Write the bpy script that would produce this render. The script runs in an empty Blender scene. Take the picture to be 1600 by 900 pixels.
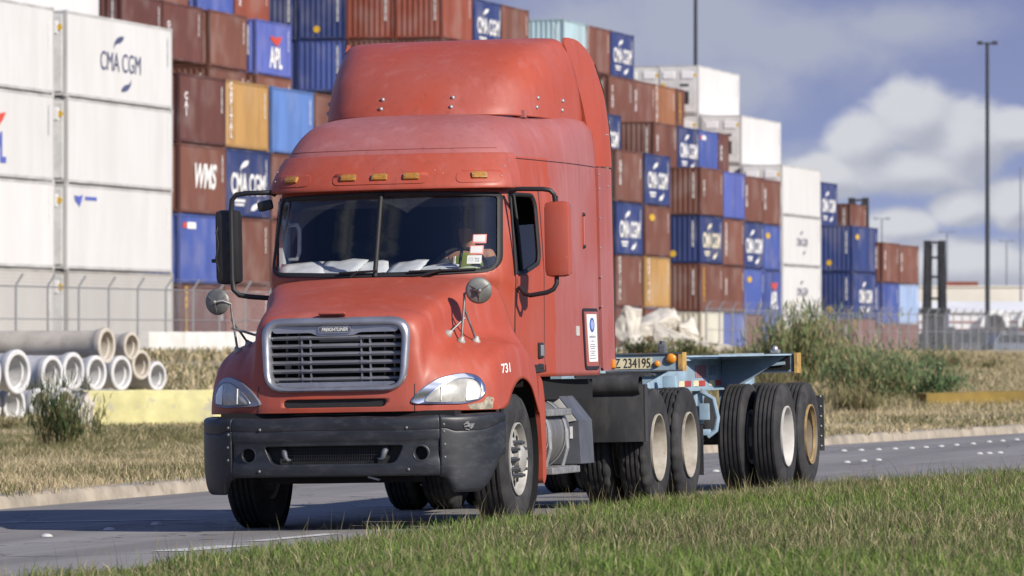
import bpy, bmesh, math, random
import numpy as np
from mathutils import Vector, Matrix
from mathutils.bvhtree import BVHTree

R = math.radians
SC = bpy.context.scene
COL = SC.collection
random.seed(7)
rng = np.random.default_rng(7)

# ------------------------------------------------------------------ camera
CAM_H = 1.53
F = 9000.0                                   # focal length in photo pixels (photo 1600 wide)
cam_d = bpy.data.cameras.new('camera')
cam = bpy.data.objects.new('camera', cam_d)
COL.objects.link(cam)
cam_d.sensor_width = 36.0
cam_d.lens = 36.0 * F / 1600.0
cam_d.clip_start = 0.5
cam_d.clip_end = 9000.0
cam.location = (0, 0, CAM_H)
cam.rotation_euler = (R(90) + math.atan(74.0 / F), 0, 0)
cam_d.dof.use_dof = True
cam_d.dof.focus_distance = 45.6
cam_d.dof.aperture_fstop = 6.3
SC.camera = cam

# ------------------------------------------------------------------ sun, sky, exposure
SUN_AZ = R(47.0)          # to the right of straight behind the camera
SUN_EL = R(30.0)
to_sun = Vector((math.sin(SUN_AZ) * math.cos(SUN_EL), -math.cos(SUN_AZ) * math.cos(SUN_EL), math.sin(SUN_EL)))
sd = bpy.data.lights.new('sun', 'SUN')
sd.energy = 4.6
sd.angle = R(0.53)
sd.color = (1.0, 0.93, 0.82)
sun = bpy.data.objects.new('sun', sd)
COL.objects.link(sun)
sun.location = (30, -30, 60)
sun.rotation_euler = to_sun.to_track_quat('Z', 'Y').to_euler()

SC.view_settings.view_transform = 'Standard'
SC.view_settings.look = 'None'
SC.view_settings.exposure = 0.30
SC.view_settings.gamma = 1.0
SC.cycles.use_denoising = True
SC.cycles.max_bounces = 8
SC.cycles.transparent_max_bounces = 16
SC.cycles.caustics_reflective = False
SC.cycles.caustics_refractive = False

world = bpy.data.worlds.new('World')
SC.world = world
world.use_nodes = True
wn = world.node_tree
wn.nodes.clear()


class NT:
    """small node-graph helper"""
    def __init__(self, tree):
        self.t = tree

    def n(self, kind, **kw):
        nd = self.t.nodes.new(kind)
        for k, v in kw.items():
            if k in nd.inputs:
                nd.inputs[k].default_value = v
            else:
                setattr(nd, k, v)
        return nd

    def link(self, a, b):
        self.t.links.new(a, b)

    def math(self, op, a, b=None, c=None, clamp=False):
        nd = self.t.nodes.new('ShaderNodeMath')
        nd.operation = op
        nd.use_clamp = clamp
        for i, v in enumerate((a, b, c)):
            if v is None:
                continue
            if isinstance(v, (int, float)):
                nd.inputs[i].default_value = v
            else:
                self.link(v, nd.inputs[i])
        return nd.outputs[0]

    def mix(self, fac, a, b, blend='MIX'):
        nd = self.t.nodes.new('ShaderNodeMix')
        nd.data_type = 'RGBA'
        nd.blend_type = blend
        nd.clamp_factor = True
        for i, v in ((0, fac), (6, a), (7, b)):
            if isinstance(v, (int, float)):
                nd.inputs[i].default_value = v
            elif isinstance(v, (tuple, list)):
                nd.inputs[i].default_value = (*v[:3], 1)
            else:
                self.link(v, nd.inputs[i])
        return nd.outputs[2]

    def ramp(self, fac, lo, hi):
        nd = self.t.nodes.new('ShaderNodeMapRange')
        nd.interpolation_type = 'SMOOTHSTEP'
        self.link(fac, nd.inputs[0])
        nd.inputs[1].default_value = lo
        nd.inputs[2].default_value = hi
        return nd.outputs[0]

    def noise(self, vec, scale, detail=3.0, rough=0.55, dist=0.0):
        nd = self.t.nodes.new('ShaderNodeTexNoise')
        nd.inputs['Scale'].default_value = scale
        nd.inputs['Detail'].default_value = detail
        nd.inputs['Roughness'].default_value = rough
        nd.inputs['Distortion'].default_value = dist
        if vec is not None:
            self.link(vec, nd.inputs['Vector'])
        return nd.outputs[0]


def build_sky():
    g = NT(wn)
    sky = g.n('ShaderNodeTexSky', sky_type='NISHITA')
    sky.sun_disc = False
    sky.sun_elevation = SUN_EL
    sky.sun_rotation = math.atan2(to_sun.x, to_sun.y)
    sky.altitude = 0
    sky.air_density = 1.0
    sky.dust_density = 0.6
    sky.ozone_density = 2.5
    tc = g.n('ShaderNodeTexCoord')
    nrm = g.n('ShaderNodeVectorMath', operation='NORMALIZE')
    g.link(tc.outputs['Generated'], nrm.inputs[0])
    sep = g.n('ShaderNodeSeparateXYZ')
    g.link(nrm.outputs[0], sep.inputs[0])
    az = g.math('ARCTAN2', sep.outputs[0], sep.outputs[1])
    el = g.math('ARCSINE', sep.outputs[2])
    comb = g.n('ShaderNodeCombineXYZ')
    g.link(az, comb.inputs[0])
    g.link(g.math('MULTIPLY', el, 1.35), comb.inputs[1])
    v = comb.outputs[0]
    A = lambda px: (px - 800) / F
    E = lambda py: (524 - py) / F
    cumulus = [(1428, 185, 88, 74), (1500, 222, 100, 78), (1350, 222, 72, 58), (1425, 265, 160, 52), (1590, 205, 110, 40), (1290, 275, 80, 40),
               (1500, 325, 62, 40), (1400, 352, 80, 36), (1580, 318, 58, 52), (1470, 412, 220, 55), (1340, 385, 90, 40)]
    veil = [(1060, 40, 220, 100), (1230, 70, 220, 74), (1400, 40, 170, 46), (1150, 130, 130, 70), (1520, 470, 300, 60), (950, 60, 180, 110),
            (300, 120, 330, 120), (1260, 285, 80, 60)]

    def shape(daz, delv):
        """(cumulus field, veil field, fine noise) sampled with an angular shift"""
        a2 = g.math('ADD', az, daz)
        e2 = g.math('ADD', el, delv)
        cb = g.n('ShaderNodeCombineXYZ')
        g.link(a2, cb.inputs[0])
        g.link(g.math('MULTIPLY', e2, 1.3), cb.inputs[1])
        n1 = g.noise(cb.outputs[0], 42.0, 9.0, 0.56, 0.25)
        n2 = g.noise(cb.outputs[0], 120.0, 7.0, 0.62, 0.2)
        nz = g.math('ADD', g.math('MULTIPLY', g.math('SUBTRACT', n1, 0.5), 2.0), g.math('MULTIPLY', g.math('SUBTRACT', n2, 0.5), 1.1))

        def field(lst):
            out = None
            for (px, py, rx, ry) in lst:
                dx = g.math('MULTIPLY', g.math('SUBTRACT', a2, A(px)), F / rx)
                dy = g.math('MULTIPLY', g.math('SUBTRACT', e2, E(py)), F / ry)
                d = g.math('SQRT', g.math('ADD', g.math('MULTIPLY', dx, dx), g.math('MULTIPLY', dy, dy)))
                m = g.math('SUBTRACT', 1.0, d)
                out = m if out is None else g.math('SMOOTH_MAX', out, m, 0.2)
            return out
        return g.math('ADD', field(cumulus), g.math('MULTIPLY', nz, 0.46)), (g.math('ADD', field(veil), g.math('MULTIPLY', nz, 0.6)) if daz == 0 else None), nz
    fc, fv, nz = shape(0.0, 0.0)
    fs, _, _ = shape(-0.0022, 0.0034)
    # broad broken clouds over the rest of the sky
    n3 = g.noise(nrm.outputs[0], 3.2, 6.0, 0.6)
    rest = g.math('MULTIPLY', g.ramp(n3, 0.52, 0.68), g.ramp(el, 0.10, 0.22))
    dc = g.math('MULTIPLY', g.ramp(fc, 0.0, 0.40), 0.94)
    dv = g.math('MULTIPLY', g.ramp(fv, -0.30, 0.80), 0.70)
    # lit towards the sun side, grey where the cloud thickens away from it
    lit = g.math('ADD', g.math('MULTIPLY', g.math('SUBTRACT', fc, fs), 1.15), 0.50)
    tone = g.ramp(lit, 0.0, 1.0)
    bright = g.mix(tone, (4.45, 4.65, 5.4), (6.7, 6.8, 7.2))
    blue = g.mix(1.0, sky.outputs[0], (0.70, 0.80, 1.18), 'MULTIPLY')
    low = g.ramp(el, -0.002, 0.062)
    blue2 = g.mix(low, (3.2, 3.85, 6.15), (2.25, 2.65, 4.7))
    hi = g.ramp(el, 0.05, 0.30)
    skyc = g.mix(hi, blue2, blue)
    c1 = g.mix(dv, skyc, (4.7, 4.95, 5.75))
    c2 = g.mix(dc, c1, bright)
    c3 = g.mix(g.math('MULTIPLY', rest, 0.75), c2, (6.5, 6.6, 6.9))
    bg = g.n('ShaderNodeBackground', Strength=0.082)
    g.link(c3, bg.inputs[0])
    out = g.n('ShaderNodeOutputWorld')
    g.link(bg.outputs[0], out.inputs[0])


build_sky()

# ------------------------------------------------------------------ frames of reference
TH = R(14.0)                                  # the road runs 14 degrees off the view axis
SN, CS = math.sin(TH), math.cos(TH)
BANK = 0.020


def P(px, py, d):
    """world point that stands at depth d behind photo pixel (px, py)"""
    return Vector(((px - 800) * d / F, d, CAM_H + (524 - py) * d / F))


def UV(u, v, z=0.0):
    """road frame (u to image right, v away) -> world"""
    return Vector((u * CS + v * SN, -u * SN + v * CS, z))


def to_uv(x, y):
    return x * CS - y * SN, x * SN + y * CS


U_TRUCK = -12.23


def near_edge(v):
    return -10.86 + (0.03 * max(0.0, v - 50.5) ** 2 if v < 62 else 0.03 * 11.5 ** 2 + 0.55 * (v - 62))


def far_edge(v):
    if v < 52:
        return -17.85
    if v < 100:
        return -17.85 + 0.0021 * (v - 52) ** 2
    return -17.85 + 0.0021 * 48 ** 2 + 0.2016 * (v - 100)


def road_z(u, v):
    return BANK * (min(max(u, -19.0), -8.0) - U_TRUCK)


def sstep(a, b, x):
    t = min(1.0, max(0.0, (x - a) / (b - a)))
    return t * t * (3 - 2 * t)


def field_z(u, v):
    q = far_edge(v) - u
    z0 = road_z(far_edge(v), v) + 0.13
    dip = -0.30 * sstep(1.0, 12.0, q) * sstep(140, 90, v)
    left = sstep(300, 200, v)
    crest = (0.62 + 0.30 * left)
    k = sstep(-36.0, -54.0, u) if v < 150 else sstep(-30.0, -52.0, u)
    yard = (0.75 * left + (1 - left) * 0.15)
    k2 = sstep(-59.0, -62.5, u)
    z = (z0 + dip) * (1 - k) + crest * k
    z = z * (1 - k2) + yard * k2
    return z


def verge_z(u, v):
    w = u - near_edge(v)
    return road_z(near_edge(v), v) + 0.085 + 0.10 * sstep(0.2, 3.0, w) * sstep(62, 50, v)


# ------------------------------------------------------------------ object helpers
def tag(o, label=None, cat=None, group=None, kind=None):
    if label:
        o['label'] = label
    if cat:
        o['category'] = cat
    if group:
        o['group'] = group
    if kind:
        o['kind'] = kind
    return o


def empty(name, loc=(0, 0, 0), rot=(0, 0, 0)):
    o = bpy.data.objects.new(name, None)
    o.empty_display_size = 0.3
    COL.objects.link(o)
    o.location = loc
    o.rotation_euler = rot
    return o


def link_mesh(name, me, parent=None):
    o = bpy.data.objects.new(name, me)
    COL.objects.link(o)
    if parent is not None:
        o.parent = parent
    return o


def finish(me, mats, smooth):
    for m in (mats if isinstance(mats, (list, tuple)) else [mats]):
        me.materials.append(m)
    if smooth:
        me.polygons.foreach_set('use_smooth', [True] * len(me.polygons))
        me.set_sharp_from_angle(angle=R(smooth if smooth is not True else 35))
    me.update()


def mesh_obj(name, verts, faces, mats, parent=None, smooth=None, fm=None):
    me = bpy.data.meshes.new(name)
    me.from_pydata([tuple(map(float, v)) for v in verts], [], faces)
    if fm is not None:
        me.polygons.foreach_set('material_index', fm)
    finish(me, mats, smooth)
    return link_mesh(name, me, parent)


class MB:
    """collects solids into ONE mesh"""
    def __init__(self, off=(0, 0, 0)):
        self.v, self.f, self.m = [], [], []
        self.off = Vector(off)

    def add(self, verts, faces, mi=0):
        b = len(self.v)
        self.v += [Vector(p) + self.off for p in verts]
        self.f += [tuple(i + b for i in f) for f in faces]
        self.m += [mi] * len(faces)
        return self

    def box(self, c, s, rot=None, bev=0.0, mi=0):
        bm = bmesh.new()
        bmesh.ops.create_cube(bm, size=1.0)
        for p in bm.verts:
            p.co = Vector((p.co.x * s[0], p.co.y * s[1], p.co.z * s[2]))
        if bev > 0:
            bmesh.ops.bevel(bm, geom=bm.edges[:], offset=min(bev, min(s) * 0.45), segments=2, affect='EDGES', profile=0.6)
        M = Matrix.Translation(Vector(c)) @ (rot.to_4x4() if rot is not None else Matrix.Identity(4))
        bm.verts.index_update()
        self.add([M @ p.co for p in bm.verts], [[q.index for q in f.verts] for f in bm.faces], mi)
        bm.free()
        return self

    def bar(self, a, b, w, h, mi=0, up=(0, 0, 1)):
        a, b = Vector(a), Vector(b)
        d = (b - a)
        L = d.length
        d.normalize()
        u = Vector(up)
        if abs(d.dot(u)) > 0.98:
            u = Vector((1, 0, 0))
        s = d.cross(u).normalized()
        t = s.cross(d)
        vs = []
        for p in (a, b):
            for (i, j) in ((-1, -1), (1, -1), (1, 1), (-1, 1)):
                vs.append(p + s * (i * w / 2) + t * (j * h / 2))
        return self.add(vs, [(3, 2, 1, 0), (4, 5, 6, 7), (0, 1, 5, 4), (1, 2, 6, 5), (2, 3, 7, 6), (3, 0, 4, 7)], mi)

    def tube(self, pts, r, n=8, mi=0, closed=False):
        pts = [Vector(p) for p in pts]
        rr = r if isinstance(r, (list, tuple)) else [r] * len(pts)
        ref = None
        rings = []
        for i, p in enumerate(pts):
            if closed:
                d = pts[(i + 1) % len(pts)] - pts[i - 1]
            else:
                d = pts[min(i + 1, len(pts) - 1)] - pts[max(i - 1, 0)]
            if d.length < 1e-9:
                d = Vector((0, 0, 1))
            d.normalize()
            if ref is None:
                ref = d.orthogonal().normalized()
            ref = (ref - d * ref.dot(d))
            if ref.length < 1e-6:
                ref = d.orthogonal()
            ref.normalize()
            bi = d.cross(ref)
            rings.append([p + (ref * math.cos(2 * math.pi * k / n) + bi * math.sin(2 * math.pi * k / n)) * rr[i] for k in range(n)])
        vs = [q for g in rings for q in g]
        fs = []
        m = len(pts)
        for i in range(m if closed else m - 1):
            j = (i + 1) % m
            for k in range(n):
                fs.append((i * n + k, i * n + (k + 1) % n, j * n + (k + 1) % n, j * n + k))
        if not closed:
            fs.append(tuple(range(n - 1, -1, -1)))
            fs.append(tuple((m - 1) * n + k for k in range(n)))
        return self.add(vs, fs, mi)

    def cyl(self, a, b, r, n=20, mi=0, r2=None):
        return self.tube([a, b], [r, r if r2 is None else r2], n, mi)

    def lathe(self, prof, c, axis='x', n=48, mi=0, rad=None, arc=None):
        """prof: list of (radius, along); rad: optional function(k, j) -> radius change"""
        vs, fs = [], []
        m = len(prof)
        steps = n if arc is None else n + 1
        for k in range(steps):
            a = (2 * math.pi * k / n) if arc is None else arc[0] + (arc[1] - arc[0]) * k / n
            for j, (r, t) in enumerate(prof):
                r2 = r + (rad(k, j) if rad else 0)
                ca, sa = r2 * math.cos(a), r2 * math.sin(a)
                vs.append(Vector(c) + Vector({'x': (t, ca, sa), 'y': (sa, t, ca), 'z': (ca, sa, t)}[axis]))
        for k in range(n if arc is None else n):
            k2 = (k + 1) % steps
            for j in range(m - 1):
                fs.append((k * m + j, k2 * m + j, k2 * m + j + 1, k * m + j + 1))
        return self.add(vs, fs, mi)

    def prism(self, poly, axis, a0, a1, mi=0):
        """2-D outline swept along an axis; poly in the two other axes in xyz order"""
        def mk(p, t):
            return {'x': (t, p[0], p[1]), 'y': (p[0], t, p[1]), 'z': (p[0], p[1], t)}[axis]
        n = len(poly)
        vs = [mk(p, a0) for p in poly] + [mk(p, a1) for p in poly]
        fs = [tuple(range(n)), tuple(range(2 * n - 1, n - 1, -1))]
        fs += [(i, i + n, (i + 1) % n + n, (i + 1) % n) for i in range(n)]
        return self.add(vs, fs, mi)

    def ball(self, c, r, nu=14, nv=9, mi=0, sc=(1, 1, 1)):
        vs, fs = [], []
        for i in range(nv + 1):
            ph = math.pi * i / nv
            for k in range(nu):
                a = 2 * math.pi * k / nu
                vs.append((c[0] + r * sc[0] * math.sin(ph) * math.cos(a), c[1] + r * sc[1] * math.sin(ph) * math.sin(a), c[2] + r * sc[2] * math.cos(ph)))
        for i in range(nv):
            for k in range(nu):
                fs.append((i * nu + k, i * nu + (k + 1) % nu, (i + 1) * nu + (k + 1) % nu, (i + 1) * nu + k))
        return self.add(vs, fs, mi)

    def grid(self, G, mi=0):
        Rn, Cn = G.shape[:2]
        return self.add(G.reshape(-1, 3).tolist(), [(r * Cn + c, r * Cn + c + 1, (r + 1) * Cn + c + 1, (r + 1) * Cn + c) for r in range(Rn - 1) for c in range(Cn - 1)], mi)

    def build(self, name, mats, parent=None, smooth=None, fix=True):
        me = bpy.data.meshes.new(name)
        me.from_pydata([tuple(p) for p in self.v], [], self.f)
        if len(set(self.m)) > 1:
            me.polygons.foreach_set('material_index', self.m)
        if fix:
            bm = bmesh.new()
            bm.from_mesh(me)
            bmesh.ops.remove_doubles(bm, verts=bm.verts, dist=1e-5)
            bmesh.ops.recalc_face_normals(bm, faces=bm.faces)
            bm.to_mesh(me)
            bm.free()
        finish(me, mats, smooth)
        return link_mesh(name, me, parent)


# smooth interpolation of control grids
def cr(ctrl, k):
    c = np.asarray(ctrl, float)
    n = len(c)
    e = np.concatenate([[2 * c[0] - c[1]], c, [2 * c[-1] - c[-2]]])
    out = []
    for i in range(n - 1):
        p0, p1, p2, p3 = e[i], e[i + 1], e[i + 2], e[i + 3]
        for t in np.arange(k) / k:
            out.append(0.5 * ((2 * p1) + (-p0 + p2) * t + (2 * p0 - 5 * p1 + 4 * p2 - p3) * t * t + (-p0 + 3 * p1 - 3 * p2 + p3) * t ** 3))
    out.append(c[-1])
    return np.array(out)


def dense(G, kr, kc):
    G = np.asarray(G, float)
    A = np.stack([cr(G[:, j], kr) for j in range(G.shape[1])], 1)
    return np.stack([cr(A[i], kc) for i in range(A.shape[0])], 0)


def mirror_cols(G):
    """half grid, column 0 on the centre plane -> full grid from -x to +x"""
    G = np.asarray(G, float)
    L = G[:, :0:-1].copy()
    L[:, :, 0] *= -1
    return np.concatenate([L, G], 1)


def grid_faces(Rn, Cn):
    return [(r * Cn + c, r * Cn + c + 1, (r + 1) * Cn + c + 1, (r + 1) * Cn + c) for r in range(Rn - 1) for c in range(Cn - 1)]


def rounded(pts, r, n=6):
    """round the corners of a polygon of 2-D points (r: one radius or one per corner)"""
    out = []
    m = len(pts)
    for i in range(m):
        p, a, b = np.array(pts[i], float), np.array(pts[i - 1], float), np.array(pts[(i + 1) % m], float)
        rr = r[i] if isinstance(r, (list, tuple)) else r
        da, db = a - p, b - p
        la, lb = np.linalg.norm(da), np.linalg.norm(db)
        k = min(rr, la * 0.49, lb * 0.49)
        s, e = p + da / la * k, p + db / lb * k
        for t in np.linspace(0, 1, n):
            out.append((1 - t) ** 2 * s + 2 * t * (1 - t) * p + t * t * e)
    return [tuple(q) for q in out]


def resample(poly, n):
    P_ = np.array(list(poly) + [poly[0]], float)
    seg = np.linalg.norm(np.diff(P_, axis=0), axis=1)
    s = np.concatenate([[0], np.cumsum(seg)])
    t = np.linspace(0, s[-1], n, endpoint=False)
    return [(np.interp(a, s, P_[:, 0]), np.interp(a, s, P_[:, 1])) for a in t]


def inset(poly, d):
    """offset a closed polygon: positive d moves it inwards"""
    Pn = np.array(poly, float)
    area = 0.5 * np.sum(Pn[:, 0] * np.roll(Pn[:, 1], -1) - np.roll(Pn[:, 0], -1) * Pn[:, 1])
    sgn = 1 if area > 0 else -1
    t = np.roll(Pn, -1, 0) - np.roll(Pn, 1, 0)
    t /= np.linalg.norm(t, axis=1)[:, None] + 1e-12
    nrm = np.stack([-t[:, 1], t[:, 0]], 1) * sgn
    return [tuple(q) for q in (Pn + nrm * d)]


def inside(poly, pts):
    Pn = np.array(poly, float)
    x, y = pts[:, 0], pts[:, 1]
    res = np.zeros(len(pts), bool)
    j = len(Pn) - 1
    for i in range(len(Pn)):
        xi, yi, xj, yj = Pn[i, 0], Pn[i, 1], Pn[j, 0], Pn[j, 1]
        c = ((yi > y) != (yj > y)) & (x < (xj - xi) * (y - yi) / (yj - yi + 1e-15) + xi)
        res ^= c
        j = i
    return res


AX = {'y': (0, 2, 1), 'x': (1, 2, 0)}        # projection axis -> two kept coordinates, dropped coordinate


def cut_hole(V, Fs, outline, axis, keep=None):
    """remove the faces inside an outline seen along an axis and snap the rim onto the outline"""
    V = np.array(V, float)
    a, b, c = AX[axis]
    cen = np.array([V[list(f)].mean(0) for f in Fs])
    ins = inside(outline, cen[:, [a, b]])
    if keep is not None:
        ins &= keep(cen)
    bvh = BVHTree.FromPolygons([tuple(p) for p in V], Fs)
    used_in, used_out = set(), set()
    for f, k in zip(Fs, ins):
        (used_in if k else used_out).update(f)
    O = np.array(resample(outline, 400))
    V2 = V.copy()
    for i in used_in & used_out:
        q = V[i, [a, b]]
        p = O[np.argmin(((O - q) ** 2).sum(1))]
        V2[i, a], V2[i, b] = p
        n = bvh.find_nearest(Vector(V2[i]))
        if n[0] is not None:
            V2[i, c] = n[0][c]
    return V2, [f for f, k in zip(Fs, ins) if not k]


def project(bvh, poly, axis, sign, off=0.0):
    """drop a 2-D outline onto a surface along an axis; sign = side it is looked at from"""
    a, b, c = AX[axis]
    out = []
    for p in poly:
        o = Vector((0, 0, 0))
        o[a], o[b], o[c] = p[0], p[1], sign * 6.0
        d = Vector((0, 0, 0))
        d[c] = -sign
        h = bvh.ray_cast(o, d)
        if h[0] is None:
            o2 = o.copy()
            o2[c] = 0.0
            h = bvh.find_nearest(o2)
            q = h[0].copy()
        else:
            q = h[0].copy()
        q[c] += sign * off
        out.append(q)
    return out


def patch(bvh, poly, axis, sign, off=0.006, thick=0.02, rings=7, n=96, bulge=0.0):
    """a plate that follows a surface: rings from the rim to the middle plus a rim skirt"""
    poly = resample(poly, n)
    c = np.mean(np.array(poly), 0)
    vs, fs = [], []
    rim = project(bvh, poly, axis, sign, off - thick)
    vs += rim
    for k in range(rings):
        t = 1 - k / rings
        q = [(c[0] + (p[0] - c[0]) * t, c[1] + (p[1] - c[1]) * t) for p in poly]
        vs += project(bvh, q, axis, sign, off + bulge * (1 - t * t))
    vs += project(bvh, [c], axis, sign, off + bulge)
    for k in range(rings):
        for i in range(n):
            j = (i + 1) % n
            fs.append((k * n + i, k * n + j, (k + 1) * n + j, (k + 1) * n + i))
    last = rings * n
    for i in range(n):
        fs.append((last + i, last + (i + 1) % n, len(vs) - 1))
    return vs, fs


def ring(bvh, outer, inner, axis, sign, profile, n=120):
    """frame between two outlines; profile: list of (t 0..1 from outer to inner, offset)"""
    O, I = resample(outer, n), resample(inner, n)
    # match start points
    I = np.array(I)
    k = np.argmin(((I - np.array(O[0])) ** 2).sum(1))
    I = np.roll(I, -k, 0)
    vs, fs = [], []
    for (t, off) in profile:
        q = [(o[0] * (1 - t) + i[0] * t, o[1] * (1 - t) + i[1] * t) for o, i in zip(O, I)]
        vs += project(bvh, q, axis, sign, off)
    m = len(profile)
    for r in range(m - 1):
        for i in range(n):
            j = (i + 1) % n
            fs.append((r * n + i, r * n + j, (r + 1) * n + j, (r + 1) * n + i))
    return vs, fs


_text_cache = {}


def text_mesh(s, size=1.0, extrude=0.002, bold=0.0, align='CENTER', sx=1.0, shear=0.0, key=None):
    k = (s, size, extrude, bold, align, sx, shear)
    if key is None and k in _text_cache:
        return _text_cache[k]
    cu = bpy.data.curves.new('lettering', 'FONT')
    cu.body = s
    cu.size = size
    cu.extrude = extrude
    cu.offset = bold
    cu.align_x = align
    cu.align_y = 'CENTER'
    cu.space_line = 0.85
    cu.shear = shear
    o = bpy.data.objects.new('lettering', cu)
    COL.objects.link(o)
    dg = bpy.context.evaluated_depsgraph_get()
    me = bpy.data.meshes.new_from_object(o.evaluated_get(dg))
    bpy.data.objects.remove(o)
    bpy.data.curves.remove(cu)
    if sx != 1.0:
        for v in me.vertices:
            v.co.x *= sx
    me.materials.clear()
    me.name = 'lettering'
    _text_cache[k] = me
    return me


def text_obj(name, s, mat_, loc, rot, parent=None, **kw):
    me = text_mesh(s, **kw)
    if not me.materials:
        me.materials.append(mat_)
    o = bpy.data.objects.new(name, me)
    COL.objects.link(o)
    o.parent = parent
    o.location = loc
    o.rotation_euler = rot
    if me.materials[0] != mat_:
        o.material_slots[0].link = 'OBJECT'
        o.material_slots[0].material = mat_
    return o


# ------------------------------------------------------------------ materials
def mat(name, col, rough=0.6, metal=0.0, var=0.12, scale=2.0, col2=None, amt2=0.0, scale2=6.0, lo2=0.55, hi2=0.7, bump=0.0, bscale=60.0,
        spec=0.5, stretch=None, coat=0.0, rvar=0.1):
    m = bpy.data.materials.new(name)
    m.use_nodes = True
    t = m.node_tree
    t.nodes.clear()
    g = NT(t)
    out = g.n('ShaderNodeOutputMaterial')
    b = g.n('ShaderNodeBsdfPrincipled')
    g.link(b.outputs[0], out.inputs[0])
    b.inputs['Metallic'].default_value = metal
    b.inputs['Specular IOR Level'].default_value = spec
    b.inputs['Coat Weight'].default_value = coat
    tc = g.n('ShaderNodeTexCoord')
    vec = tc.outputs['Object']
    if stretch:
        mp = g.n('ShaderNodeMapping')
        mp.inputs['Scale'].default_value = stretch
        g.link(vec, mp.inputs[0])
        vec = mp.outputs[0]
    nz = g.noise(vec, scale, 4.0, 0.6)
    d = tuple(max(0.0, c * (1 - var)) for c in col)
    e = tuple(min(1.0, c * (1 + var)) for c in col)
    c = g.mix(g.ramp(nz, 0.3, 0.7), d, e)
    if col2 is not None:
        n2 = g.noise(vec, scale2, 6.0, 0.65)
        c = g.mix(g.math('MULTIPLY', g.ramp(n2, lo2, hi2), amt2), c, col2)
    g.link(c, b.inputs['Base Color'])
    if rvar > 0:
        g.link(g.math('ADD', g.math('MULTIPLY', g.math('SUBTRACT', nz, 0.5), rvar * 2), rough, clamp=True), b.inputs['Roughness'])
    else:
        b.inputs['Roughness'].default_value = rough
    if bump > 0:
        bp = g.n('ShaderNodeBump', Strength=bump, Distance=0.01)
        g.link(g.noise(tc.outputs['Object'], bscale, 3.0, 0.6), bp.inputs['Height'])
        g.link(bp.outputs[0], b.inputs['Normal'])
    return m


M = {}
M['red'] = mat('faded_red_paint', (0.40, 0.072, 0.036), 0.50, var=0.12, scale=1.3, col2=(0.37, 0.098, 0.078), amt2=0.6, scale2=0.9, lo2=0.42, hi2=0.62, bump=0.02, bscale=9, coat=0.05)
M['red_chalky'] = mat('chalky_red_paint', (0.37, 0.105, 0.092), 0.56, var=0.12, scale=1.4, col2=(0.39, 0.155, 0.155), amt2=0.7, scale2=0.8, lo2=0.42, hi2=0.64, bump=0.02, bscale=8, coat=0.03)
M['bumper'] = mat('weathered_bumper_plastic', (0.021, 0.023, 0.029), 0.46, var=0.25, scale=3.5, col2=(0.075, 0.075, 0.08), amt2=0.4, scale2=7, lo2=0.5, hi2=0.75, bump=0.04, bscale=14, stretch=(1, 1, 2.5))
M['black'] = mat('black_plastic', (0.018, 0.018, 0.02), 0.5, var=0.2)
M['rubber'] = mat('tyre_rubber', (0.028, 0.028, 0.030), 0.78, var=0.25, scale=7, col2=(0.085, 0.08, 0.075), amt2=0.5, scale2=3, lo2=0.45, hi2=0.7, bump=0.1, bscale=90, spec=0.3)
M['seal'] = mat('rubber_seal', (0.012, 0.012, 0.014), 0.65)
M['frame_black'] = mat('chassis_black', (0.022, 0.022, 0.024), 0.7, var=0.3, scale=5, col2=(0.09, 0.08, 0.07), amt2=0.4, scale2=9)
M['mudguard'] = mat('dusty_mudguard', (0.035, 0.036, 0.040), 0.6, var=0.25, scale=4, col2=(0.11, 0.105, 0.10), amt2=0.55, scale2=5, lo2=0.42, hi2=0.7, stretch=(1, 1, 0.35), bump=0.04, bscale=20)
M['chrome'] = mat('dull_chrome', (0.62, 0.63, 0.66), 0.22, metal=1.0, var=0.06, rvar=0.06)
M['grille_grey'] = mat('grille_frame_satin', (0.40, 0.41, 0.45), 0.38, metal=0.75, var=0.10, scale=4, col2=(0.20, 0.20, 0.24), amt2=0.4, scale2=5)
M['grille_bar'] = mat('grille_bar_grey', (0.30, 0.30, 0.33), 0.35, metal=0.6, var=0.15)
M['alu'] = mat('wheel_aluminium', (0.40, 0.385, 0.36), 0.6, metal=0.25, var=0.12, scale=9, col2=(0.25, 0.22, 0.19), amt2=0.4, scale2=10)
M['steel'] = mat('galvanised_steel', (0.36, 0.37, 0.38), 0.5, metal=0.5, var=0.15, scale=6)
M['tank'] = mat('dull_tank_aluminium', (0.24, 0.235, 0.23), 0.5, metal=0.55, var=0.18, scale=3, stretch=(1, 6, 1), col2=(0.22, 0.2, 0.19), amt2=0.4)
M['step'] = mat('step_aluminium', (0.29, 0.29, 0.29), 0.5, metal=0.4, var=0.2, scale=12, col2=(0.15, 0.14, 0.13), amt2=0.5, scale2=14)
M['plate'] = mat('pale_grey_plate', (0.50, 0.49, 0.46), 0.6, var=0.12, scale=6)
M['boxgrey'] = mat('dark_grey_box', (0.085, 0.09, 0.105), 0.5, var=0.2, scale=4)
M['rim_white'] = mat('cream_wheel_paint', (0.38, 0.35, 0.30), 0.6, var=0.2, scale=5, col2=(0.20, 0.15, 0.10), amt2=0.7, scale2=6, lo2=0.42, hi2=0.75)
M['rim_bright'] = mat('white_wheel_paint', (0.54, 0.525, 0.50), 0.55, var=0.12, scale=5, col2=(0.28, 0.22, 0.16), amt2=0.55, scale2=7, lo2=0.55, hi2=0.8)
M['sticker'] = mat('sticker_paper', (0.48, 0.48, 0.47), 0.6)
M['rim_yellow'] = mat('dusty_wheel_paint', (0.22, 0.18, 0.13), 0.6, var=0.2, scale=5, col2=(0.20, 0.14, 0.09), amt2=0.7, scale2=6, lo2=0.42, hi2=0.7)
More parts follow.
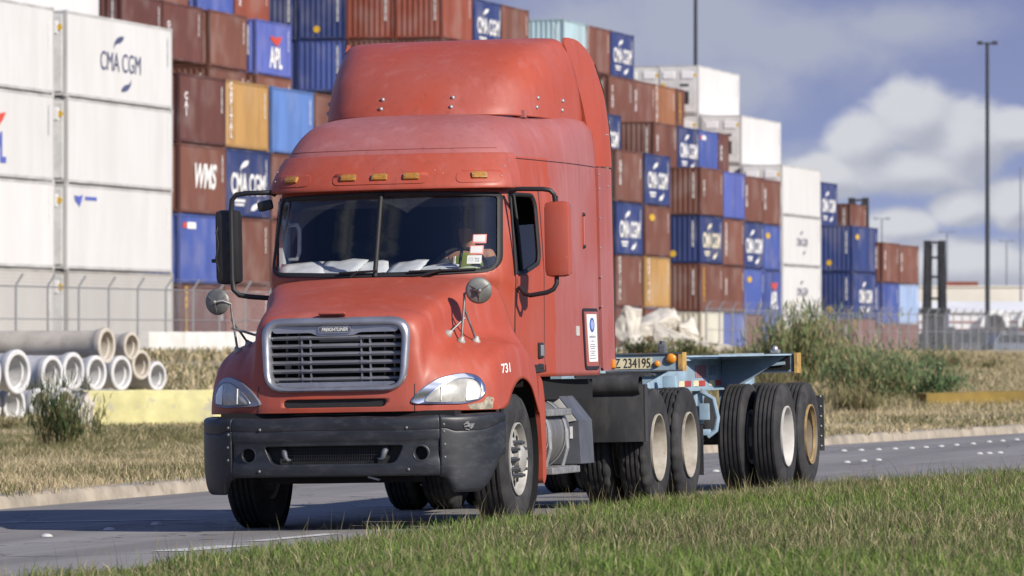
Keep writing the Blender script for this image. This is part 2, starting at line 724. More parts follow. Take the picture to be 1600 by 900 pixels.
M['trailer'] = mat('pale_blue_trailer_paint', (0.27, 0.375, 0.46), 0.65, var=0.18, scale=3, col2=(0.17, 0.11, 0.08), amt2=0.8, scale2=5.5, lo2=0.55, hi2=0.74, bump=0.03, bscale=20)
M['trailer_dark'] = mat('rusty_blue_edge', (0.08, 0.09, 0.11), 0.75, var=0.3, scale=5, col2=(0.20, 0.10, 0.05), amt2=0.7, scale2=7, lo2=0.5, hi2=0.7)
M['rusty_yellow'] = mat('rusty_yellow_paint', (0.46, 0.28, 0.08), 0.7, var=0.2, scale=8, col2=(0.14, 0.09, 0.06), amt2=0.75, scale2=14, lo2=0.5, hi2=0.66)
M['cream_tape'] = mat('yellowed_reflective_band', (0.68, 0.60, 0.40), 0.6, var=0.12, scale=14, col2=(0.30, 0.17, 0.08), amt2=0.7, scale2=16, lo2=0.58, hi2=0.72)
M['amber'] = mat('amber_lens', (0.72, 0.26, 0.025), 0.25, var=0.12, scale=30, coat=0.5)
M['amber_dull'] = mat('aged_amber_lens', (0.36, 0.17, 0.03), 0.4, var=0.2, scale=30, coat=0.2)
M['lens'] = mat('clouded_headlight_lens', (0.40, 0.39, 0.355), 0.3, var=0.25, scale=7, col2=(0.24, 0.22, 0.19), amt2=0.6, scale2=5, lo2=0.45, hi2=0.7, coat=0.5)
M['lens_bright'] = mat('headlight_reflector_strip', (0.78, 0.77, 0.72), 0.25, var=0.1, scale=7, coat=0.8)
M['white_paint'] = mat('white_lettering', (0.80, 0.79, 0.77), 0.6, var=0.05)
M['lettering_black'] = mat('black_lettering', (0.03, 0.03, 0.03), 0.6, var=0.1)
M['sticker_blue'] = mat('blue_sticker_print', (0.05, 0.14, 0.42), 0.5)
M['sticker_red'] = mat('red_sticker_print', (0.45, 0.06, 0.05), 0.5)
M['grey_print'] = mat('grey_print', (0.35, 0.38, 0.44), 0.6)
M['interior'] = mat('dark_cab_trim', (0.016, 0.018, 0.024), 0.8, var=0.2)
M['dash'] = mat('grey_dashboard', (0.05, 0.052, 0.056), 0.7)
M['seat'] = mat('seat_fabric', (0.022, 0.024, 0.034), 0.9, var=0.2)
M['paper'] = mat('white_paper', (0.62, 0.63, 0.64), 0.7, var=0.1, scale=9)
M['paper_green'] = mat('pale_green_paper', (0.58, 0.66, 0.42), 0.7, var=0.08)
M['grey_trim'] = mat('grey_handle_trim', (0.50, 0.53, 0.54), 0.6)
M['skin'] = mat('skin', (0.32, 0.17, 0.11), 0.55, var=0.08)
M['hair'] = mat('dark_hair', (0.02, 0.016, 0.014), 0.7)
M['hivis'] = mat('hi_vis_yellow_fabric', (0.17, 0.22, 0.03), 0.8)
M['shirt'] = mat('dark_shirt', (0.04, 0.045, 0.06), 0.9)
M['dark_void'] = mat('void_shade_black', (0.006, 0.006, 0.007), 0.9)  # near-black that paints in the shade of openings, recesses and undersides
M['mesh_black'] = mat('black_grille_mesh', (0.014, 0.014, 0.015), 0.6, bump=0.6, bscale=160)
M['reflector_red'] = mat('red_reflector', (0.42, 0.06, 0.05), 0.4)
M['road_paint'] = mat('worn_road_paint', (0.62, 0.61, 0.58), 0.7, var=0.12, scale=4, col2=(0.2, 0.2, 0.2), amt2=0.6, scale2=9, lo2=0.5, hi2=0.66)
M['stud'] = mat('ceramic_road_stud', (0.50, 0.49, 0.46), 0.5, var=0.1)
M['kerb'] = mat('kerb_concrete', (0.33, 0.285, 0.225), 0.9, var=0.25, scale=2.2, col2=(0.17, 0.14, 0.10), amt2=0.75, scale2=3.5, bump=0.3, bscale=30)
M['concrete'] = mat('pipe_concrete', (0.55, 0.55, 0.55), 0.85, var=0.12, scale=1.8, col2=(0.36, 0.34, 0.31), amt2=0.5, scale2=3, bump=0.15, bscale=30)
M['concrete_tan'] = mat('weathered_pipe_concrete', (0.47, 0.43, 0.37), 0.9, var=0.15, scale=1.8, col2=(0.30, 0.25, 0.19), amt2=0.55, scale2=3, bump=0.15, bscale=30)
M['barrier_pale'] = mat('pale_barrier_concrete', (0.62, 0.61, 0.58), 0.85, var=0.08, scale=1.5, col2=(0.44, 0.42, 0.38), amt2=0.45, scale2=2.2)
M['yellow_barrier'] = mat('yellow_barrier_paint', (0.52, 0.485, 0.235), 0.8, var=0.14, scale=3, col2=(0.36, 0.34, 0.27), amt2=0.9, scale2=4.2, lo2=0.52, hi2=0.64, bump=0.15, bscale=20, stretch=(0.8, 0.8, 0.8))
M['ochre_barrier'] = mat('ochre_barrier_paint', (0.20, 0.135, 0.028), 0.85, var=0.2, scale=2)
M['rubble_pale'] = mat('pale_broken_concrete', (0.56, 0.525, 0.46), 0.9, var=0.2, scale=2.0, col2=(0.48, 0.42, 0.33), amt2=0.6, scale2=2.4, bump=0.35, bscale=9)
M['soil'] = mat('dry_verge_soil', (0.42, 0.35, 0.235), 0.95, var=0.2, scale=0.35, col2=(0.24, 0.215, 0.115), amt2=0.75, scale2=0.55, lo2=0.42, hi2=0.6, bump=0.4, bscale=6)
M['verge_soil'] = mat('grass_verge_soil', (0.10, 0.10, 0.045), 0.95, var=0.25, scale=0.8, bump=0.3, bscale=12)
M['galv'] = mat('galvanised_fence_steel', (0.30, 0.31, 0.33), 0.5, metal=0.4, var=0.08)
M['pole_dark'] = mat('dark_mast_paint', (0.030, 0.036, 0.048), 0.6, var=0.15)
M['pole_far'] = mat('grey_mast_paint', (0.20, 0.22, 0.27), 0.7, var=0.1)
M['cream_wall'] = mat('cream_wall', (0.66, 0.63, 0.56), 0.8, var=0.05, scale=0.2)
M['white_wall'] = mat('white_wall', (0.78, 0.78, 0.78), 0.7, var=0.04, scale=0.2)
M['red_trim'] = mat('dark_red_trim', (0.30, 0.07, 0.07), 0.6)
M['machine'] = mat('dark_machine_paint', (0.028, 0.03, 0.034), 0.65, var=0.3, scale=1.5, col2=(0.09, 0.08, 0.07), amt2=0.4, scale2=2.5)
M['dark_glass'] = mat('dark_vehicle_glass', (0.02, 0.025, 0.03), 0.1, var=0.05)


def asphalt_mat():
    m = bpy.data.materials.new('worn_asphalt')
    m.use_nodes = True
    t = m.node_tree
    t.nodes.clear()
    g = NT(t)
    out = g.n('ShaderNodeOutputMaterial')
    b = g.n('ShaderNodeBsdfPrincipled', Roughness=0.88)
    b.inputs['Specular IOR Level'].default_value = 0.35
    g.link(b.outputs[0], out.inputs[0])
    tc = g.n('ShaderNodeTexCoord')
    rot = g.n('ShaderNodeMapping')
    rot.inputs['Rotation'].default_value = (0, 0, TH)
    g.link(tc.outputs['Object'], rot.inputs[0])
    st = g.n('ShaderNodeMapping')
    st.inputs['Scale'].default_value = (1.0, 0.05, 1.0)
    g.link(rot.outputs[0], st.inputs[0])
    lanes = g.noise(st.outputs[0], 0.9, 4.0, 0.6)
    big = g.noise(rot.outputs[0], 0.25, 5.0, 0.65)
    fine = g.noise(rot.outputs[0], 55.0, 3.0, 0.7)
    spots = g.noise(rot.outputs[0], 1.6, 5.0, 0.7)
    c = g.mix(g.ramp(lanes, 0.32, 0.68), (0.18, 0.170, 0.163), (0.285, 0.272, 0.26))
    c = g.mix(g.math('MULTIPLY', g.ramp(big, 0.45, 0.65), 0.5), c, (0.21, 0.198, 0.19))
    c = g.mix(g.math('MULTIPLY', g.ramp(spots, 0.62, 0.74), 0.6), c, (0.075, 0.07, 0.068))
    c = g.mix(g.math('MULTIPLY', g.ramp(fine, 0.48, 0.75), 0.35), c, (0.33, 0.315, 0.30))
    vo = g.n('ShaderNodeTexVoronoi', feature='DISTANCE_TO_EDGE')
    vo.inputs['Scale'].default_value = 0.33
    wv = g.n('ShaderNodeVectorMath', operation='ADD')
    sc = g.n('ShaderNodeVectorMath', operation='SCALE')
    nn = g.n('ShaderNodeTexNoise', Scale=1.5)
    g.link(rot.outputs[0], nn.inputs['Vector'])
    g.link(nn.outputs['Color'], sc.inputs[0])
    sc.inputs['Scale'].default_value = 1.2
    g.link(rot.outputs[0], wv.inputs[0])
    g.link(sc.outputs[0], wv.inputs[1])
    g.link(wv.outputs[0], vo.inputs['Vector'])
    crack = g.math('LESS_THAN', vo.outputs['Distance'], 0.006)
    c = g.mix(g.math('MULTIPLY', crack, 0.75), c, (0.05, 0.048, 0.046))
    g.link(c, b.inputs['Base Color'])
    bp = g.n('ShaderNodeBump', Strength=0.35, Distance=0.01)
    g.link(fine, bp.inputs['Height'])
    g.link(bp.outputs[0], b.inputs['Normal'])
    return m


M['asphalt'] = asphalt_mat()


def paint_mat(name, col, faded, amt, coat=0.12):
    """sun-bleached truck paint: bleached clouds, dirt runs, stone chips"""
    m = bpy.data.materials.new(name)
    m.use_nodes = True
    t = m.node_tree
    t.nodes.clear()
    g = NT(t)
    out = g.n('ShaderNodeOutputMaterial')
    b = g.n('ShaderNodeBsdfPrincipled', Roughness=0.46)
    b.inputs['Coat Weight'].default_value = coat
    b.inputs['Coat Roughness'].default_value = 0.30
    g.link(b.outputs[0], out.inputs[0])
    tc = g.n('ShaderNodeTexCoord')
    o = tc.outputs['Object']
    st = g.n('ShaderNodeMapping')
    st.inputs['Scale'].default_value = (1.0, 1.0, 0.10)
    g.link(o, st.inputs[0])
    c = g.mix(g.math('MULTIPLY', g.ramp(g.noise(o, 1.1, 3.0, 0.55), 0.38, 0.66), amt), col, faded)
    runs = g.noise(st.outputs[0], 16.0, 4.0, 0.7)
    c = g.mix(g.math('MULTIPLY', g.ramp(runs, 0.50, 0.72), 0.42), c, tuple(v * 0.62 + 0.012 for v in col))
    runs2 = g.noise(st.outputs[0], 7.0, 3.0, 0.6)
    c = g.mix(g.math('MULTIPLY', g.ramp(runs2, 0.52, 0.74), 0.34), c, tuple(min(1, v * 1.1 + 0.05) for v in faded))
    specks = g.noise(o, 70.0, 2.0, 0.5)
    c = g.mix(g.math('MULTIPLY', g.ramp(specks, 0.735, 0.76), 0.7), c, (0.10, 0.05, 0.045))
    chips = g.noise(o, 46.0, 2.0, 0.5)
    c = g.mix(g.math('MULTIPLY', g.ramp(chips, 0.755, 0.775), 0.6), c, (0.50, 0.38, 0.35))
    g.link(c, b.inputs['Base Color'])
    r = g.math('ADD', g.math('MULTIPLY', g.noise(o, 2.4, 5.0, 0.65), 0.35), 0.38)
    g.link(r, b.inputs['Roughness'])
    bp = g.n('ShaderNodeBump', Strength=0.03, Distance=0.02)
    g.link(g.noise(o, 5.0, 2.0, 0.5), bp.inputs['Height'])
    g.link(bp.outputs[0], b.inputs['Normal'])
    return m


M['red'] = paint_mat('faded_red_paint', (0.385, 0.064, 0.031), (0.355, 0.090, 0.070), 0.65)
M['red_chalky'] = paint_mat('chalky_red_paint', (0.35, 0.092, 0.076), (0.365, 0.138, 0.136), 0.75, 0.08)


def leaf_mat(name, transl=0.35):
    m = bpy.data.materials.new(name)
    m.use_nodes = True
    t = m.node_tree
    t.nodes.clear()
    g = NT(t)
    at = g.n('ShaderNodeAttribute', attribute_name='tint')
    d = g.n('ShaderNodeBsdfPrincipled', Roughness=0.65)
    d.inputs['Specular IOR Level'].default_value = 0.25
    tr = g.n('ShaderNodeBsdfTranslucent')
    g.link(at.outputs['Color'], d.inputs['Base Color'])
    g.link(at.outputs['Color'], tr.inputs['Color'])
    mx = g.n('ShaderNodeMixShader')
    mx.inputs[0].default_value = transl
    g.link(d.outputs[0], mx.inputs[1])
    g.link(tr.outputs[0], mx.inputs[2])
    out = g.n('ShaderNodeOutputMaterial')
    g.link(mx.outputs[0], out.inputs[0])
    return m


M['leaf'] = leaf_mat('grass_blade')


def glass_mat(name, tint=(0.90, 0.92, 0.93), dust=True):
    m = bpy.data.materials.new(name)
    m.use_nodes = True
    t = m.node_tree
    t.nodes.clear()
    g = NT(t)
    out = g.n('ShaderNodeOutputMaterial')
    tr = g.n('ShaderNodeBsdfTransparent')
    tr.inputs[0].default_value = (*tint, 1)
    gl = g.n('ShaderNodeBsdfGlossy', Roughness=0.015)
    ge = g.n('ShaderNodeNewGeometry')          # a single sheet: same reflectance from both sides
    dt = g.n('ShaderNodeVectorMath', operation='DOT_PRODUCT')
    g.link(ge.outputs['Incoming'], dt.inputs[0])
    g.link(ge.outputs['Normal'], dt.inputs[1])
    ca = g.math('SUBTRACT', 1.0, g.math('ABSOLUTE', dt.outputs['Value']), clamp=True)
    refl = g.math('ADD', g.math('MULTIPLY', g.math('POWER', ca, 5.0), 0.92), 0.08)
    mx = g.n('ShaderNodeMixShader')
    g.link(refl, mx.inputs[0])
    g.link(tr.outputs[0], mx.inputs[1])
    g.link(gl.outputs[0], mx.inputs[2])
    last = mx.outputs[0]
    if dust:
        tc = g.n('ShaderNodeTexCoord')
        sp = g.n('ShaderNodeSeparateXYZ')
        g.link(tc.outputs['Object'], sp.inputs[0])

        def circ(cx, cz, r):
            dx = g.math('SUBTRACT', sp.outputs[0], cx)
            dz = g.math('SUBTRACT', sp.outputs[2], cz)
            return g.math('SUBTRACT', g.math('SQRT', g.math('ADD', g.math('MULTIPLY', dx, dx), g.math('MULTIPLY', dz, dz))), r)
        dist = g.math('MINIMUM', circ(0.74, 1.90, 0.80), circ(-0.16, 1.90, 0.72))
        nz = g.noise(tc.outputs['Object'], 5.0, 4.0, 0.6)
        msk = g.math('MULTIPLY', g.ramp(dist, -0.005, 0.012), g.math('ADD', g.math('MULTIPLY', nz, 0.075), 0.006))
        df = g.n('ShaderNodeBsdfDiffuse')
        df.inputs[0].default_value = (0.42, 0.44, 0.47, 1)
        m2 = g.n('ShaderNodeMixShader')
        g.link(msk, m2.inputs[0])
        g.link(last, m2.inputs[1])
        g.link(df.outputs[0], m2.inputs[2])
        last = m2.outputs[0]
    g.link(last, out.inputs[0])
    return m


M['windshield'] = glass_mat('windshield_glass')
M['side_glass'] = glass_mat('side_glass', (0.6, 0.66, 0.70), False)


def container_mat(name, rust=0.5, rough=0.6, dull=0.70):
    m = bpy.data.materials.new(name)
    m.use_nodes = True
    t = m.node_tree
    t.nodes.clear()
    g = NT(t)
    out = g.n('ShaderNodeOutputMaterial')
    b = g.n('ShaderNodeBsdfPrincipled', Roughness=rough)
    b.inputs['Specular IOR Level'].default_value = 0.3
    g.link(b.outputs[0], out.inputs[0])
    oi = g.n('ShaderNodeObjectInfo')
    tc = g.n('ShaderNodeTexCoord')
    va = g.n('ShaderNodeVectorMath', operation='ADD')
    g.link(tc.outputs['Object'], va.inputs[0])
    rv = g.n('ShaderNodeCombineXYZ')
    g.link(g.math('MULTIPLY', oi.outputs['Random'], 90.0), rv.inputs[0])
    g.link(rv.outputs[0], va.inputs[1])
    mp = g.n('ShaderNodeMapping')
    mp.inputs['Scale'].default_value = (1.0, 1.0, 0.28)
    g.link(va.outputs[0], mp.inputs[0])
    n1 = g.noise(mp.outputs[0], 0.75, 4.0, 0.6)
    n2 = g.noise(mp.outputs[0], 2.6, 6.0, 0.68)
    n3 = g.noise(va.outputs[0], 0.5, 2.0, 0.5)
    c = g.mix(g.ramp(n1, 0.3, 0.72), oi.outputs['Color'], g.mix(1.0, oi.outputs['Color'], (dull + 0.02, dull, dull), 'MULTIPLY'))
    c = g.mix(g.math('MULTIPLY', g.ramp(n3, 0.45, 0.7), 0.16 if dull < 0.8 else 0.0), c, (0.40, 0.36, 0.34))
    c = g.mix(g.math('MULTIPLY', g.ramp(n2, 0.60, 0.76), rust), c, (0.16, 0.085, 0.045))
    g.link(c, b.inputs['Base Color'])
    return m


M['container'] = container_mat('container_paint', 0.55)
M['container_frame'] = container_mat('container_frame_paint', 0.85)
M['reefer'] = container_mat('white_container_paint', 0.07, 0.5, 0.90)

# ================================================================== ground, road, kerbs
def ribbon(name, vs_, cols, zf, m, kind='structure', sm=True):
    """vs_: list of v; cols(v): list of u; zf(u, v)"""
    V, n = [], None
    for v in vs_:
        us = cols(v)
        n = len(us)
        for u in us:
            V.append(UV(u, v, zf(u, v)))
    o = mesh_obj(name, V, grid_faces(len(vs_), n), m, smooth=60 if sm else None)
    return tag(o, kind=kind)


vrows = list(np.arange(-60, 30, 6)) + list(np.arange(30, 130, 1.5)) + list(np.arange(130, 420, 6)) + [440, 500, 600, 800, 1100, 1600, 2400, 4000]
ft = [(i / 56.0) ** 1.5 for i in range(57)]
ribbon('ground', vrows, lambda v: [far_edge(v) - 0.16 + (-72 - far_edge(v)) * t for t in ft] + [-90, -130, -250, -600, -1500, -4000],
       lambda u, v: field_z(u, v), M['soil'])
ribbon('grass_verge', vrows, lambda v: [near_edge(v) + 0.14 + 0.35 * i for i in range(14)] + [near_edge(v) + k for k in (8, 14, 30, 80, 300, 1500)],
       verge_z, M['verge_soil'])
ribbon('road', vrows, lambda v: list(np.linspace(far_edge(v) - 0.02, near_edge(v) + 0.02, 9)), road_z, M['asphalt'])


def kerb(name, edge, side, h, v0, v1, w=0.16):
    rows = np.arange(v0, v1, 1.0)
    V = []
    prof = [(0.0, -0.02), (-0.03 * side, h * 0.75), (-0.055 * side, h * 0.95), (-0.09 * side, h), (-w * side, h), (-w * side, -0.15)]
    for v in rows:
        for (du, dz) in prof:
            wob = 0.006 * math.sin(v * 3.1) + 0.005 * math.sin(v * 7.7)
            u = edge(v) - du * -1 if False else edge(v) + du
            V.append(UV(u, v, road_z(edge(v), v) + dz + wob))
    return tag(mesh_obj(name, V, grid_faces(len(rows), len(prof)), M['kerb'], smooth=40), kind='structure')


kerb('far_kerb', far_edge, 1, 0.13, 20, 200)
kerb('near_kerb', near_edge, -1, 0.085, 10, 75)


def road_pt(px, py, dz=0.0):
    d = 60.0
    for _ in range(30):
        p = P(px, py, d)
        u, v = to_uv(p.x, p.y)
        d = F * (CAM_H - road_z(u, v) - dz) / (py - 524)
    p = P(px, py, d)
    return p


def road_line(name, a, b, w, label, cat='road marking'):
    """painted line between two photo pixels, laid on the road"""
    A, B = road_pt(*a), road_pt(*b)
    V = []
    d = (B - A)
    s = Vector((d.y, -d.x, 0)).normalized() * (w / 2)
    n = 24
    for i in range(n + 1):
        for k in (-1, 1):
            p = A + d * (i / n) + s * k
            u, v = to_uv(p.x, p.y)
            V.append((p.x, p.y, road_z(u, v) + 0.005))
    o = mesh_obj(name, V, grid_faces(n + 1, 2), M['road_paint'])
    return tag(o, kind='structure')


road_line('lane_line', (-120, 819), (330, 811.5), 0.16, '')
road_line('lane_line', (560, 792), (690, 789), 0.12, '')
# short worn dash close to the near kerb
road_line('edge_line', (262, 862), (372, 853), 0.32, '')
road_line('edge_line', (400, 846), (520, 834.5), 0.16, '')

stud_me = None


def stud(px, py, label, group):
    global stud_me
    p = road_pt(px, py)
    u, v = to_uv(p.x, p.y)
    if stud_me is None:
        b = MB()
        b.lathe([(0.0, 0.024), (0.022, 0.022), (0.040, 0.014), (0.051, 0.0)], (0, 0, 0), 'z', 20)
        o = b.build('road_stud', M['stud'], smooth=50)
        stud_me = o.data
    else:
        o = link_mesh('road_stud', stud_me)
    o.location = (p.x, p.y, road_z(u, v) + 0.002)
    return tag(o, label, 'road stud', group)


stud(73, 838.5, 'white domed road stud nearest the left photo edge, on the sunlit asphalt', 'road studs on the asphalt')
stud(171, 828.5, 'white domed road stud second from the left photo edge, on sunlit asphalt', 'road studs on the asphalt')
stud(245, 820.0, 'white domed road stud in the truck shadow ahead of the front bumper', 'road studs on the asphalt')
SIDE = 'white road studs along the far edge of the road behind the trailer'
for k, (a, b) in enumerate([(1318, 705), (1345, 704), (1372, 703), (1398, 702), (1424, 701), (1446, 699.5), (1470, 698), (1494, 696), (1520, 694), (1545, 691), (1566, 689.5), (1588, 687.5), (1612, 685)]):
    stud(a, b, 'small white road stud in the long row along the far kerb', SIDE)
for k, (a, b) in enumerate([(1323, 723), (1349, 721), (1372, 719.5)]):
    stud(a, b, ['road stud nearest the trailer mud flap, first of three in a short row', 'middle road stud of the short row of three behind the trailer',
                'road stud furthest from the trailer in the short row of three'][k], 'short row of studs behind the trailer')
for k, (a, b) in enumerate([(1530, 709.5), (1545, 709), (1562, 708)]):
    stud(a, b, ['leftmost road stud of the cluster of three near the right photo edge', 'middle road stud of the cluster of three near the right photo edge',
                'rightmost road stud of the cluster of three near the right photo edge'][k], 'cluster of three studs on the open road')
for k, (a, b) in enumerate([(1094, 739), (1118, 737)]):
    stud(a, b, ['white road stud seen between tractor and trailer wheels, the left one', 'white road stud seen between tractor and trailer wheels, the right one'][k], 'road studs on the asphalt')

# ================================================================== containers
PHI = math.atan(0.239)
SP, CP = math.sin(PHI), math.cos(PHI)
CW = 2.438
CCOL = {'B': (0.175, 0.072, 0.052), 'D': (0.135, 0.052, 0.044), 'O': (0.27, 0.115, 0.055), 'Y': (0.40, 0.235, 0.085), 'N': (0.030, 0.050, 0.165),
        'U': (0.060, 0.095, 0.31), 'L': (0.11, 0.21, 0.50), 'V': (0.105, 0.14, 0.44), 'A': (0.40, 0.55, 0.60), 'W': (0.68, 0.68, 0.665),
        'G': (0.50, 0.485, 0.45), 'C': (0.60, 0.57, 0.46), 'P': (0.30, 0.40, 0.60), 'R': (0.24, 0.065, 0.04)}
CWORD = {'B': 'brown', 'D': 'dark maroon', 'O': 'orange-brown', 'Y': 'mustard yellow', 'N': 'navy', 'U': 'blue', 'L': 'light blue', 'V': 'bright blue', 'A': 'pale aqua',
         'W': 'white', 'G': 'dirty white', 'C': 'cream', 'P': 'pale blue', 'R': 'rust-red'}
MARKWORD = {'cma': ' with white logo', 'cmac': ' with cream logo', 'cmaw': ' with dark logo', 'cmad': ' with dark logo', 'apl': ' with red wing',
            'aplw': ' with red wing', 'wms': ' with slanted letters', 'lbl': ' with label', 'dot': ' with yellow dot', 'blue': ' with blue emblem'}
_cm = {}


def container_meshes(L, H, reefer):
    k = (L, H, reefer)
    if k in _cm:
        return _cm[k]
    b = MB()
    dep, per = (0.034, 0.279) if not reefer else (0.0025, 0.60)
    t = 0.10

    def wall(length):
        """plan polyline of a corrugated wall, returns list of (along, depth)"""
        n = max(4, round((length - 2 * t) / per))
        p = (length - 2 * t) / n
        pts = [(t, 0.012)]
        for i in range(n):
            x = t + i * p
            pts += [(x + p * 0.10, 0.012), (x + p * 0.30, 0.012 + dep), (x + p * 0.60, 0.012 + dep), (x + p * 0.80, 0.012)]
        pts.append((length - t, 0.012))
        return pts
    z0, z1 = 0.14, H - 0.10
    for side in (0, 1):
        pts = wall(L)
        vs = []
        for (x, dd) in pts:
            y = dd if side == 0 else CW - dd
            vs += [(x, y, z0), (x, y, z1)]
        b.add(vs, [(2 * i, 2 * i + 2, 2 * i + 3, 2 * i + 1) for i in range(len(pts) - 1)])
    for end in (0, 1):
        pts = wall(CW)
        vs = []
        for (y, dd) in pts:
            x = dd if end == 0 else L - dd
            vs += [(x, y, z0), (x, y, z1)]
        b.add(vs, [(2 * i, 2 * i + 2, 2 * i + 3, 2 * i + 1) for i in range(len(pts) - 1)])
    b.box((L / 2, CW / 2, H - 0.05), (L - 0.1, CW - 0.1, 0.06))
    b.box((L / 2, CW / 2, 0.15), (L - 0.1, CW - 0.1, 0.05))
    o = b.build('shipping_container', M['reefer'] if reefer else M['container'], fix=False)
    body = o.data
    bpy.data.objects.remove(o)
    f = MB()
    for x in (0.055, L - 0.055):
        for y in (0.055, CW - 0.055):
            f.box((x, y, H / 2), (0.11, 0.11, H - 0.24))
            for z in (0.06, H - 0.06):
                f.box((x + (0.035 if x < 1 else -0.035), y, z), (0.178, 0.124, 0.118))
    for y in (0.045, CW - 0.045):
        f.box((L / 2, y, 0.09), (L - 0.36, 0.09, 0.10))
        f.box((L / 2, y, H - 0.065), (L - 0.36, 0.085, 0.09))
    for x in (0.045, L - 0.045):
        f.box((x, CW / 2, 0.09), (0.085, CW - 0.26, 0.10))
        f.box((x, CW / 2, H - 0.065), (0.08, CW - 0.26, 0.09))
    o = f.build('frame', M['container_frame'], fix=False)
    frame = o.data
    bpy.data.objects.remove(o)
    _cm[k] = (body, frame)
    return _cm[k]


def flat_mesh(name, poly, thick=0.004):
    """outline in x-z, facing -y"""
    b = MB()
    b.prism(poly, 'y', 0, thick)
    o = b.build(name, M['white_paint'], fix=False)
    me = o.data
    bpy.data.objects.remove(o)
    return me


def crescent(r, a0, a1, w):
    outer, inner = [], []
    n = 18
    for i in range(n + 1):
        a = R(a0 + (a1 - a0) * i / n)
        k = math.sin(math.pi * min(1, (i / n) * 1.0)) ** 0.8 * w * (0.4 + 1.2 * (1 - i / n))
        outer.append((r * math.cos(a), r * math.sin(a)))
        inner.append(((r - k - 0.01) * math.cos(a), (r - k - 0.01) * math.sin(a)))
    return outer + inner[::-1]


ME = {}
ME['swoosh_up'] = flat_mesh('swoosh', crescent(1.05, 175, 95, 0.30))
ME['swoosh_down'] = flat_mesh('swoosh', crescent(1.05, -5, -85, 0.30))
ME['leaf_up'] = flat_mesh('swoosh', [(-0.62, -0.34), (-0.50, 0.0), (-0.22, 0.22), (0.15, 0.33), (0.55, 0.34), (0.42, 0.14), (0.12, -0.02), (-0.2, -0.06), (-0.45, -0.16)])
ME['leaf_down'] = flat_mesh('swoosh', [(0.62, 0.34), (0.50, 0.0), (0.22, -0.22), (-0.15, -0.33), (-0.55, -0.34), (-0.42, -0.14), (-0.12, 0.02), (0.2, 0.06), (0.45, 0.16)][::-1])
ME['wing'] = flat_mesh('wing_emblem', [(-1.0, 0.35), (0.2, 0.3), (1.1, 0.42), (0.75, 0.0), (0.25, -0.35), (-0.1, -0.2), (-0.75, 0.0)])
ME['rect'] = flat_mesh('label', [(-0.5, -0.5), (0.5, -0.5), (0.5, 0.5), (-0.5, 0.5)])
ME['dot'] = flat_mesh('round_label', [(0.5 * math.cos(a), 0.5 * math.sin(a)) for a in np.linspace(0, 2 * math.pi, 16, endpoint=False)])
_sp = []
for i in range(9):
    _sp.append((0, -i * 0.16))
b_ = MB()
for i in range(11):
    w_ = 0.11 if i % 4 else 0.07
    b_.box((0, 0, -i * 0.15), (w_, 0.004, 0.095))
    b_.box((0.0, -0.001, -i * 0.15 + 0.02), (w_ * 0.5, 0.004, 0.05))
_o = b_.build('serial_print', M['white_paint'], fix=False)
ME['serial'] = _o.data
bpy.data.objects.remove(_o)


def decal(name, me, parent, loc, m, scale=(1, 1, 1), rotz=0.0):
    o = bpy.data.objects.new(name, me)
    COL.objects.link(o)
    o.parent = parent
    o.location = loc
    o.scale = scale
    o.rotation_euler = (0, 0, rotz)
    if not me.materials:
        me.materials.append(m)
    if me.materials[0] != m:
        o.material_slots[0].link = 'OBJECT'
        o.material_slots[0].material = m
    return o


M['cma_dark'] = mat('dark_logo_print', (0.07, 0.08, 0.16), 0.6)
M['apl_blue'] = mat('blue_letter_print', (0.09, 0.12, 0.42), 0.6)
M['apl_red'] = mat('red_wing_print', (0.55, 0.07, 0.045), 0.6)
M['yellow_print'] = mat('yellow_print', (0.62, 0.38, 0.03), 0.6)
M['cream_print'] = mat('cream_print', (0.74, 0.68, 0.52), 0.6)


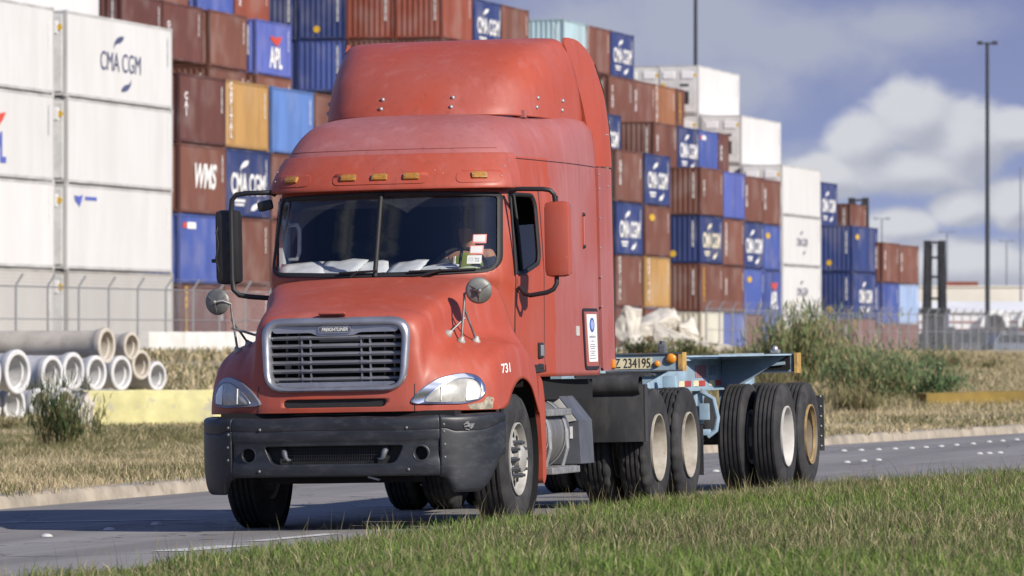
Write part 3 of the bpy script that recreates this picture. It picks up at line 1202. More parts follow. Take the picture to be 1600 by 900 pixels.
def side_marks(c, L, H, mark, rnd):
    yq = -0.006
    tr = (R(90), 0, 0)
    wide = L > 8
    cx = L / 2
    if mark in ('cma', 'cmac', 'cmaw', 'cmad'):
        mm = {'cma': M['white_paint'], 'cmac': M['cream_print'], 'cmaw': M['cma_dark'], 'cmad': M['cma_dark']}[mark]
        big = mark in ('cma', 'cmac')
        sc = {'cma': 0.90, 'cmac': 0.90, 'cmaw': 0.76, 'cmad': 0.55}[mark]
        text_obj('lettering', 'CMA CGM', mm, (cx, yq, H * 0.47), tr, c, size=1.22 * sc, bold=0.03 if big else 0.0, sx=0.92 if big else 1.1)
        dz = 0.80 if big else 0.95
        k = 0.75 if big else 0.9
        decal('swoosh', ME['leaf_up'], c, (cx - (0.5 if big else 0.2), yq, H * 0.47 + dz * sc), mm, (1.5 * k * sc, 1, k * sc))
        decal('swoosh', ME['leaf_down'], c, (cx + (0.9 if big else 0.6), yq, H * 0.47 - dz * sc), mm, (1.5 * k * sc, 1, k * sc))
        if big:
            decal('label', ME['rect'], c, (cx - 1.2, yq, H * 0.24), mm, (1.5, 1, 0.10))
            decal('label', ME['rect'], c, (cx - 1.2, yq, H * 0.18), mm, (1.2, 1, 0.08))
    elif mark in ('apl', 'aplw'):
        k = 1.0
        x = cx + (0.3 if mark == 'apl' else 0.0)
        text_obj('lettering', 'APL', M['white_paint'] if mark == 'apl' else M['apl_blue'], (x, yq, H * 0.32), tr, c, size=1.35, bold=0.04, sx=0.95)
        decal('wing_emblem', ME['wing'], c, (x, yq, H * 0.64), M['apl_red'], (1.0, 1, 0.65))
    elif mark == 'wms':
        text_obj('lettering', 'WMS', M['white_paint'], (cx + 0.1, yq, H * 0.53), tr, c, size=1.25, bold=0.035, shear=0.25, sx=1.0)
    elif mark == 'lbl':
        decal('label', ME['rect'], c, (1.5, yq, H * 0.83), M['white_paint'], (1.1, 1, 0.24))
        decal('label', ME['rect'], c, (0.62, yq, H * 0.83), M['apl_red'], (0.45, 1, 0.20))
    elif mark == 'dot':
        decal('round_label', ME['dot'], c, (1.6, yq, H * 0.76), M['yellow_print'], (1.3, 1, 0.34))
    elif mark == 'blue':
        decal('emblem', ME['wing'], c, (1.3, yq, H * 0.80), M['apl_blue'], (0.45, 1, 0.55))
        decal('label', ME['rect'], c, (2.7, yq, H * 0.84), M['apl_blue'], (1.3, 1, 0.12))
    elif mark and mark.startswith('v'):
        s = mark[2:]
        mm = M['yellow_print'] if mark[1] == 'y' else M['white_paint']
        text_obj('lettering', '\n'.join(s), mm, (0.85, yq, H * 0.55), tr, c, size=0.36, bold=0.014, sx=1.5)
    # small number block every box carries
    decal('serial_print', ME['serial'], c, (L - 0.55, yq, H * 0.86), M['white_paint'] if mark not in ('cmaw', 'cmad', 'aplw', 'white') else M['grey_print'],
          (1.1, 1, 0.62))


def end_marks(c, L, H, col, reefer):
    if reefer:
        b = MB()
        b.box((-0.02, CW / 2, H * 0.50), (0.05, CW - 0.30, H - 0.34), bev=0.02)
        b.box((-0.06, CW * 0.27, H * 0.80), (0.06, 0.72, 0.42), bev=0.03, mi=1)
        b.box((-0.06, CW * 0.72, H * 0.80), (0.06, 0.72, 0.42), bev=0.03, mi=1)
        b.box((-0.05, CW * 0.5, H * 0.35), (0.03, 1.3, 0.75), bev=0.02, mi=2)
        b.cyl((-0.05, CW * 0.10, H * 0.80), (-0.08, CW * 0.10, H * 0.80), 0.11, 12, mi=3)
        b.cyl((-0.05, CW * 0.86, H * 0.60), (-0.08, CW * 0.86, H * 0.60), 0.12, 12, mi=3)
        b.box((-0.052, CW * 0.34, H * 0.60), (0.02, 0.5, 0.14), mi=2)
        o = b.build('refrigeration_unit', [M['plate_white'], M['white_wall'], M['machine'], M['yellow_print']], c)
    else:
        decal('serial_print', ME['serial'], c, (-0.004, 0.42, H * 0.86), M['white_paint'], (0.9, 1, 0.85), rotz=-R(90))
        if col == 'N':
            decal('round_label', ME['dot'], c, (-0.004, 1.5, H * 0.2), M['yellow_print'], (0.35, 1, 0.35), rotz=-R(90))


M['plate_white'] = mat('white_unit_panel', (0.62, 0.62, 0.60), 0.6)


def wall_depth(xa, o):
    t = (xa - 800) / F
    # wall line: X = -11.8 + 0.239 (d - 213), shifted o to the left/back of it
    # P(s) = (-11.8 + s*SP - o*CP, 213 + s*CP + o*SP)
    s = (t * (213 + o * SP) + 11.8 + o * CP) / (SP - t * CP)
    return 213 + s * CP + o * SP


ORD = {1: 'lowest', 2: 'second up', 3: 'third up', 4: 'fourth up', 5: 'fifth up', 6: 'sixth up', 7: 'seventh up'}
n_cont = 0


def stack(desc, xa, cols, o=0.0, d=None, L=6.058, H=2.591, base=0.85, first=1, end=True, reefer=False, far_px=None, jit=0.05):
    """containers from level `first` upward; near lower corner at photo column xa"""
    global n_cont
    if d is None:
        d = wall_depth(xa, o)
    rnd = random.Random(int(xa * 7 + o * 100 + L * 10))
    x0, y0 = (xa - 800) * d / F, d
    top = first + len(cols) - 1
    for i, e in enumerate(cols):
        lv = first + i
        col, _, mark = e.partition(':')
        body, frame = container_meshes(L, H, reefer)
        c = link_mesh('shipping_container', body)
        jx, jy = rnd.uniform(-jit, jit), rnd.uniform(-jit, jit) * 0.6
        c.location = (x0 + jx * SP - jy * CP, y0 + jx * CP + jy * SP, base + (lv - 1) * H)
        c.rotation_euler = (0, 0, R(90) - PHI)
        k = rnd.uniform(0.92, 1.0) if col in 'WG' else rnd.uniform(0.86, 1.12)
        c.color = (*[v * k for v in CCOL[col]], 1)
        f = link_mesh('frame', frame, c)
        f.color = (*[v * k * 0.80 for v in CCOL[col]], 1)
        pos = 'topmost' if lv == top else ORD[lv]
        tag(c, f"{CWORD[col]} container{MARKWORD.get(mark, '')}, {pos} in {desc}", 'shipping container', 'stacked shipping containers')
        if len(c['label'].split()) > 16:
            print('LONG LABEL', c['label'])
        side_marks(c, L, H, mark, rnd)
        if end:
            end_marks(c, L, H, col, reefer)
        n_cont += 1
    return d


# --- front row, left of the truck
d_w = wall_depth(105, -1.7)
stack('the tall white stack right of the gap', 105, ['G', 'W:blue', 'W', 'W:cmaw'], o=-1.7, L=12.19, H=2.9, base=0.83, reefer=True)
X1, Y1 = (105 - 800) * d_w / F, d_w
X2, Y2 = X1 - 13.6 * SP, Y1 - 13.6 * CP
stack('the white stack at the left photo edge', 800 + F * X2 / Y2, ['G', 'W', 'W:aplw', 'W'], d=Y2, L=12.19, H=2.9, base=0.83, reefer=True)
dq = wall_depth(155, 1.3)
X3, Y3 = (155 - 800) * dq / F - 12.19 * SP, dq - 12.19 * CP
stack('the row behind the white stacks', 800 + F * X3 / Y3, ['W'], d=Y3, L=12.19, H=2.9, base=0.83, first=5, reefer=True)
stack('the stack beside the white containers', 281, ['D:vyCAPITAL', 'U:lbl', 'B:wms', 'D:vwCAI'], o=0)
stack('the stack under the mustard container', 352, ['B', 'B', 'N:cma', 'Y:vwCAPITAL'], o=0)
stack('the stack left of the cab roof', 425, ['B', 'B', 'B', 'L'], o=0)
stack('the stack touching the cab roof in view', 492, ['B', 'B', 'B', 'B'], o=0)
# --- second block, upper left
stack('the upper row above the white stacks', 190, ['D'], o=13.4, first=6)
stack('the upper left row above the maroon stack', 256, ['D:vwOK'], o=13.4, first=6)
stack('the upper left row above mustard', 327, ['B', 'B'], o=13.4, first=5)
stack('the upper row left of ribbed ends', 401, ['B', 'V:apl'], o=13.4, first=5)
stack('the highest row at the top left', 234, ['B'], o=16.2, first=7)
stack('the highest row beside the ribbed navy ends', 308, ['U:vwMSC'], o=16.2, first=7)
stack('the narrow gap beside the ribbed navy ends', 367, ['R:vwTEX'], o=16.2, first=7)
# --- third block: four stacks side by side showing ribbed ends
d_c = 286.0
Xc, Yc = (692 - 800) * d_c / F, d_c
for k, (cols, desc) in enumerate([(['B', 'R'], 'the ribbed end nearest the logo boxes'), (['B', 'R'], 'the ribbed end above the cab roof'),
                                  (['U', 'N'], 'the ribbed end left of the roof fairing'), (['N', 'N'], 'the ribbed end above the red wing box')]):
    o_ = 2.5 * k
    xx, yy = Xc - o_ * CP, Yc + o_ * SP
    stack(desc, 800 + F * xx / yy, cols, d=yy, first=6, base=0.75)


def c_line(xa):
    t = (xa - 800) / F
    s = (t * d_c - Xc) / (SP - t * CP)
    return d_c + s * CP


for xa, cols, desc in [(742, ['N', 'N:cma'], 'the row above the roof fairing'), (784, ['B', 'B'], 'the row beside the pale aqua box'), (881, ['B', 'A'], 'the row above the fairing corner'),
                       (916, ['B', 'B'], 'the row just right of the fairing top'), (955, ['B', 'N:cma'], 'the row end right of the fairing')]:
    stack(desc, xa, cols, d=c_line(xa), first=6, base=0.55)
# --- right of the truck, rear rows
stack('the rear row next to the fairing', 952, ['B:vwCLOU'], o=6.8, first=6, base=0.2)
stack('the rear row, second box from the fairing', 988, ['B:vwGOLD'], o=6.8, first=6, base=0.2)
stack('the rear row, third box from the fairing', 1022, ['O:vwCAPITAL'], o=6.8, first=6, base=0.2)
stack('the rear row beside the white boxes', 1057, ['D:vyCRONOS'], o=6.8, first=6, base=0.2)
stack('the middle row behind the cab edge', 932, ['N', 'N:cma'], o=4.2, first=4, base=0.2)
stack('the middle row showing a ribbed brown end', 1022, ['B', 'B:vwUES'], o=4.2, first=4, base=0.2)
stack('the middle row under the maroon box', 1060, ['N:cma'], o=4.2, first=5, base=0.2)
stack('the middle row between navy and maroon', 1092, ['U:lbl'], o=4.2, first=5, base=0.2)
stack('the middle row left of the white step', 1122, ['D:vwHHH'], o=4.2, first=5, base=0.2)
# --- right of the truck, front row
stack('the front stack nearest the cab rear', 963, ['B', 'B:vwCAPITAL', 'N:cma', 'B:vwGOLD'], o=-0.4, base=0.32)
stack('the front stack with a mustard box', 1008, ['B', 'Y:vwCAPITAL', 'B:dot', 'N:cma'], o=-0.4, base=0.32)
stack('the front stack with ribbed ends showing', 1095, ['C', 'B:vyCRONOS', 'N:cmac', 'B:vwCAI'], o=1.0, base=0.22)
stack('the front stack topped by bright blue', 1130, ['U', 'B:vwUES', 'B:vwCRONOS', 'V'], o=1.0, base=0.17)
stack('the front stack before the last brown one', 1162, ['B', 'U:dot', 'N:cma', 'B:vwGOLD'], o=1.0, base=0.10)
stack('the front stack left of the white wall', 1192, ['U', 'U:apl', 'U:dot', 'B:vwGOLD'], o=1.0, base=0.05)
# --- white stair of long containers
stack('the long white stack facing the road', 1223, ['W', 'W:cmad', 'W:cmad', 'W'], o=0.9, L=12.19, H=2.9, base=-0.22, reefer=True)
stack('the white stair, middle step', 1158, ['W', 'W:white'], o=3.5, L=12.19, H=2.9, base=-0.22, first=4, reefer=True)
stack('the white stair, highest step', 1091, ['W', 'W:white'], o=6.0, L=12.19, H=2.9, base=-0.22, first=5, reefer=True)
stack('the white row behind the highest step', 1032, ['W', 'W:white'], d=wall_depth(1091, 6.0) + 0.6, L=12.19, H=2.9, base=-0.22, first=5, reefer=True)
# --- far right stacks
stack('the navy stack right of the white wall', 1332, ['B', 'N:cma', 'N:dot'], d=358, L=9.12, H=2.9, base=-0.33)
stack('the row behind the navy stack', 1282, ['N', 'N:cma'], d=364, H=2.9, base=-0.33, first=3)
stack('the brown stub behind the navy stack', 1329, ['B', 'B'], d=372, base=-0.3, first=3)
stack('the far pair beside the lifting mast, left', 1379, ['B', 'U', 'B:vwGOLD'], d=366, base=-0.3)
stack('the far pair beside the lifting mast, right', 1406, ['B', 'P', 'B:vwGOLD'], d=376, base=-0.3, L=7.6)

# ================================================================== yard fence
def chain_link_mat():
    m = bpy.data.materials.new('chain_link_wire')
    m.use_nodes = True
    t = m.node_tree
    t.nodes.clear()
    g = NT(t)
    tc = g.n('ShaderNodeTexCoord')
    sp = g.n('ShaderNodeSeparateXYZ')
    g.link(tc.outputs['Object'], sp.inputs[0])
    k = 1.0 / 0.085

    def wires(a):
        w = g.math('FRACT', g.math('MULTIPLY', a, k))
        return g.math('LESS_THAN', w, 0.11)
    a = g.math('ADD', sp.outputs[0], sp.outputs[2])
    b = g.math('SUBTRACT', sp.outputs[0], sp.outputs[2])
    on = g.math('MAXIMUM', wires(a), wires(b))
    d = g.n('ShaderNodeBsdfPrincipled', Roughness=0.5)
    d.inputs['Base Color'].default_value = (0.42, 0.44, 0.47, 1)
    d.inputs['Metallic'].default_value = 0.3
    tr = g.n('ShaderNodeBsdfTransparent')
    mx = g.n('ShaderNodeMixShader')
    g.link(on, mx.inputs[0])
    g.link(tr.outputs[0], mx.inputs[1])
    g.link(d.outputs[0], mx.inputs[2])
    o = g.n('ShaderNodeOutputMaterial')
    g.link(mx.outputs[0], o.inputs[0])
    return m


M['chain'] = chain_link_mat()


def fence(label, v0, v1, u=-57.3, h=2.15, step=3.05, group='chain-link yard fences'):
    A = UV(u, v0, 0)
    e = empty('chain_link_fence', (A.x, A.y, 0), (0, 0, R(90) - TH))
    tag(e, label, 'fence', group)
    n = int((v1 - v0) / step)
    zs = [field_z(u, v0 + i * step) for i in range(n + 1)]
    rails, wires = MB(), MB()
    mv, mf = [], []
    post_me = None
    for i in range(n + 1):
        x = i * step
        if post_me is None:
            b = MB()
            b.tube([(0, 0, -0.3), (0, 0, h), (0.02, -0.22, h + 0.34)], 0.036, 8)
            po = b.build('post', M['galv'], e, smooth=40)
            post_me = po.data
        else:
            po = link_mesh('post', post_me, e)
        po.location = (x, 0, zs[i])
        if i < n:
            z0, z1 = zs[i], zs[i + 1]
            rails.tube([(x, 0.0, z0 + h - 0.03), (x + step, 0.0, z1 + h - 0.03)], 0.024, 6)
            rails.tube([(x, 0.0, z0 + h * 0.52), (x + step, 0.0, z1 + h * 0.52)], 0.016, 6)
            for (dy, dz) in ((-0.06, 0.1), (-0.13, 0.21), (-0.21, 0.32)):
                wires.tube([(x, dy, z0 + h + dz), (x + step, dy, z1 + h + dz)], 0.007, 4)
            b0 = len(mv)
            mv += [(x, 0.03, z0 + 0.03), (x + step, 0.03, z1 + 0.03), (x + step, 0.03, z1 + h - 0.04), (x, 0.03, z0 + h - 0.04)]
            mf.append((b0, b0 + 1, b0 + 2, b0 + 3))
    rails.build('rail', M['galv'], e, smooth=40)
    wires.build('barbed_wire', M['galv'], e)
    mesh_obj('wire_mesh', mv, mf, M['chain'], e)
    return e


fence('chain-link fence with barbed wire before the white and maroon stacks', 158, 226)
fence('chain-link fence behind the trailer reaching the right photo edge', 268, 405)

# ================================================================== concrete pipes
def pipe(label, px, py, d, od, ang, m, L=2.4, group='concrete pipes piled on the verge'):
    """bell end centre at the pixel; od is the bell's outside diameter"""
    b = MB()
    r = od / 2
    rb = r * 0.83
    ri = r * 0.68
    rs = r * 0.76
    bl = 0.16
    prof = [(ri, -L), (rb, -L), (rb, -bl - 0.16), (r * 0.95, -bl), (r, -bl + 0.04), (r, -0.02), (r - 0.02, 0.0), (rs + 0.012, 0.0), (rs, -0.012), (rs, -0.11), (ri, -0.125), (ri, -L)]
    b.lathe(prof, (0, 0, 0), 'x', 40)
    o = b.build('concrete_pipe', m, smooth=35)
    o.location = P(px, py, d)
    o.rotation_euler = (R(random.uniform(0, 300)), 0, R(ang))
    return tag(o, label, 'pipe', group)


C1, C2 = M['concrete'], M['concrete_tan']
for a in [('long tan pipe lying across the top of the pile', 168, 540, 121, 0.76, -24, C2, 3.0),
          ('grey pipe at the left photo edge, middle layer, widest mouth', 29, 581, 111, 0.86, -30, C1),
          ('grey pipe second from the left in the middle layer', 83, 585, 115, 0.76, -30, C1),
          ('grey pipe third from the left in the middle layer', 116, 580, 118, 0.78, -30, C1),
          ('grey pipe fourth from the left in the middle layer, right of centre', 152, 583, 120, 0.74, -30, C1),
          ('grey pipe under the bell of the long top pipe', 191, 583, 123, 0.75, -32, C1),
          ('grey pipe at the right end of the pile, on the ground', 247, 588, 128, 0.66, -34, C1),
          ('tan pipe with its mouth just right of the long top pipe', 207, 541, 126, 0.62, -30, C2),
          ('tan pipe squeezed between two grey mouths at the right of the pile', 222, 570, 127, 0.66, -34, C2),
          ('grey pipe on the ground at the left photo edge', 24, 633, 112, 0.74, -30, C1),
          ('grey pipe on the ground, second from the left edge', 64, 634, 114, 0.70, -30, C1),
          ('grey pipe on the ground beside the weeds', 103, 632, 117, 0.68, -30, C1),
          ('grey pipe cut off by the left photo edge, middle layer', -16, 583, 110, 0.80, -30, C1),
          ('grey pipe on the ground cut off by the left edge', -14, 634, 111, 0.74, -30, C1),
          ('grey pipe mostly hidden behind the yellow barrier end', 143, 632, 120, 0.68, -30, C1),
          ('grey pipe hidden low behind the yellow barrier, beside the right end', 186, 628, 124, 0.68, -30, C1)]:
    pipe(*a)

# ================================================================== barriers
def barrier(name, label, a, b, h, m, prof, group=None, ends=None, cat='barrier'):
    """extruded barrier between two world points on the ground"""
    a, b = Vector(a), Vector(b)
    L = (b - a).length
    k = MB()
    n = 24
    vs = []
    r2 = random.Random(int(L * 31 + a.x * 7))
    for i in range(n + 1):
        x = L * i / n
        for (y, z) in prof:
            j = 0.008
            vs.append((x, y + r2.uniform(-j, j), z * h + r2.uniform(-j, j) * (1 if z > 0 else 0)))
    mp = len(prof)
    fs = []
    for i in range(n):
        for q in range(mp):
            fs.append((i * mp + q, (i + 1) * mp + q, (i + 1) * mp + (q + 1) % mp, i * mp + (q + 1) % mp))
    k.add(vs, fs)
    k.add(vs[:mp], [tuple(range(mp))], mi=1)
    k.add(vs[-mp:], [tuple(range(mp))], mi=1)
    o = k.build(name, [m, ends or m], smooth=30)
    o.location = a
    o.rotation_euler = (0, math.asin((b.z - a.z) / L) * -1, math.atan2(b.y - a.y, b.x - a.x))
    return tag(o, label, cat, group)


JER = [(-0.30, -0.1), (-0.30, 0.09), (-0.26, 0.10), (-0.10, 0.40), (-0.075, 0.97), (-0.06, 1.0), (0.06, 1.0), (0.075, 0.97), (0.10, 0.40), (0.26, 0.10), (0.30, 0.09), (0.30, -0.1)]
BLK = [(-0.16, -0.1), (-0.15, 0.96), (-0.13, 1.0), (0.13, 1.0), (0.15, 0.96), (0.16, -0.1)]
ya, yb = P(128, 678, 107), P(560, 680, 109)
barrier('yellow_barrier', 'pale yellow painted concrete barrier behind the front bumper', (ya.x, ya.y, -0.33), (yb.x, yb.y, -0.33), 0.84, M['yellow_barrier'], BLK, None, M['concrete_tan'])
for k, (v0, v1, lab) in enumerate([(172.5, 182.3, 'pale concrete wall block right of the pipe pile'), (182.4, 192.2, 'pale concrete wall block next to the spot mirror'),
                                   (192.3, 202, 'pale concrete wall block mostly hidden by the hood')]):
    A_, B_ = UV(-54.9, v0, 0), UV(-54.9, v1, 0)
    barrier('concrete_barrier', lab, (A_.x, A_.y, field_z(-54.9, v0) - 0.02), (B_.x, B_.y, field_z(-54.9, v1) - 0.02), 0.74, M['barrier_pale'], BLK, 'pale concrete wall along the fence')
oa, ob = P(1440, 635, 116), P(1720, 635, 119)
for t_ in (oa, ob):
    uu, vv = to_uv(t_.x, t_.y)
    t_.z = field_z(uu, vv) - 0.03
barrier('ochre_barrier', 'low dark ochre barrier in the dry grass at right', (oa.x, oa.y, oa.z), (ob.x, ob.y, ob.z), 0.36, M['ochre_barrier'], BLK)

# ================================================================== rubble
def chunk(label, px, py, d, sx, sy, sz, seed, rot, m='rubble_pale'):
    r2 = random.Random(seed)
    bm = bmesh.new()
    for _ in range(16):
        v = Vector((r2.uniform(-1, 1), r2.uniform(-1, 1), r2.uniform(-1, 1)))
        v = v / max(abs(v.x), abs(v.y), abs(v.z)) * r2.uniform(0.75, 1.0)
        bm.verts.new((v.x * sx / 2, v.y * sy / 2, v.z * sz / 2))
    bmesh.ops.convex_hull(bm, input=bm.verts)
    for v in [v for v in bm.verts if not v.link_faces]:
        bm.verts.remove(v)
    bmesh.ops.subdivide_edges(bm, edges=bm.edges[:], cuts=3, use_grid_fill=True)
    for v in bm.verts:
        v.co += Vector((r2.gauss(0, 1), r2.gauss(0, 1), r2.gauss(0, 1))) * 0.022 * min(1.0, max(sx, sz))
    me = bpy.data.meshes.new('rubble_chunk')
    bm.to_mesh(me)
    bm.free()
    finish(me, M[m], None)
    o = link_mesh('rubble_chunk', me)
    o.location = P(px, py, d)
    o.rotation_euler = [R(q) for q in rot]
    return tag(o, label, 'concrete rubble', 'broken concrete heap behind the trailer')


for a in [('tall cream broken slab standing against the cab rear', 978, 508, 219, 1.3, 0.9, 1.6, 3, (0, 12, 20)),
          ('wide white slab tilted across the top of the heap', 1022, 506, 224, 2.4, 1.2, 0.7, 5, (20, -18, 10)),
          ('pale block under the tilted slab, left of the middle', 1000, 540, 218, 1.7, 1.0, 0.9, 8, (5, 8, 30)),
          ('pointed white chunk in the middle of the heap', 1046, 534, 219, 1.9, 1.0, 1.1, 11, (10, 25, -15)),
          ('pale chunk right of the middle leaning outwards', 1072, 524, 225, 1.2, 0.9, 1.3, 14, (0, -20, 40)),
          ('low white slab lying in the weeds right of the heap', 1108, 542, 217, 1.9, 0.7, 0.42, 17, (6, 4, 8)),
          ('small cream stone near the bush at the heap end', 1186, 552, 214, 0.75, 0.6, 0.5, 21, (10, 5, 50)),
          ('grey-white slab at the foot of the heap', 985, 553, 214, 1.6, 0.9, 0.6, 25, (0, -8, 12)),
          ('rough white block at the foot, below the pointed chunk', 1062, 552, 215, 1.3, 0.8, 0.55, 29, (4, 10, 60))]:
    chunk(*a)
chunk('rough grey broken end of the yellow barrier behind the weeds', 133, 645, 106.6, 0.36, 0.5, 0.95, 33, (0, 4, 10), 'concrete_tan')

# ================================================================== light masts, buildings, machines far right
def mast(label, px, y_top, y_base, d, r0, r1, head, m, group='light masts of the yard'):
    base = P(px, y_base, d)
    base.z = 0.0
    top = P(px, y_top, d).z
    e = empty('light_mast', base)
    tag(e, label, 'light mast', group)
    b = MB()
    b.tube([(0, 0, -0.3), (0, 0, top * 0.5), (0, 0, top)], [r0, (r0 + r1) / 2, r1], 10)
    b.build('pole', m, e, smooth=50)
    if head:
        h = MB()
        w = head
        h.bar((-w, 0, top - 0.1), (w, 0, top - 0.1), 0.12, 0.12)
        for s in (-1, 1):
            h.box((s * w, -0.1, top - 0.05), (w * 0.7, 0.5, 0.3), bev=0.05)
        h.build('lamp_head', m, e)
    return e


mast('tall dark light mast at right with a two-lamp head', 1543, 66, 470, 480, 0.22, 0.15, 0.62, M['pole_dark'])
mast('dark mast rising above the white stair, top out of frame', 1087, -130, 480, 520, 0.22, 0.16, 0.7, M['pole_dark'])
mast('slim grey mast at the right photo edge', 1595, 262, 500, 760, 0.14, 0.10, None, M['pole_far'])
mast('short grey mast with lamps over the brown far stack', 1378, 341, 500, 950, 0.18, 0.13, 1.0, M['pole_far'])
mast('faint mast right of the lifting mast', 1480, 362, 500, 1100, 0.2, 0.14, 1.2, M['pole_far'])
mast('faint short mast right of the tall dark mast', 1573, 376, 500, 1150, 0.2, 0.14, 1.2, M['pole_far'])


def warehouse(name, label, px0, px1, y_eave, d, depth, m, roof_h=0.0, stripes=False, arch=()):
    a, b = P(px0, y_eave, d), P(px1, y_eave, d)
    L, H = b.x - a.x, a.z + 0.4
    e = empty(name, (a.x, a.y, -0.4), (0, 0, R(-4)))
    tag(e, label, 'building')
    k = MB()
    k.box((L / 2, depth / 2, H / 2), (L, depth, H))
    k.build('wall', m, e)
    k = MB()
    if roof_h > 0:
        k.prism([(-0.3, H), (depth / 2, H + roof_h), (depth + 0.3, H), (depth + 0.3, H - 0.15), (-0.3, H - 0.15)], 'x', -0.3, L + 0.3)
    else:
        k.box((L / 2, depth / 2, H + 0.12), (L + 0.4, depth + 0.4, 0.25))
    k.build('roof', m, e)
    if stripes:
        for z in stripes:
            k = MB()
            k.box((L / 2, -0.04, z), (L, 0.06, 0.20))
            k.build('red_stripe', M['red_trim'], e)
    for (x, w, h) in arch:
        k = MB()
        k.prism([(x + w / 2 * math.cos(t), h * math.sin(t)) for t in np.linspace(0, math.pi, 14)], 'y', -1.2, -0.06)
        ko = k.build('arched_roof', M['white_wall'], e)
        ko.location.z = H * 0.62
        k = MB()
        k.prism([(x + w / 2 * 0.72 * math.cos(t), h * 0.75 * math.sin(t)) for t in np.linspace(0, math.pi, 14)], 'y', -1.25, -1.19)
        ko = k.build('arched_opening', M['dark_void'], e)
        ko.location.z = H * 0.62
    for i in range(int(L / 7)):
        k = MB()
        k.box((3 + i * 7, -0.03, 1.6), (2.6, 0.08, 2.6))
        k.build('door', M['galv'] if i % 2 else M['machine'], e)
    return e


warehouse('long_warehouse', 'long cream warehouse far behind the fence at right', 1425, 1800, 449, 900, 30, M['cream_wall'])
warehouse('white_shed', 'white shed with dark red stripes behind the right fence', 1432, 1760, 486, 640, 18, M['white_wall'], 1.1, (3.4, 2.55), ((8.7, 3.2, 1.9), (13.0, 3.6, 2.3)))
bx = MB()
for i, c_ in enumerate((0, 1)):
    pass
for k, (px, col, lab) in enumerate([(1497, 'R', 'red container on the far warehouse skyline'), (1562, 'N', 'small navy container on the far skyline')]):
    body, frame = container_meshes(6.058, 2.591, False)
    c = link_mesh('shipping_container', body)
    p = P(px, 448 if k == 0 else 456, 985)
    c.location = (p.x - 2.5, p.y, p.z - 1.7)
    c.rotation_euler = (0, 0, R(8))
    c.color = (*CCOL[col], 1)
    f = link_mesh('frame', frame, c)
    f.color = c.color
    tag(c, lab, 'shipping container')


def lifting_machine(px, y_top, d, label, k=1.0, full=True):
    base = P(px, 520, d)
    base.z = -0.25
    H = P(px, y_top, d).z + 0.25
    e = empty('container_handler', base, (0, 0, R(-10)))
    tag(e, label, 'container handler')
    b = MB()
    for s in (-1, 1):
        b.bar((s * 0.66, 0, 0.3), (s * 0.50, 0.25, H), 0.46, 0.46, up=(0, 1, 0))
        b.bar((s * 0.34, 0.1, 0.3), (s * 0.28, 0.3, H * 0.97), 0.2, 0.3, up=(0, 1, 0))
        b.tube([(s * 0.62, -0.2, 0.5), (s * 0.55, 0.0, H * 0.9)], 0.05, 6)
    for z in (0.12, 0.32, 0.52, 0.70, 0.86, 0.985):
        b.bar((-0.62, 0.1, H * z), (0.62, 0.1, H * z), 0.22, 0.16)
    b.build('mast', M['machine'], e)
    if full:
        b = MB()
        b.box((0, 2.6, 1.25), (2.5, 4.2, 1.3), bev=0.15)
        b.box((0, 4.6, 1.5), (2.3, 1.2, 1.5), bev=0.2)
        b.build('body', M['machine'], e)
        b = MB()
        b.box((0, 2.0, 2.7), (1.5, 1.6, 1.7), bev=0.12)
        b.build('operator_cab', M['dark_glass'], e)
        for (x, y) in ((-1.15, 0.9), (1.15, 0.9), (-1.1, 4.2), (1.1, 4.2)):
            b = MB()
            b.lathe([(0.25, -0.22), (0.6, -0.25), (0.68, -0.15), (0.68, 0.15), (0.6, 0.25), (0.25, 0.22)], (x, y, 0.68), 'x', 24)
            b.build('wheel', M['rubber'], e, smooth=40)
        b = MB()
        b.bar((-1.1, -0.45, H * 0.42), (1.1, -0.45, H * 0.42), 0.25, 0.3)
        b.bar((-1.0, -0.3, H * 0.42), (-1.0, 0.1, H * 0.42), 0.2, 0.2)
        b.bar((1.0, -0.3, H * 0.42), (1.0, 0.1, H * 0.42), 0.2, 0.2)
        b.build('lifting_beam', M['machine'], e)
    return e


lifting_machine(1460, 376, 395, 'dark container handler with a tall lattice mast beside the far stack')
lifting_machine(1341, 309, 420, 'mast top of a container handler behind the brown stub', full=True)


def parked_car(px, d, label, col, tall):
    base = P(px, 545, d)
    base.z = -0.1
    e = empty('parked_car', base, (0, 0, R(20)))
    tag(e, label, 'car', 'vehicles parked beyond the right fence')
    m = mat('vehicle_paint', col, 0.4)
    b = MB()
    hood = 1.0
    b.prism([(-2.4, 0.35), (2.4, 0.35), (2.45, 0.95), (1.3, 1.05), (0.7, 1.6 + tall), (-1.9, 1.62 + tall), (-2.4, 1.05)], 'y', -0.9, 0.9)
    b.build('body', m, e)
    b = MB()
    b.prism([(1.15, 1.08), (0.66, 1.54 + tall), (-1.8, 1.55 + tall), (-2.1, 1.08)], 'y', -0.915, 0.915)
    b.build('window', M['dark_glass'], e)
    for (x, y) in ((-1.5, -0.8), (1.5, -0.8), (-1.5, 0.8), (1.5, 0.8)):
        b = MB()
        b.lathe([(0.12, -0.1), (0.33, -0.11), (0.35, -0.06), (0.35, 0.06), (0.33, 0.11), (0.12, 0.1)], (x, y, 0.35), 'y', 20)
        b.build('wheel', M['rubber'], e, smooth=40)
    return e


parked_car(1500, 430, 'dark parked vehicle behind the fence, right of the lifting mast', (0.05, 0.055, 0.065), 0.25)
parked_car(1540, 440, 'dark van-like vehicle parked in the middle behind the right fence', (0.03, 0.035, 0.045), 0.45)
parked_car(1590, 430, 'blue-grey vehicle parked behind the fence at the photo edge', (0.10, 0.12, 0.16), 0.1)

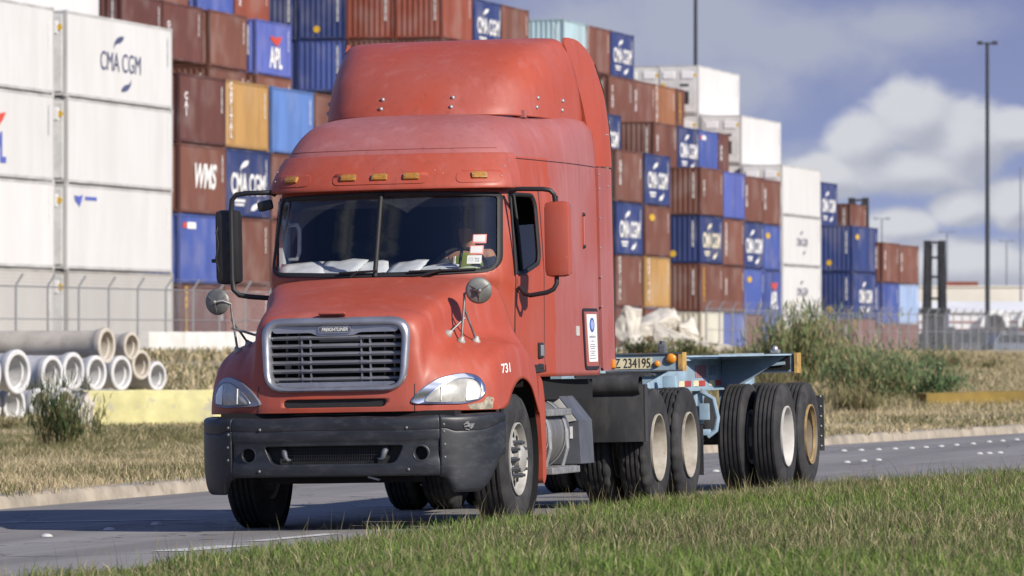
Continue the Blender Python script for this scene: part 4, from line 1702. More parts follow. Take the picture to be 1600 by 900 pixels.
# ================================================================== the tractor unit
ROLL = -math.atan(BANK)
T0 = Vector((-1.055, 46.29, 0.0))
truck = empty('truck', T0, (0, ROLL, -TH))
tag(truck, 'faded red bonneted tractor truck with roof fairing, driving on the road', 'truck')

def copies(name, me_or_mb, m, parent, places, smooth=None):
    """one object per place, sharing one mesh; place = location"""
    me = None
    for p in places:
        if me is None:
            o = me_or_mb.build(name, m, parent, smooth=smooth)
            me = o.data
        else:
            o = link_mesh(name, me, parent)
        o.location = p
    return me


# ------------------------------------------------------------------ bonnet and wings: one shell
hood_half = [
    [(0, -1.28, .925), (.28, -1.28, .925), (.52, -1.26, .925), (.64, -1.235, .925), (.72, -1.205, .925), (.80, -1.17, .925), (.92, -1.08, .925), (1.04, -.97, .925), (1.13, -.85, .925), (1.18, -.72, .925)],
    [(0, -1.285, 1.0), (.28, -1.285, 1.0), (.52, -1.265, 1.0), (.64, -1.24, 1.0), (.72, -1.21, 1.0), (.80, -1.175, 1.0), (.92, -1.085, 1.0), (1.045, -.965, 1.0), (1.14, -.83, 1.0), (1.187, -.70, .93)],
    [(0, -1.275, 1.2), (.28, -1.275, 1.2), (.52, -1.255, 1.19), (.65, -1.225, 1.17), (.72, -1.19, 1.155), (.80, -1.15, 1.145), (.92, -1.055, 1.13), (1.05, -.92, 1.12), (1.15, -.77, 1.10), (1.193, -.64, .93)],
    [(0, -1.255, 1.45), (.28, -1.255, 1.45), (.54, -1.235, 1.44), (.655, -1.20, 1.40), (.71, -1.14, 1.31), (.79, -1.09, 1.265), (.91, -.99, 1.25), (1.04, -.85, 1.235), (1.15, -.70, 1.20), (1.195, -.55, .94)],
    [(0, -1.22, 1.675), (.28, -1.22, 1.672), (.55, -1.195, 1.650), (.665, -1.14, 1.585), (.715, -1.05, 1.445), (.785, -1.0, 1.375), (.90, -.91, 1.35), (1.03, -.76, 1.325), (1.15, -.60, 1.28), (1.198, -.46, .965)],
    [(0, -.98, 1.76), (.29, -.98, 1.757), (.57, -.96, 1.733), (.69, -.93, 1.675), (.735, -.87, 1.535), (.80, -.83, 1.455), (.90, -.77, 1.42), (1.03, -.62, 1.392), (1.15, -.46, 1.34), (1.2, -.33, 1.07)],
    [(0, -.66, 1.845), (.30, -.66, 1.842), (.605, -.64, 1.815), (.73, -.61, 1.755), (.775, -.57, 1.61), (.835, -.54, 1.52), (.92, -.48, 1.48), (1.045, -.36, 1.452), (1.155, -.22, 1.39), (1.2, -.14, 1.145)],
    [(0, -.40, 1.905), (.31, -.40, 1.902), (.66, -.375, 1.875), (.79, -.34, 1.815), (.835, -.30, 1.68), (.885, -.27, 1.56), (.95, -.20, 1.51), (1.055, -.08, 1.47), (1.16, .04, 1.40), (1.2, .06, 1.16)],
    [(0, -.20, 1.955), (.33, -.20, 1.952), (.725, -.165, 1.925), (.865, -.10, 1.862), (.91, -.05, 1.74), (.945, .0, 1.61), (.985, .08, 1.54), (1.075, .22, 1.455), (1.165, .32, 1.36), (1.2, .31, 1.085)],
    [(0, -.06, 1.995), (.35, -.05, 1.99), (.78, .06, 1.965), (.93, .20, 1.905), (.98, .29, 1.79), (1.005, .36, 1.66), (1.03, .43, 1.54), (1.09, .51, 1.41), (1.165, .57, 1.24), (1.2, .55, .87)],
]
HG = dense(mirror_cols(hood_half), 12, 9)
HV, HF = HG.reshape(-1, 3), grid_faces(*HG.shape[:2])
hood_bvh = BVHTree.FromPolygons([tuple(p) for p in HV], HF)
GR_IN = resample(rounded([(-.535, 1.60), (-.515, 1.135), (.515, 1.135), (.535, 1.60)], [.10, .09, .09, .10]), 200)
GR_OUT = rounded([(-.615, 1.672), (-.575, 1.085), (.575, 1.085), (.615, 1.672)], [.17, .17, .17, .17])
GR_MID = resample(rounded([(-.575, 1.635), (-.545, 1.11), (.545, 1.11), (.575, 1.635)], [.13, .12, .12, .13]), 200)
front = lambda c: c[:, 1] < -0.9
HV2, HF2 = cut_hole(HV, HF, GR_MID, 'y', front)
SLOT = rounded([(-.42, 1.03), (-.42, .965), (.40, .965), (.42, 1.03)], .03)
HV2, HF2 = cut_hole(HV2, HF2, SLOT, 'y', front)
hood = mesh_obj('hood', HV2, HF2, M['red'], truck, smooth=50)
sol = hood.modifiers.new('sheet', 'SOLIDIFY')
sol.thickness = 0.012
sol.offset = -1


def on_truck(name, vf, m, parent=None, smooth=40):
    return mesh_obj(name, vf[0], vf[1], m, parent or truck, smooth=smooth)


# grille surround, bars, badge
g_ring = ring(hood_bvh, GR_OUT, GR_IN, 'y', -1, [(0, -0.01), (0.0, 0.012), (0.10, 0.030), (0.35, 0.040), (0.60, 0.036), (0.85, 0.018), (1.0, -0.012), (1.0, -0.07)], 160)
grille = on_truck('grille', g_ring, M['grille_grey'], smooth=50)
for i in range(6):
    z = 1.515 - i * 0.0655
    hw = 0.532 - 0.018 * (i / 6)
    b = MB()
    yb = -1.232 + 0.012 * (1.5 - z) * 2
    n = 12
    vs, fs = [], []
    for k in range(n + 1):
        x = -hw + 2 * hw * k / n
        y = yb + 0.02 * (x / 0.53) ** 2
        vs += [(x, y - 0.012, z - 0.002), (x, y + 0.004, z + 0.014), (x, y + 0.055, z + 0.022), (x, y + 0.055, z - 0.004), (x, y + 0.004, z - 0.017)]
    for k in range(n):
        for q in range(5):
            fs.append((k * 5 + q, k * 5 + (q + 1) % 5, k * 5 + 5 + (q + 1) % 5, k * 5 + 5 + q))
    b.add(vs, fs)
    for s in (-1, 1):
        for dx in (-0.035, 0.035):
            b.box((s * 0.242 + dx, yb + 0.02, z - 0.03), (0.012, 0.03, 0.05))
        b.box((s * 0.242, yb - 0.004, z + 0.003), (0.085, 0.022, 0.018), bev=0.004)
    b.build('grille_bar', M['grille_bar'], grille, smooth=30)
# header plate with the badge recess, lower lip
hp = rounded([(-.52, 1.59), (-.50, 1.553), (-.20, 1.553), (-.14, 1.528), (.14, 1.528), (.20, 1.553), (.50, 1.553), (.52, 1.59), (.45, 1.612), (-.45, 1.612)], .02, 4)
b = MB()
b.prism(hp, 'y', -1.238, -1.215)
b.build('header_plate', M['grille_grey'], grille)
lp = rounded([(-.49, 1.152), (-.40, 1.128), (.40, 1.128), (.49, 1.152), (.47, 1.165), (-.47, 1.165)], .012, 4)
b = MB()
b.prism(lp, 'y', -1.262, -1.22)
b.build('lower_lip', M['grille_grey'], grille)
b = MB()
oval = rounded([(-.135, 1.602), (-.135, 1.548), (.135, 1.548), (.135, 1.602)], .027, 6)
b.prism(oval, 'y', -1.252, -1.236)
badge = b.build('badge', M['chrome'], grille)
b = MB()
b.prism(inset(oval, 0.007), 'y', -1.254, -1.25)
b.build('badge_field', M['boxgrey'], badge)
text_obj('badge_lettering', 'FREIGHTLINER', M['white_paint'], (0, -1.2555, 1.575), (R(90), 0, 0), badge, size=0.038, bold=0.0006, extrude=0.001, shear=0.2, sx=0.86)
# what is behind the bars: radiator, struts
b = MB()
b.box((0, -1.02, 1.36), (1.16, 0.05, 0.66))
b.box((0, -1.12, 1.0), (1.0, 0.04, 0.12))
b.build('radiator', M['mesh_black'], truck)
b = MB()
for x in (-.44, -.34, .36, .44):
    b.tube([(x, -1.10, 1.14), (x + 0.015, -1.12, 1.56)], 0.010, 6)
b.box((-.42, -1.11, 1.30), (.05, .03, .07))
b.box((-.30, -1.12, 1.45), (.09, .03, .02))
b.box((0.02, -1.12, 1.49), (.36, .03, .018))
b.build('grille_bracket', M['steel'], truck)
b = MB()
b.prism(inset(SLOT, -0.01), 'y', -1.262, -1.25)
b.build('lower_intake_mesh', M['mesh_black'], truck)
b = MB()
b.box((-.02, -1.245, 1.70), (.215, .06, .022), Matrix.Rotation(R(-18), 3, 'X'), bev=0.009)
hh = b.build('hood_handle', M['red'], truck, smooth=40)
# panel joints of the nose
b = MB()
for s in (-1, 1):
    pts = project(hood_bvh, [(s * .635, z) for z in np.linspace(.93, 1.14, 8)], 'y', -1, 0.001)
    b.tube(pts, 0.0035, 5)
b.build('panel_joint', M['seal'], truck)

# ------------------------------------------------------------------ headlights
hl_out = rounded([(.585, .985), (.68, 1.10), (.80, 1.185), (.95, 1.225), (1.06, 1.20), (1.115, 1.10), (1.105, 1.01), (1.00, .975)], .06, 5)
hl_in = rounded([(.70, .998), (.78, 1.085), (.87, 1.15), (.96, 1.18), (1.05, 1.165), (1.093, 1.09), (1.085, 1.015), (1.0, .995)], .045, 5)
for s in (1, -1):
    mo = [(s * x, z) for x, z in hl_out]
    mi = [(s * x, z) for x, z in hl_in]
    hl = on_truck('headlight', patch(hood_bvh, mi, 'y', -1, 0.012, 0.03, bulge=0.012), M['lens'])
    if s < 0:
        hl['label'] = 'clouded headlight with dark surround'
    on_truck('headlight_surround', ring(hood_bvh, mo, mi, 'y', -1, [(0, -0.01), (0.0, 0.012), (0.12, 0.020), (0.85, 0.010), (0.92, 0.018), (1.0, 0.018), (1.0, 0.0)], 120),
             M['chrome'] if s > 0 else M['grille_bar'], hl)
    st = [(s * .995, 1.0), (s * 1.075, 1.012), (s * 1.083, 1.08), (s * 1.05, 1.14), (s * 1.0, 1.155)]
    on_truck('reflector', patch(hood_bvh, rounded(st, .012, 4), 'y', -1, 0.024, 0.01, rings=3, bulge=0.006), M['lens_bright'], hl)
    b = MB()
    pr = project(hood_bvh, [(s * .83, z) for z in np.linspace(1.005, 1.125, 6)], 'y', -1, 0.0225)
    b.tube(pr, 0.005, 6)
    b.build('lens_rib', M['lens_bright'], hl)
# scuffed bare patch under the lit-side headlight
on_truck('scuffed_patch', patch(hood_bvh, rounded([(1.02, .93), (1.15, .93), (1.16, 1.02), (1.12, 1.03), (1.10, .985), (1.0, .968)], .015, 4), 'y', -1, 0.003, 0.003, rings=3),
         mat('scuffed_bare_plastic', (0.30, 0.27, 0.21), 0.85, var=0.4, scale=18, col2=(0.08, 0.05, 0.04), amt2=0.7, scale2=16))
# fleet number on the wing, dropped onto the surface
tm = text_mesh('731', size=0.16, extrude=0.0, bold=0.004, shear=0.12, sx=0.8, key='fleet').copy()
V3 = [v.co.copy() for v in tm.vertices]
side_pts = []
for co in V3:
    yy, zz = -0.44 + co.x * 1.35, 1.245 + co.y * 0.62 - co.x * -0.06
    h = hood_bvh.ray_cast(Vector((3, yy, zz)), Vector((-1, 0, 0)))
    side_pts.append((h[0].x + 0.004, yy, zz) if h[0] else (1.19, yy, zz))
for v, p in zip(tm.vertices, side_pts):
    v.co = p
tm.materials.clear()
tm.materials.append(M['white_paint'])
link_mesh('fleet_number', tm, truck)

# ------------------------------------------------------------------ bumper
M['bolt'] = mat('dull_bolt', (.22, .21, .20), .55, metal=.4, var=.2)
plan = cr([(0, -1.375), (.3, -1.375), (.6, -1.355), (.845, -1.295), (1.04, -1.16), (1.17, -.96), (1.225, -.70)], 14)
arc_s = np.concatenate([[0], np.cumsum(np.linalg.norm(np.diff(plan, axis=0), axis=1))])


def plan_at(s):
    return np.interp(s, arc_s, plan[:, 0]), np.interp(s, arc_s, plan[:, 1])


s_seam = np.interp(.845, plan[:, 0], arc_s)
prof_b = [(.0, .045), (.01, .015), (.05, .004), (.15, .0), (.23, .003), (.32, .011), (.45, .014), (.56, .012), (.62, .003), (.72, .0), (.765, .002), (.775, .009), (.785, .002), (.90, .0), (.97, .012), (1.0, .05), (1.0, .14)]


prof_c = [(.0, .06), (.01, .03), (.06, .012), (.2, .002), (.45, .0), (.70, .002), (.775, .004), (.79, .009), (.805, .004), (.92, .0), (.975, .012), (1.0, .05), (1.0, .14)]


def bumper_grid(s0, s1, ns, zb, zt, push=0.0, prof=None):
    rows = []
    for t, off in cr(prof or prof_b, 4):
        row = []
        for s in np.linspace(s0, s1, ns):
            sg = 1 if s >= 0 else -1
            x, y = plan_at(abs(s))
            e = 0.01
            x2, y2 = plan_at(min(abs(s) + e, arc_s[-1]))
            x1, y1 = plan_at(max(abs(s) - e, 0))
            tx, ty = x2 - x1, y2 - y1
            L = math.hypot(tx, ty) + 1e-9
            nx, ny = ty / L, -tx / L
            o = push - off
            z0 = zb(abs(s))
            row.append((sg * (x + nx * o), y + ny * o, z0 + (zt(abs(s)) - z0) * t))
        rows.append(row)
    return np.array(rows)


BG = bumper_grid(-s_seam, s_seam, 150, lambda s: .425, lambda s: .89 + 0.004 * math.sin(s * 9))
BV, BF = BG.reshape(-1, 3), grid_faces(*BG.shape[:2])
b_bvh = BVHTree.FromPolygons([tuple(p) for p in BV], BF)
OPEN = rounded([(-.565, .665), (-.50, .525), (.50, .525), (.565, .665)], [.02, .05, .05, .02], 6)
FOG = lambda cx: [(cx + .052 * math.cos(a), .60 + .052 * math.sin(a)) for a in np.linspace(0, 2 * math.pi, 32, endpoint=False)]
fr2 = lambda c: c[:, 1] < -1.25
BV2, BF2 = cut_hole(BV, BF, OPEN, 'y', fr2)
for cx in (-.70, .70):
    BV2, BF2 = cut_hole(BV2, BF2, FOG(cx), 'y', fr2)
bumper = mesh_obj('bumper', BV2, BF2, M['bumper'], truck, smooth=40)
so = bumper.modifiers.new('sheet', 'SOLIDIFY')
so.thickness = 0.012
so.offset = -1
for s in (-1, 1):
    G = bumper_grid(s_seam + 0.003, arc_s[-1], 46, lambda q: .415 - .125 * sstep(s_seam + .03, s_seam + .14, q) + 0.27 * sstep(arc_s[-1] - .40, arc_s[-1], q), lambda q: .895 + .01 * sstep(s_seam, arc_s[-1], q), 0.004, prof_c)
    G[:, :, 0] *= s
    gf = grid_faces(*G.shape[:2])
    cap = mesh_obj('bumper_corner', G.reshape(-1, 3), gf if s > 0 else [f[::-1] for f in gf], M['bumper'], truck, smooth=40)
    cap.modifiers.new('sheet', 'SOLIDIFY').thickness = 0.012
    on_truck('fog_lamp_hole', ring(b_bvh, [(s * .70 + 1.30 * (x - .70), .60 + 1.30 * (z - .60)) for x, z in FOG(.70)], [(s * .70 + (x - .70), z) for x, z in FOG(.70)], 'y', -1,
                                   [(0, 0.0), (0.3, 0.003), (0.7, 0.003), (1.0, -0.004), (1.0, -0.05)], 40), M['bumper'], truck, smooth=50)
    b = MB()
    b.lathe([(0.0, -1.29), (.056, -1.29), (.056, -1.335)], (s * .70, 0, .60), 'y', 24)
    b.build('fog_lamp_well', M['dark_void'], truck)
    b = MB()
    for (x, z) in [(.595, .80), (.605, .475), (.875, .82), (.875, .765), (.88, .665), (.88, .565)]:
        q = project(b_bvh, [(s * min(x, .84), z)], 'y', -1, 0.0)[0]
        xx, yy = plan_at(np.interp(x, plan[:, 0], arc_s))
        b.ball((s * x, yy - 0.003, z), 0.012, 10, 6, sc=(1, .6, 1))
    b.build('bolt', M['bolt'], truck, smooth=60)
    # tow hook in the opening
    b = MB()
    b.tube([(.415 * s, -1.24, .645), (.415 * s, -1.31, .64), (.405 * s, -1.335, .61), (.395 * s, -1.335, .575), (.375 * s, -1.33, .555), (.355 * s, -1.33, .562)], [.020, .024, .024, .021, .016, .010], 10)
    b.build('tow_hook', M['boxgrey'], truck, smooth=60)
on_truck('opening_lip', ring(b_bvh, inset(resample(OPEN, 120), -0.02), OPEN, 'y', -1, [(0, 0.001), (0.5, 0.002), (1.0, -0.003), (1.0, -0.05)], 120), M['bumper'], truck, smooth=50)
b = MB()
b.box((0, -1.27, .60), (1.12, .02, .18))
b.build('bumper_mesh', M['mesh_black'], truck)
b = MB()
for i in range(34):
    b.box((-.33 + i * .0195, -1.335, .535), (.006, .012, .022))
for z in (.545, .57, .595, .62, .645):
    b.box((0, -1.30, z), (.80, .005, .003))
for i in range(34):
    b.box((-.33 + i * .0195, -1.30, .60), (.003, .005, .12))
b.build('bumper_mesh_wire', M['black'], truck)
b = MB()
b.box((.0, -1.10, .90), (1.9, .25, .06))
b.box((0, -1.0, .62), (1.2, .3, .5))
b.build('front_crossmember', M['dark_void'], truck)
b = MB()
b.box((0.30, -1.26, .408), (.09, .05, .014), Matrix.Rotation(R(15), 3, 'Y'))
b.build('bumper_tab', M['steel'], truck)
# pale scrape on the bumper corner
sc_ = random.Random(4)
cap_pts = []
b = MB()
for i in range(34):
    s_ = s_seam + .24 + sc_.gauss(0, .018)
    x, y = plan_at(s_)
    z = .805 + sc_.gauss(0, .014)
    b.box((x + .007, y - .008, z), (.010 + sc_.random() * .030, .003, .002 + sc_.random() * .007), Matrix.Rotation(R(48), 3, 'Z') @ Matrix.Rotation(sc_.uniform(-.9, .2), 3, 'Y'))
b.build('scrape', mat('pale_scrape', (0.20, 0.20, 0.21), 0.8), truck)

# ------------------------------------------------------------------ cab and sleeper shell
def YS(y):
    return y if y < 1.2 else 1.2 + (y - 1.2) * 1.13


def YP(poly):
    return [(YS(p[0]), p[1]) for p in poly]


base_xy = [(0, 0.0), (.36, .025), (.70, .11), (.90, .24), (.995, .42), (1.045, .80), (1.085, 1.25), (1.125, 1.8), (1.145, 2.3), (1.15, 2.74)]
rows_z = [  # z, front push, width front, width rear
    (1.17, .14, 1.0, 1.0), (1.5, .10, 1.0, 1.0), (1.85, .03, 1.0, 1.0), (2.0, -.02, 1.0, 1.0), (2.2, .045, .995, 1.0), (2.4, .115, .985, 1.0), (2.6, .185, .975, 1.0),
    (2.72, .235, .965, 1.0), (2.84, .285, .955, .998), (2.97, .345, .935, .994), (3.08, .44, .90, .987), (3.19, .59, .845, .975), (3.27, .77, .775, .955), (3.325, 1.00, .64, .92), (3.355, 1.34, .44, .86), (3.365, 1.75, .22, .78)]
cab_half = []
for (z, pf, wf, wr) in rows_z:
    row = []
    for (x, y) in base_xy:
        k = sstep(.35, 2.1, y)
        w = wf * (1 - k) + wr * k
        yy = y + pf * (1 - sstep(.3, 2.74, y))
        if pf > .3:
            yy = y * (2.74 - pf) / 2.74 + pf
        row.append((x * w, YS(yy), z))
    cab_half.append(row)
CG = dense(mirror_cols(cab_half), 9, 14)
CV, CF = CG.reshape(-1, 3), grid_faces(*CG.shape[:2])
cab_bvh = BVHTree.FromPolygons([tuple(p) for p in CV], CF)

WS = resample(rounded([(-.925, 2.665), (-.965, 2.03), (0, 1.995), (.965, 2.03), (.925, 2.665), (0, 2.69)], [.03, .13, .5, .13, .03, .5], 8), 260)
WIN = resample(rounded([(.60, 2.655), (.585, 2.015), (.80, 2.03), (1.12, 2.10), (1.155, 2.16), (1.155, 2.58), (1.10, 2.655)], [.02, .02, .05, .06, .03, .08, .06], 5), 200)   # (y, z)
frontc = lambda c: c[:, 1] < 0.9
CV2, CF2 = cut_hole(CV, CF, WS, 'y', frontc)
CV2, CF2 = cut_hole(CV2, CF2, WIN, 'x', lambda c: c[:, 0] > 0.6)
CV2, CF2 = cut_hole(CV2, CF2, WIN, 'x', lambda c: c[:, 0] < -0.6)
cab = mesh_obj('cab', CV2, CF2, [M['red'], M['red_chalky']], truck, smooth=50)
cab.modifiers.new('sheet', 'SOLIDIFY').thickness = 0.02
mi_ = []
for f in CF2:
    c = np.mean([CV2[i] for i in f], 0)
    mi_.append(1 if (c[2] > 2.97 or c[1] > 1.55) else 0)
cab.data.polygons.foreach_set('material_index', mi_)
# closing panels
b = MB()
back = [tuple(p) for p in CG[:, -1]]
back2 = [tuple(p) for p in CG[:, 0]]
b.add(back + back2, [(i, i + 1, len(back) + i + 1, len(back) + i) for i in range(len(back) - 1)])
topr = [tuple(p) for p in CG[-1]]
b.add(topr, [tuple(range(len(topr)))])
b.build('cab_rear_panel', M['red_chalky'], truck)
b = MB()
b.box((0, 1.78, 1.24), (2.16, 2.5, .06))
b.box((0, .55, 1.45), (1.7, .06, .5))
b.build('cab_floor', M['frame_black'], truck)

# windscreen, seal, divider
ws_in = inset(WS, 0.030)
on_truck('windshield', patch(cab_bvh, inset(WS, 0.01), 'y', -1, -0.012, 0.0, rings=10, n=160), M['windshield'])
on_truck('windshield_seal', ring(cab_bvh, inset(WS, -0.008), ws_in, 'y', -1, [(0, 0.0), (0.1, 0.012), (0.5, 0.010), (0.9, -0.002), (1.0, -0.014)], 200), M['seal'])
b = MB()
pts = project(cab_bvh, [(0, z) for z in np.linspace(2.0, 2.685, 10)], 'y', -1, 0.006)
b.tube(pts, 0.02, 8)
b.build('windshield_divider', M['seal'], truck, smooth=60)
# dark boards that paint in the header shadow band and tinted strip
b = MB()
for s in (-1, 1):
    b.box((s * .44, .50, 2.63), (.80, .02, .13), Matrix.Rotation(R(25), 3, 'X'))
b.build('header_shade_strip', M['interior'], truck)
# wipers
for (x0, x1) in ((-.30, .02), (.28, .80)):
    b = MB()
    a = project(cab_bvh, [(x0 + (x1 - x0) * t, 2.035 + .012 * t) for t in np.linspace(0, 1, 8)], 'y', -1, 0.025)
    b.tube(a, 0.010, 6)
    q = project(cab_bvh, [((x0 + x1) / 2, 2.045), (x0 + .1, 2.0)], 'y', -1, 0.045)
    b.tube(q, 0.012, 6)
    b.build('wiper', M['black'], truck, smooth=50)

# sun visor / brow with amber markers
vis_rows = []
for (z, off) in [(2.70, -0.02), (2.702, 0.075), (2.712, 0.100), (2.76, 0.104), (2.84, 0.086), (2.93, 0.050), (2.985, 0.028), (2.995, 0.018), (2.998, -0.01)]:
    row = []
    zi = min(z, 2.99)
    for x, y in cr(base_xy[:5], 8):
        pts_ = None
        fpush = np.interp(zi, [r[0] for r in rows_z], [r[1] for r in rows_z])
        wf_ = np.interp(zi, [r[0] for r in rows_z], [r[2] for r in rows_z])
        xx = x * wf_ * 1.035
        yy = y + fpush
        # normal in plan
        k = min(1.0, abs(x) / 1.0)
        nx, ny = math.sin(k ** 2 * R(66)), -math.cos(k ** 2 * R(66))
        o_ = off * (1.0 if abs(x) < .9 else 1.0 - .35 * (abs(x) - .9) / .1)
        row.append((xx + nx * o_, yy + ny * o_, z))
    vis_rows.append(row)
M['dirt_line'] = mat('dusty_joint', (.20, .045, .03), .8)
VG = dense(mirror_cols(vis_rows), 3, 1)
visor = mesh_obj('sun_visor', VG.reshape(-1, 3), grid_faces(*VG.shape[:2]), M['red'], truck, smooth=50)
v_bvh = BVHTree.FromPolygons([tuple(p) for p in VG.reshape(-1, 3)], grid_faces(*VG.shape[:2]))
for x in (-.775, -.262, 0.0, .262, .79):
    q = project(v_bvh, [(x, 2.80)], 'y', -1, 0.0)[0]
    b = MB()
    qa, qb = project(v_bvh, [(x - .06, 2.80), (x + .06, 2.80)], 'y', -1, 0.0)
    qz = project(v_bvh, [(x, 2.83), (x, 2.77)], 'y', -1, 0.0)
    rt = Matrix.Rotation(math.atan2(qb.y - qa.y, qb.x - qa.x), 3, 'Z') @ Matrix.Rotation(-math.atan2(qz[0].y - qz[1].y, .06), 3, 'X')
    c0 = (qa + qb) / 2
    b.box(c0 + rt @ Vector((0, -.012, 0)), (.130, .03, .060), rt, bev=.012)
    ml = b.build('marker_lamp', M['amber_dull'], truck, smooth=40)
    b = MB()
    b.box(c0 + rt @ Vector((0, -.027, 0)), (.10, .006, .036), rt, bev=.003, mi=0)
    for s in (-1, 1):
        b.cyl(c0 + rt @ Vector((s * .055, -.02, 0)), c0 + rt @ Vector((s * .055, -.031, 0)), .006, 8, mi=1)
    b.build('lamp_lens', [M['amber_dull'], M['steel']], ml)
for (x0, x1) in ((-.93, -.60), (-.40, .40), (.62, .96)):
    b_ = patch(v_bvh, rounded([(x0, 2.75), (x1, 2.75), (x1, 2.85), (x0, 2.85)], .05, 6), 'y', -1, 0.007, 0.02, rings=4, n=60)
    on_truck('visor_boss', b_, M['red'], visor, smooth=60)
b = MB()
for s in (-1, 1):
    for (x, z) in ((1.0, 2.93), (.99, 2.88), (.985, 2.80)):
        q = project(v_bvh, [(s * x * .965, z)], 'y', -1, 0.0)[0]
        b.ball((q.x, q.y - .003, q.z), .009, 8, 5)
b.build('rivet', M['steel'], visor)

b = MB()
b.tube(project(cab_bvh, [(x, 3.035) for x in np.linspace(-.86, .86, 60)], 'y', -1, 0.0005), .0035, 5)
b.build('roof_front_joint', M['dirt_line'], truck)
# doors: lower skin, window rubber, glass, joints
DOOR = [(.555, 1.215), (.555, 1.99), (.80, 2.0), (1.14, 2.06), (1.225, 2.14), (1.235, 1.215)]
for s in (1, -1):
    dr = on_truck('door', patch(cab_bvh, rounded(DOOR, [.02, .02, .05, .05, .03, .02], 4), 'x', s, 0.006, 0.012, rings=8, n=140), M['red'])
    on_truck('window_rubber', ring(cab_bvh, inset(WIN, -0.018), inset(WIN, 0.016), 'x', s, [(0, 0.0), (0.1, 0.010), (0.6, 0.008), (1.0, -0.006)], 140), M['seal'], dr)
    wl = [(.62, 2.03), (.80, 2.045), (1.10, 2.11), (1.135, 2.17), (1.135, 2.42), (.62, 2.40)]
    on_truck('window_glass', patch(cab_bvh, rounded(wl, .02, 4), 'x', s, -0.012, 0.0, rings=3, n=80), M['side_glass'], dr)
    b = MB()
    b.tube(project(cab_bvh, [(.71, 2.02), (.70, 2.35), (.69, 2.65)], 'x', s, 0.0), .014, 6)
    b.build('vent_post', M['seal'], dr)
    b = MB()
    for line in ([(1.245, z) for z in np.linspace(1.21, 2.70, 40)], [(.545, z) for z in np.linspace(1.3, 2.0, 20)], [(y, 2.715) for y in np.linspace(.66, 1.245, 14)]):
        b.tube(project(cab_bvh, line, 'x', s, 0.002), .005, 5)
    b.build('door_joint', M['seal'], dr)
    b = MB()
    q = project(cab_bvh, [(1.13, 1.40)], 'x', s, 0.0)[0]
    b.box((q.x + s * .006, 1.13, 1.385), (.03, .14, .13), bev=.012)
    b.box((q.x + s * .022, 1.13, 1.385), (.012, .10, .09), bev=.005, mi=1)
    b.box((q.x + s * .006, 1.13, 1.255), (.02, .12, .045), bev=.01)
    b.build('door_handle', [M['black'], M['steel']], dr)
    # mirror foot panel below the window
    on_truck('mirror_mount', patch(cab_bvh, rounded([(.56, 1.86), (.80, 1.87), (.80, 2.0), (.56, 1.985)], .02, 4), 'x', s, 0.02, 0.03, rings=3, n=60), M['red'], dr)
# script on the cowl side
on_truck('sleeper_vent', patch(cab_bvh, rounded(YP([(2.25, 2.24), (2.33, 2.24), (2.33, 2.535), (2.25, 2.535)]), .035, 5), 'x', 1, 0.002, 0.004, rings=3, n=50), M['red'])
b = MB()
b.tube(project(cab_bvh, [(YS(2.29), z) for z in np.linspace(2.26, 2.52, 8)], 'x', 1, 0.006), .012, 8)
b.build('grab_handle', M['red_chalky'], truck, smooth=60)
b = MB()
b.ball((0, 0, 0), .02, 8, 6)
copies('handle_end', b, M['seal'], truck, [project(cab_bvh, [(YS(2.29), z)], 'x', 1, 0.004)[0] for z in (2.255, 2.52)])
# notice frame on the sleeper
FR = YP([(2.20, 1.735), (2.66, 1.735), (2.68, 1.22), (2.26, 1.22)])
sg = on_truck('notice_frame', patch(cab_bvh, rounded(FR, .05, 5), 'x', 1, 0.012, 0.02, rings=3, n=80), M['black'])
on_truck('notice_backing', patch(cab_bvh, inset(rounded(FR, .04, 5), .028), 'x', 1, 0.015, 0.01, rings=3, n=80), M['red_chalky'], sg)
PA = YP([(2.285, 1.685), (2.585, 1.685), (2.61, 1.285), (2.345, 1.285)])
on_truck('notice_sheet', patch(cab_bvh, PA, 'x', 1, 0.018, 0.006, rings=3, n=60), M['white_paint'], sg)
el = [(2.60 + .085 * math.cos(a), 1.595 + .062 * math.sin(a)) for a in np.linspace(0, 2 * math.pi, 28, endpoint=False)]
on_truck('notice_emblem', patch(cab_bvh, el, 'x', 1, 0.020, 0.004, rings=2, n=40), M['sticker_blue'], sg)
on_truck('notice_emblem_field', patch(cab_bvh, [(2.60 + (y - 2.60) * .62, 1.595 + (z - 1.595) * .66) for y, z in el], 'x', 1, 0.022, 0.004, rings=2, n=40), mat('pale_blue_print', (.35, .42, .70), .6), sg)
b = MB()
rr = random.Random(2)
for i, (z, w) in enumerate([(1.497, .22), (1.46, .10), (1.432, .17), (1.415, .20), (1.398, .15), (1.375, .20), (1.358, .13), (1.34, .2), (1.315, .22)]):
    for seg in range(4):
        x0 = 2.615 - w / 2 + seg * w / 4
        q = project(cab_bvh, [(x0 + w / 10, z)], 'x', 1, 0.020)[0]
        b.box((q.x, x0 + w / 10, z), (.004, w / 4 * rr.uniform(.6, .85), .007 if i else .016))
b.build('notice_lines', M['grey_print'], sg)
on_truck('small_sticker', patch(cab_bvh, YP([(2.03, 1.585), (2.115, 1.585), (2.115, 1.505), (2.03, 1.505)]), 'x', 1, 0.006, 0.006, rings=2, n=30), M['plate'])
# script on the side of the cowl
q = hood_bvh.ray_cast(Vector((3, .36, 1.90)), Vector((-1, 0, 0)))

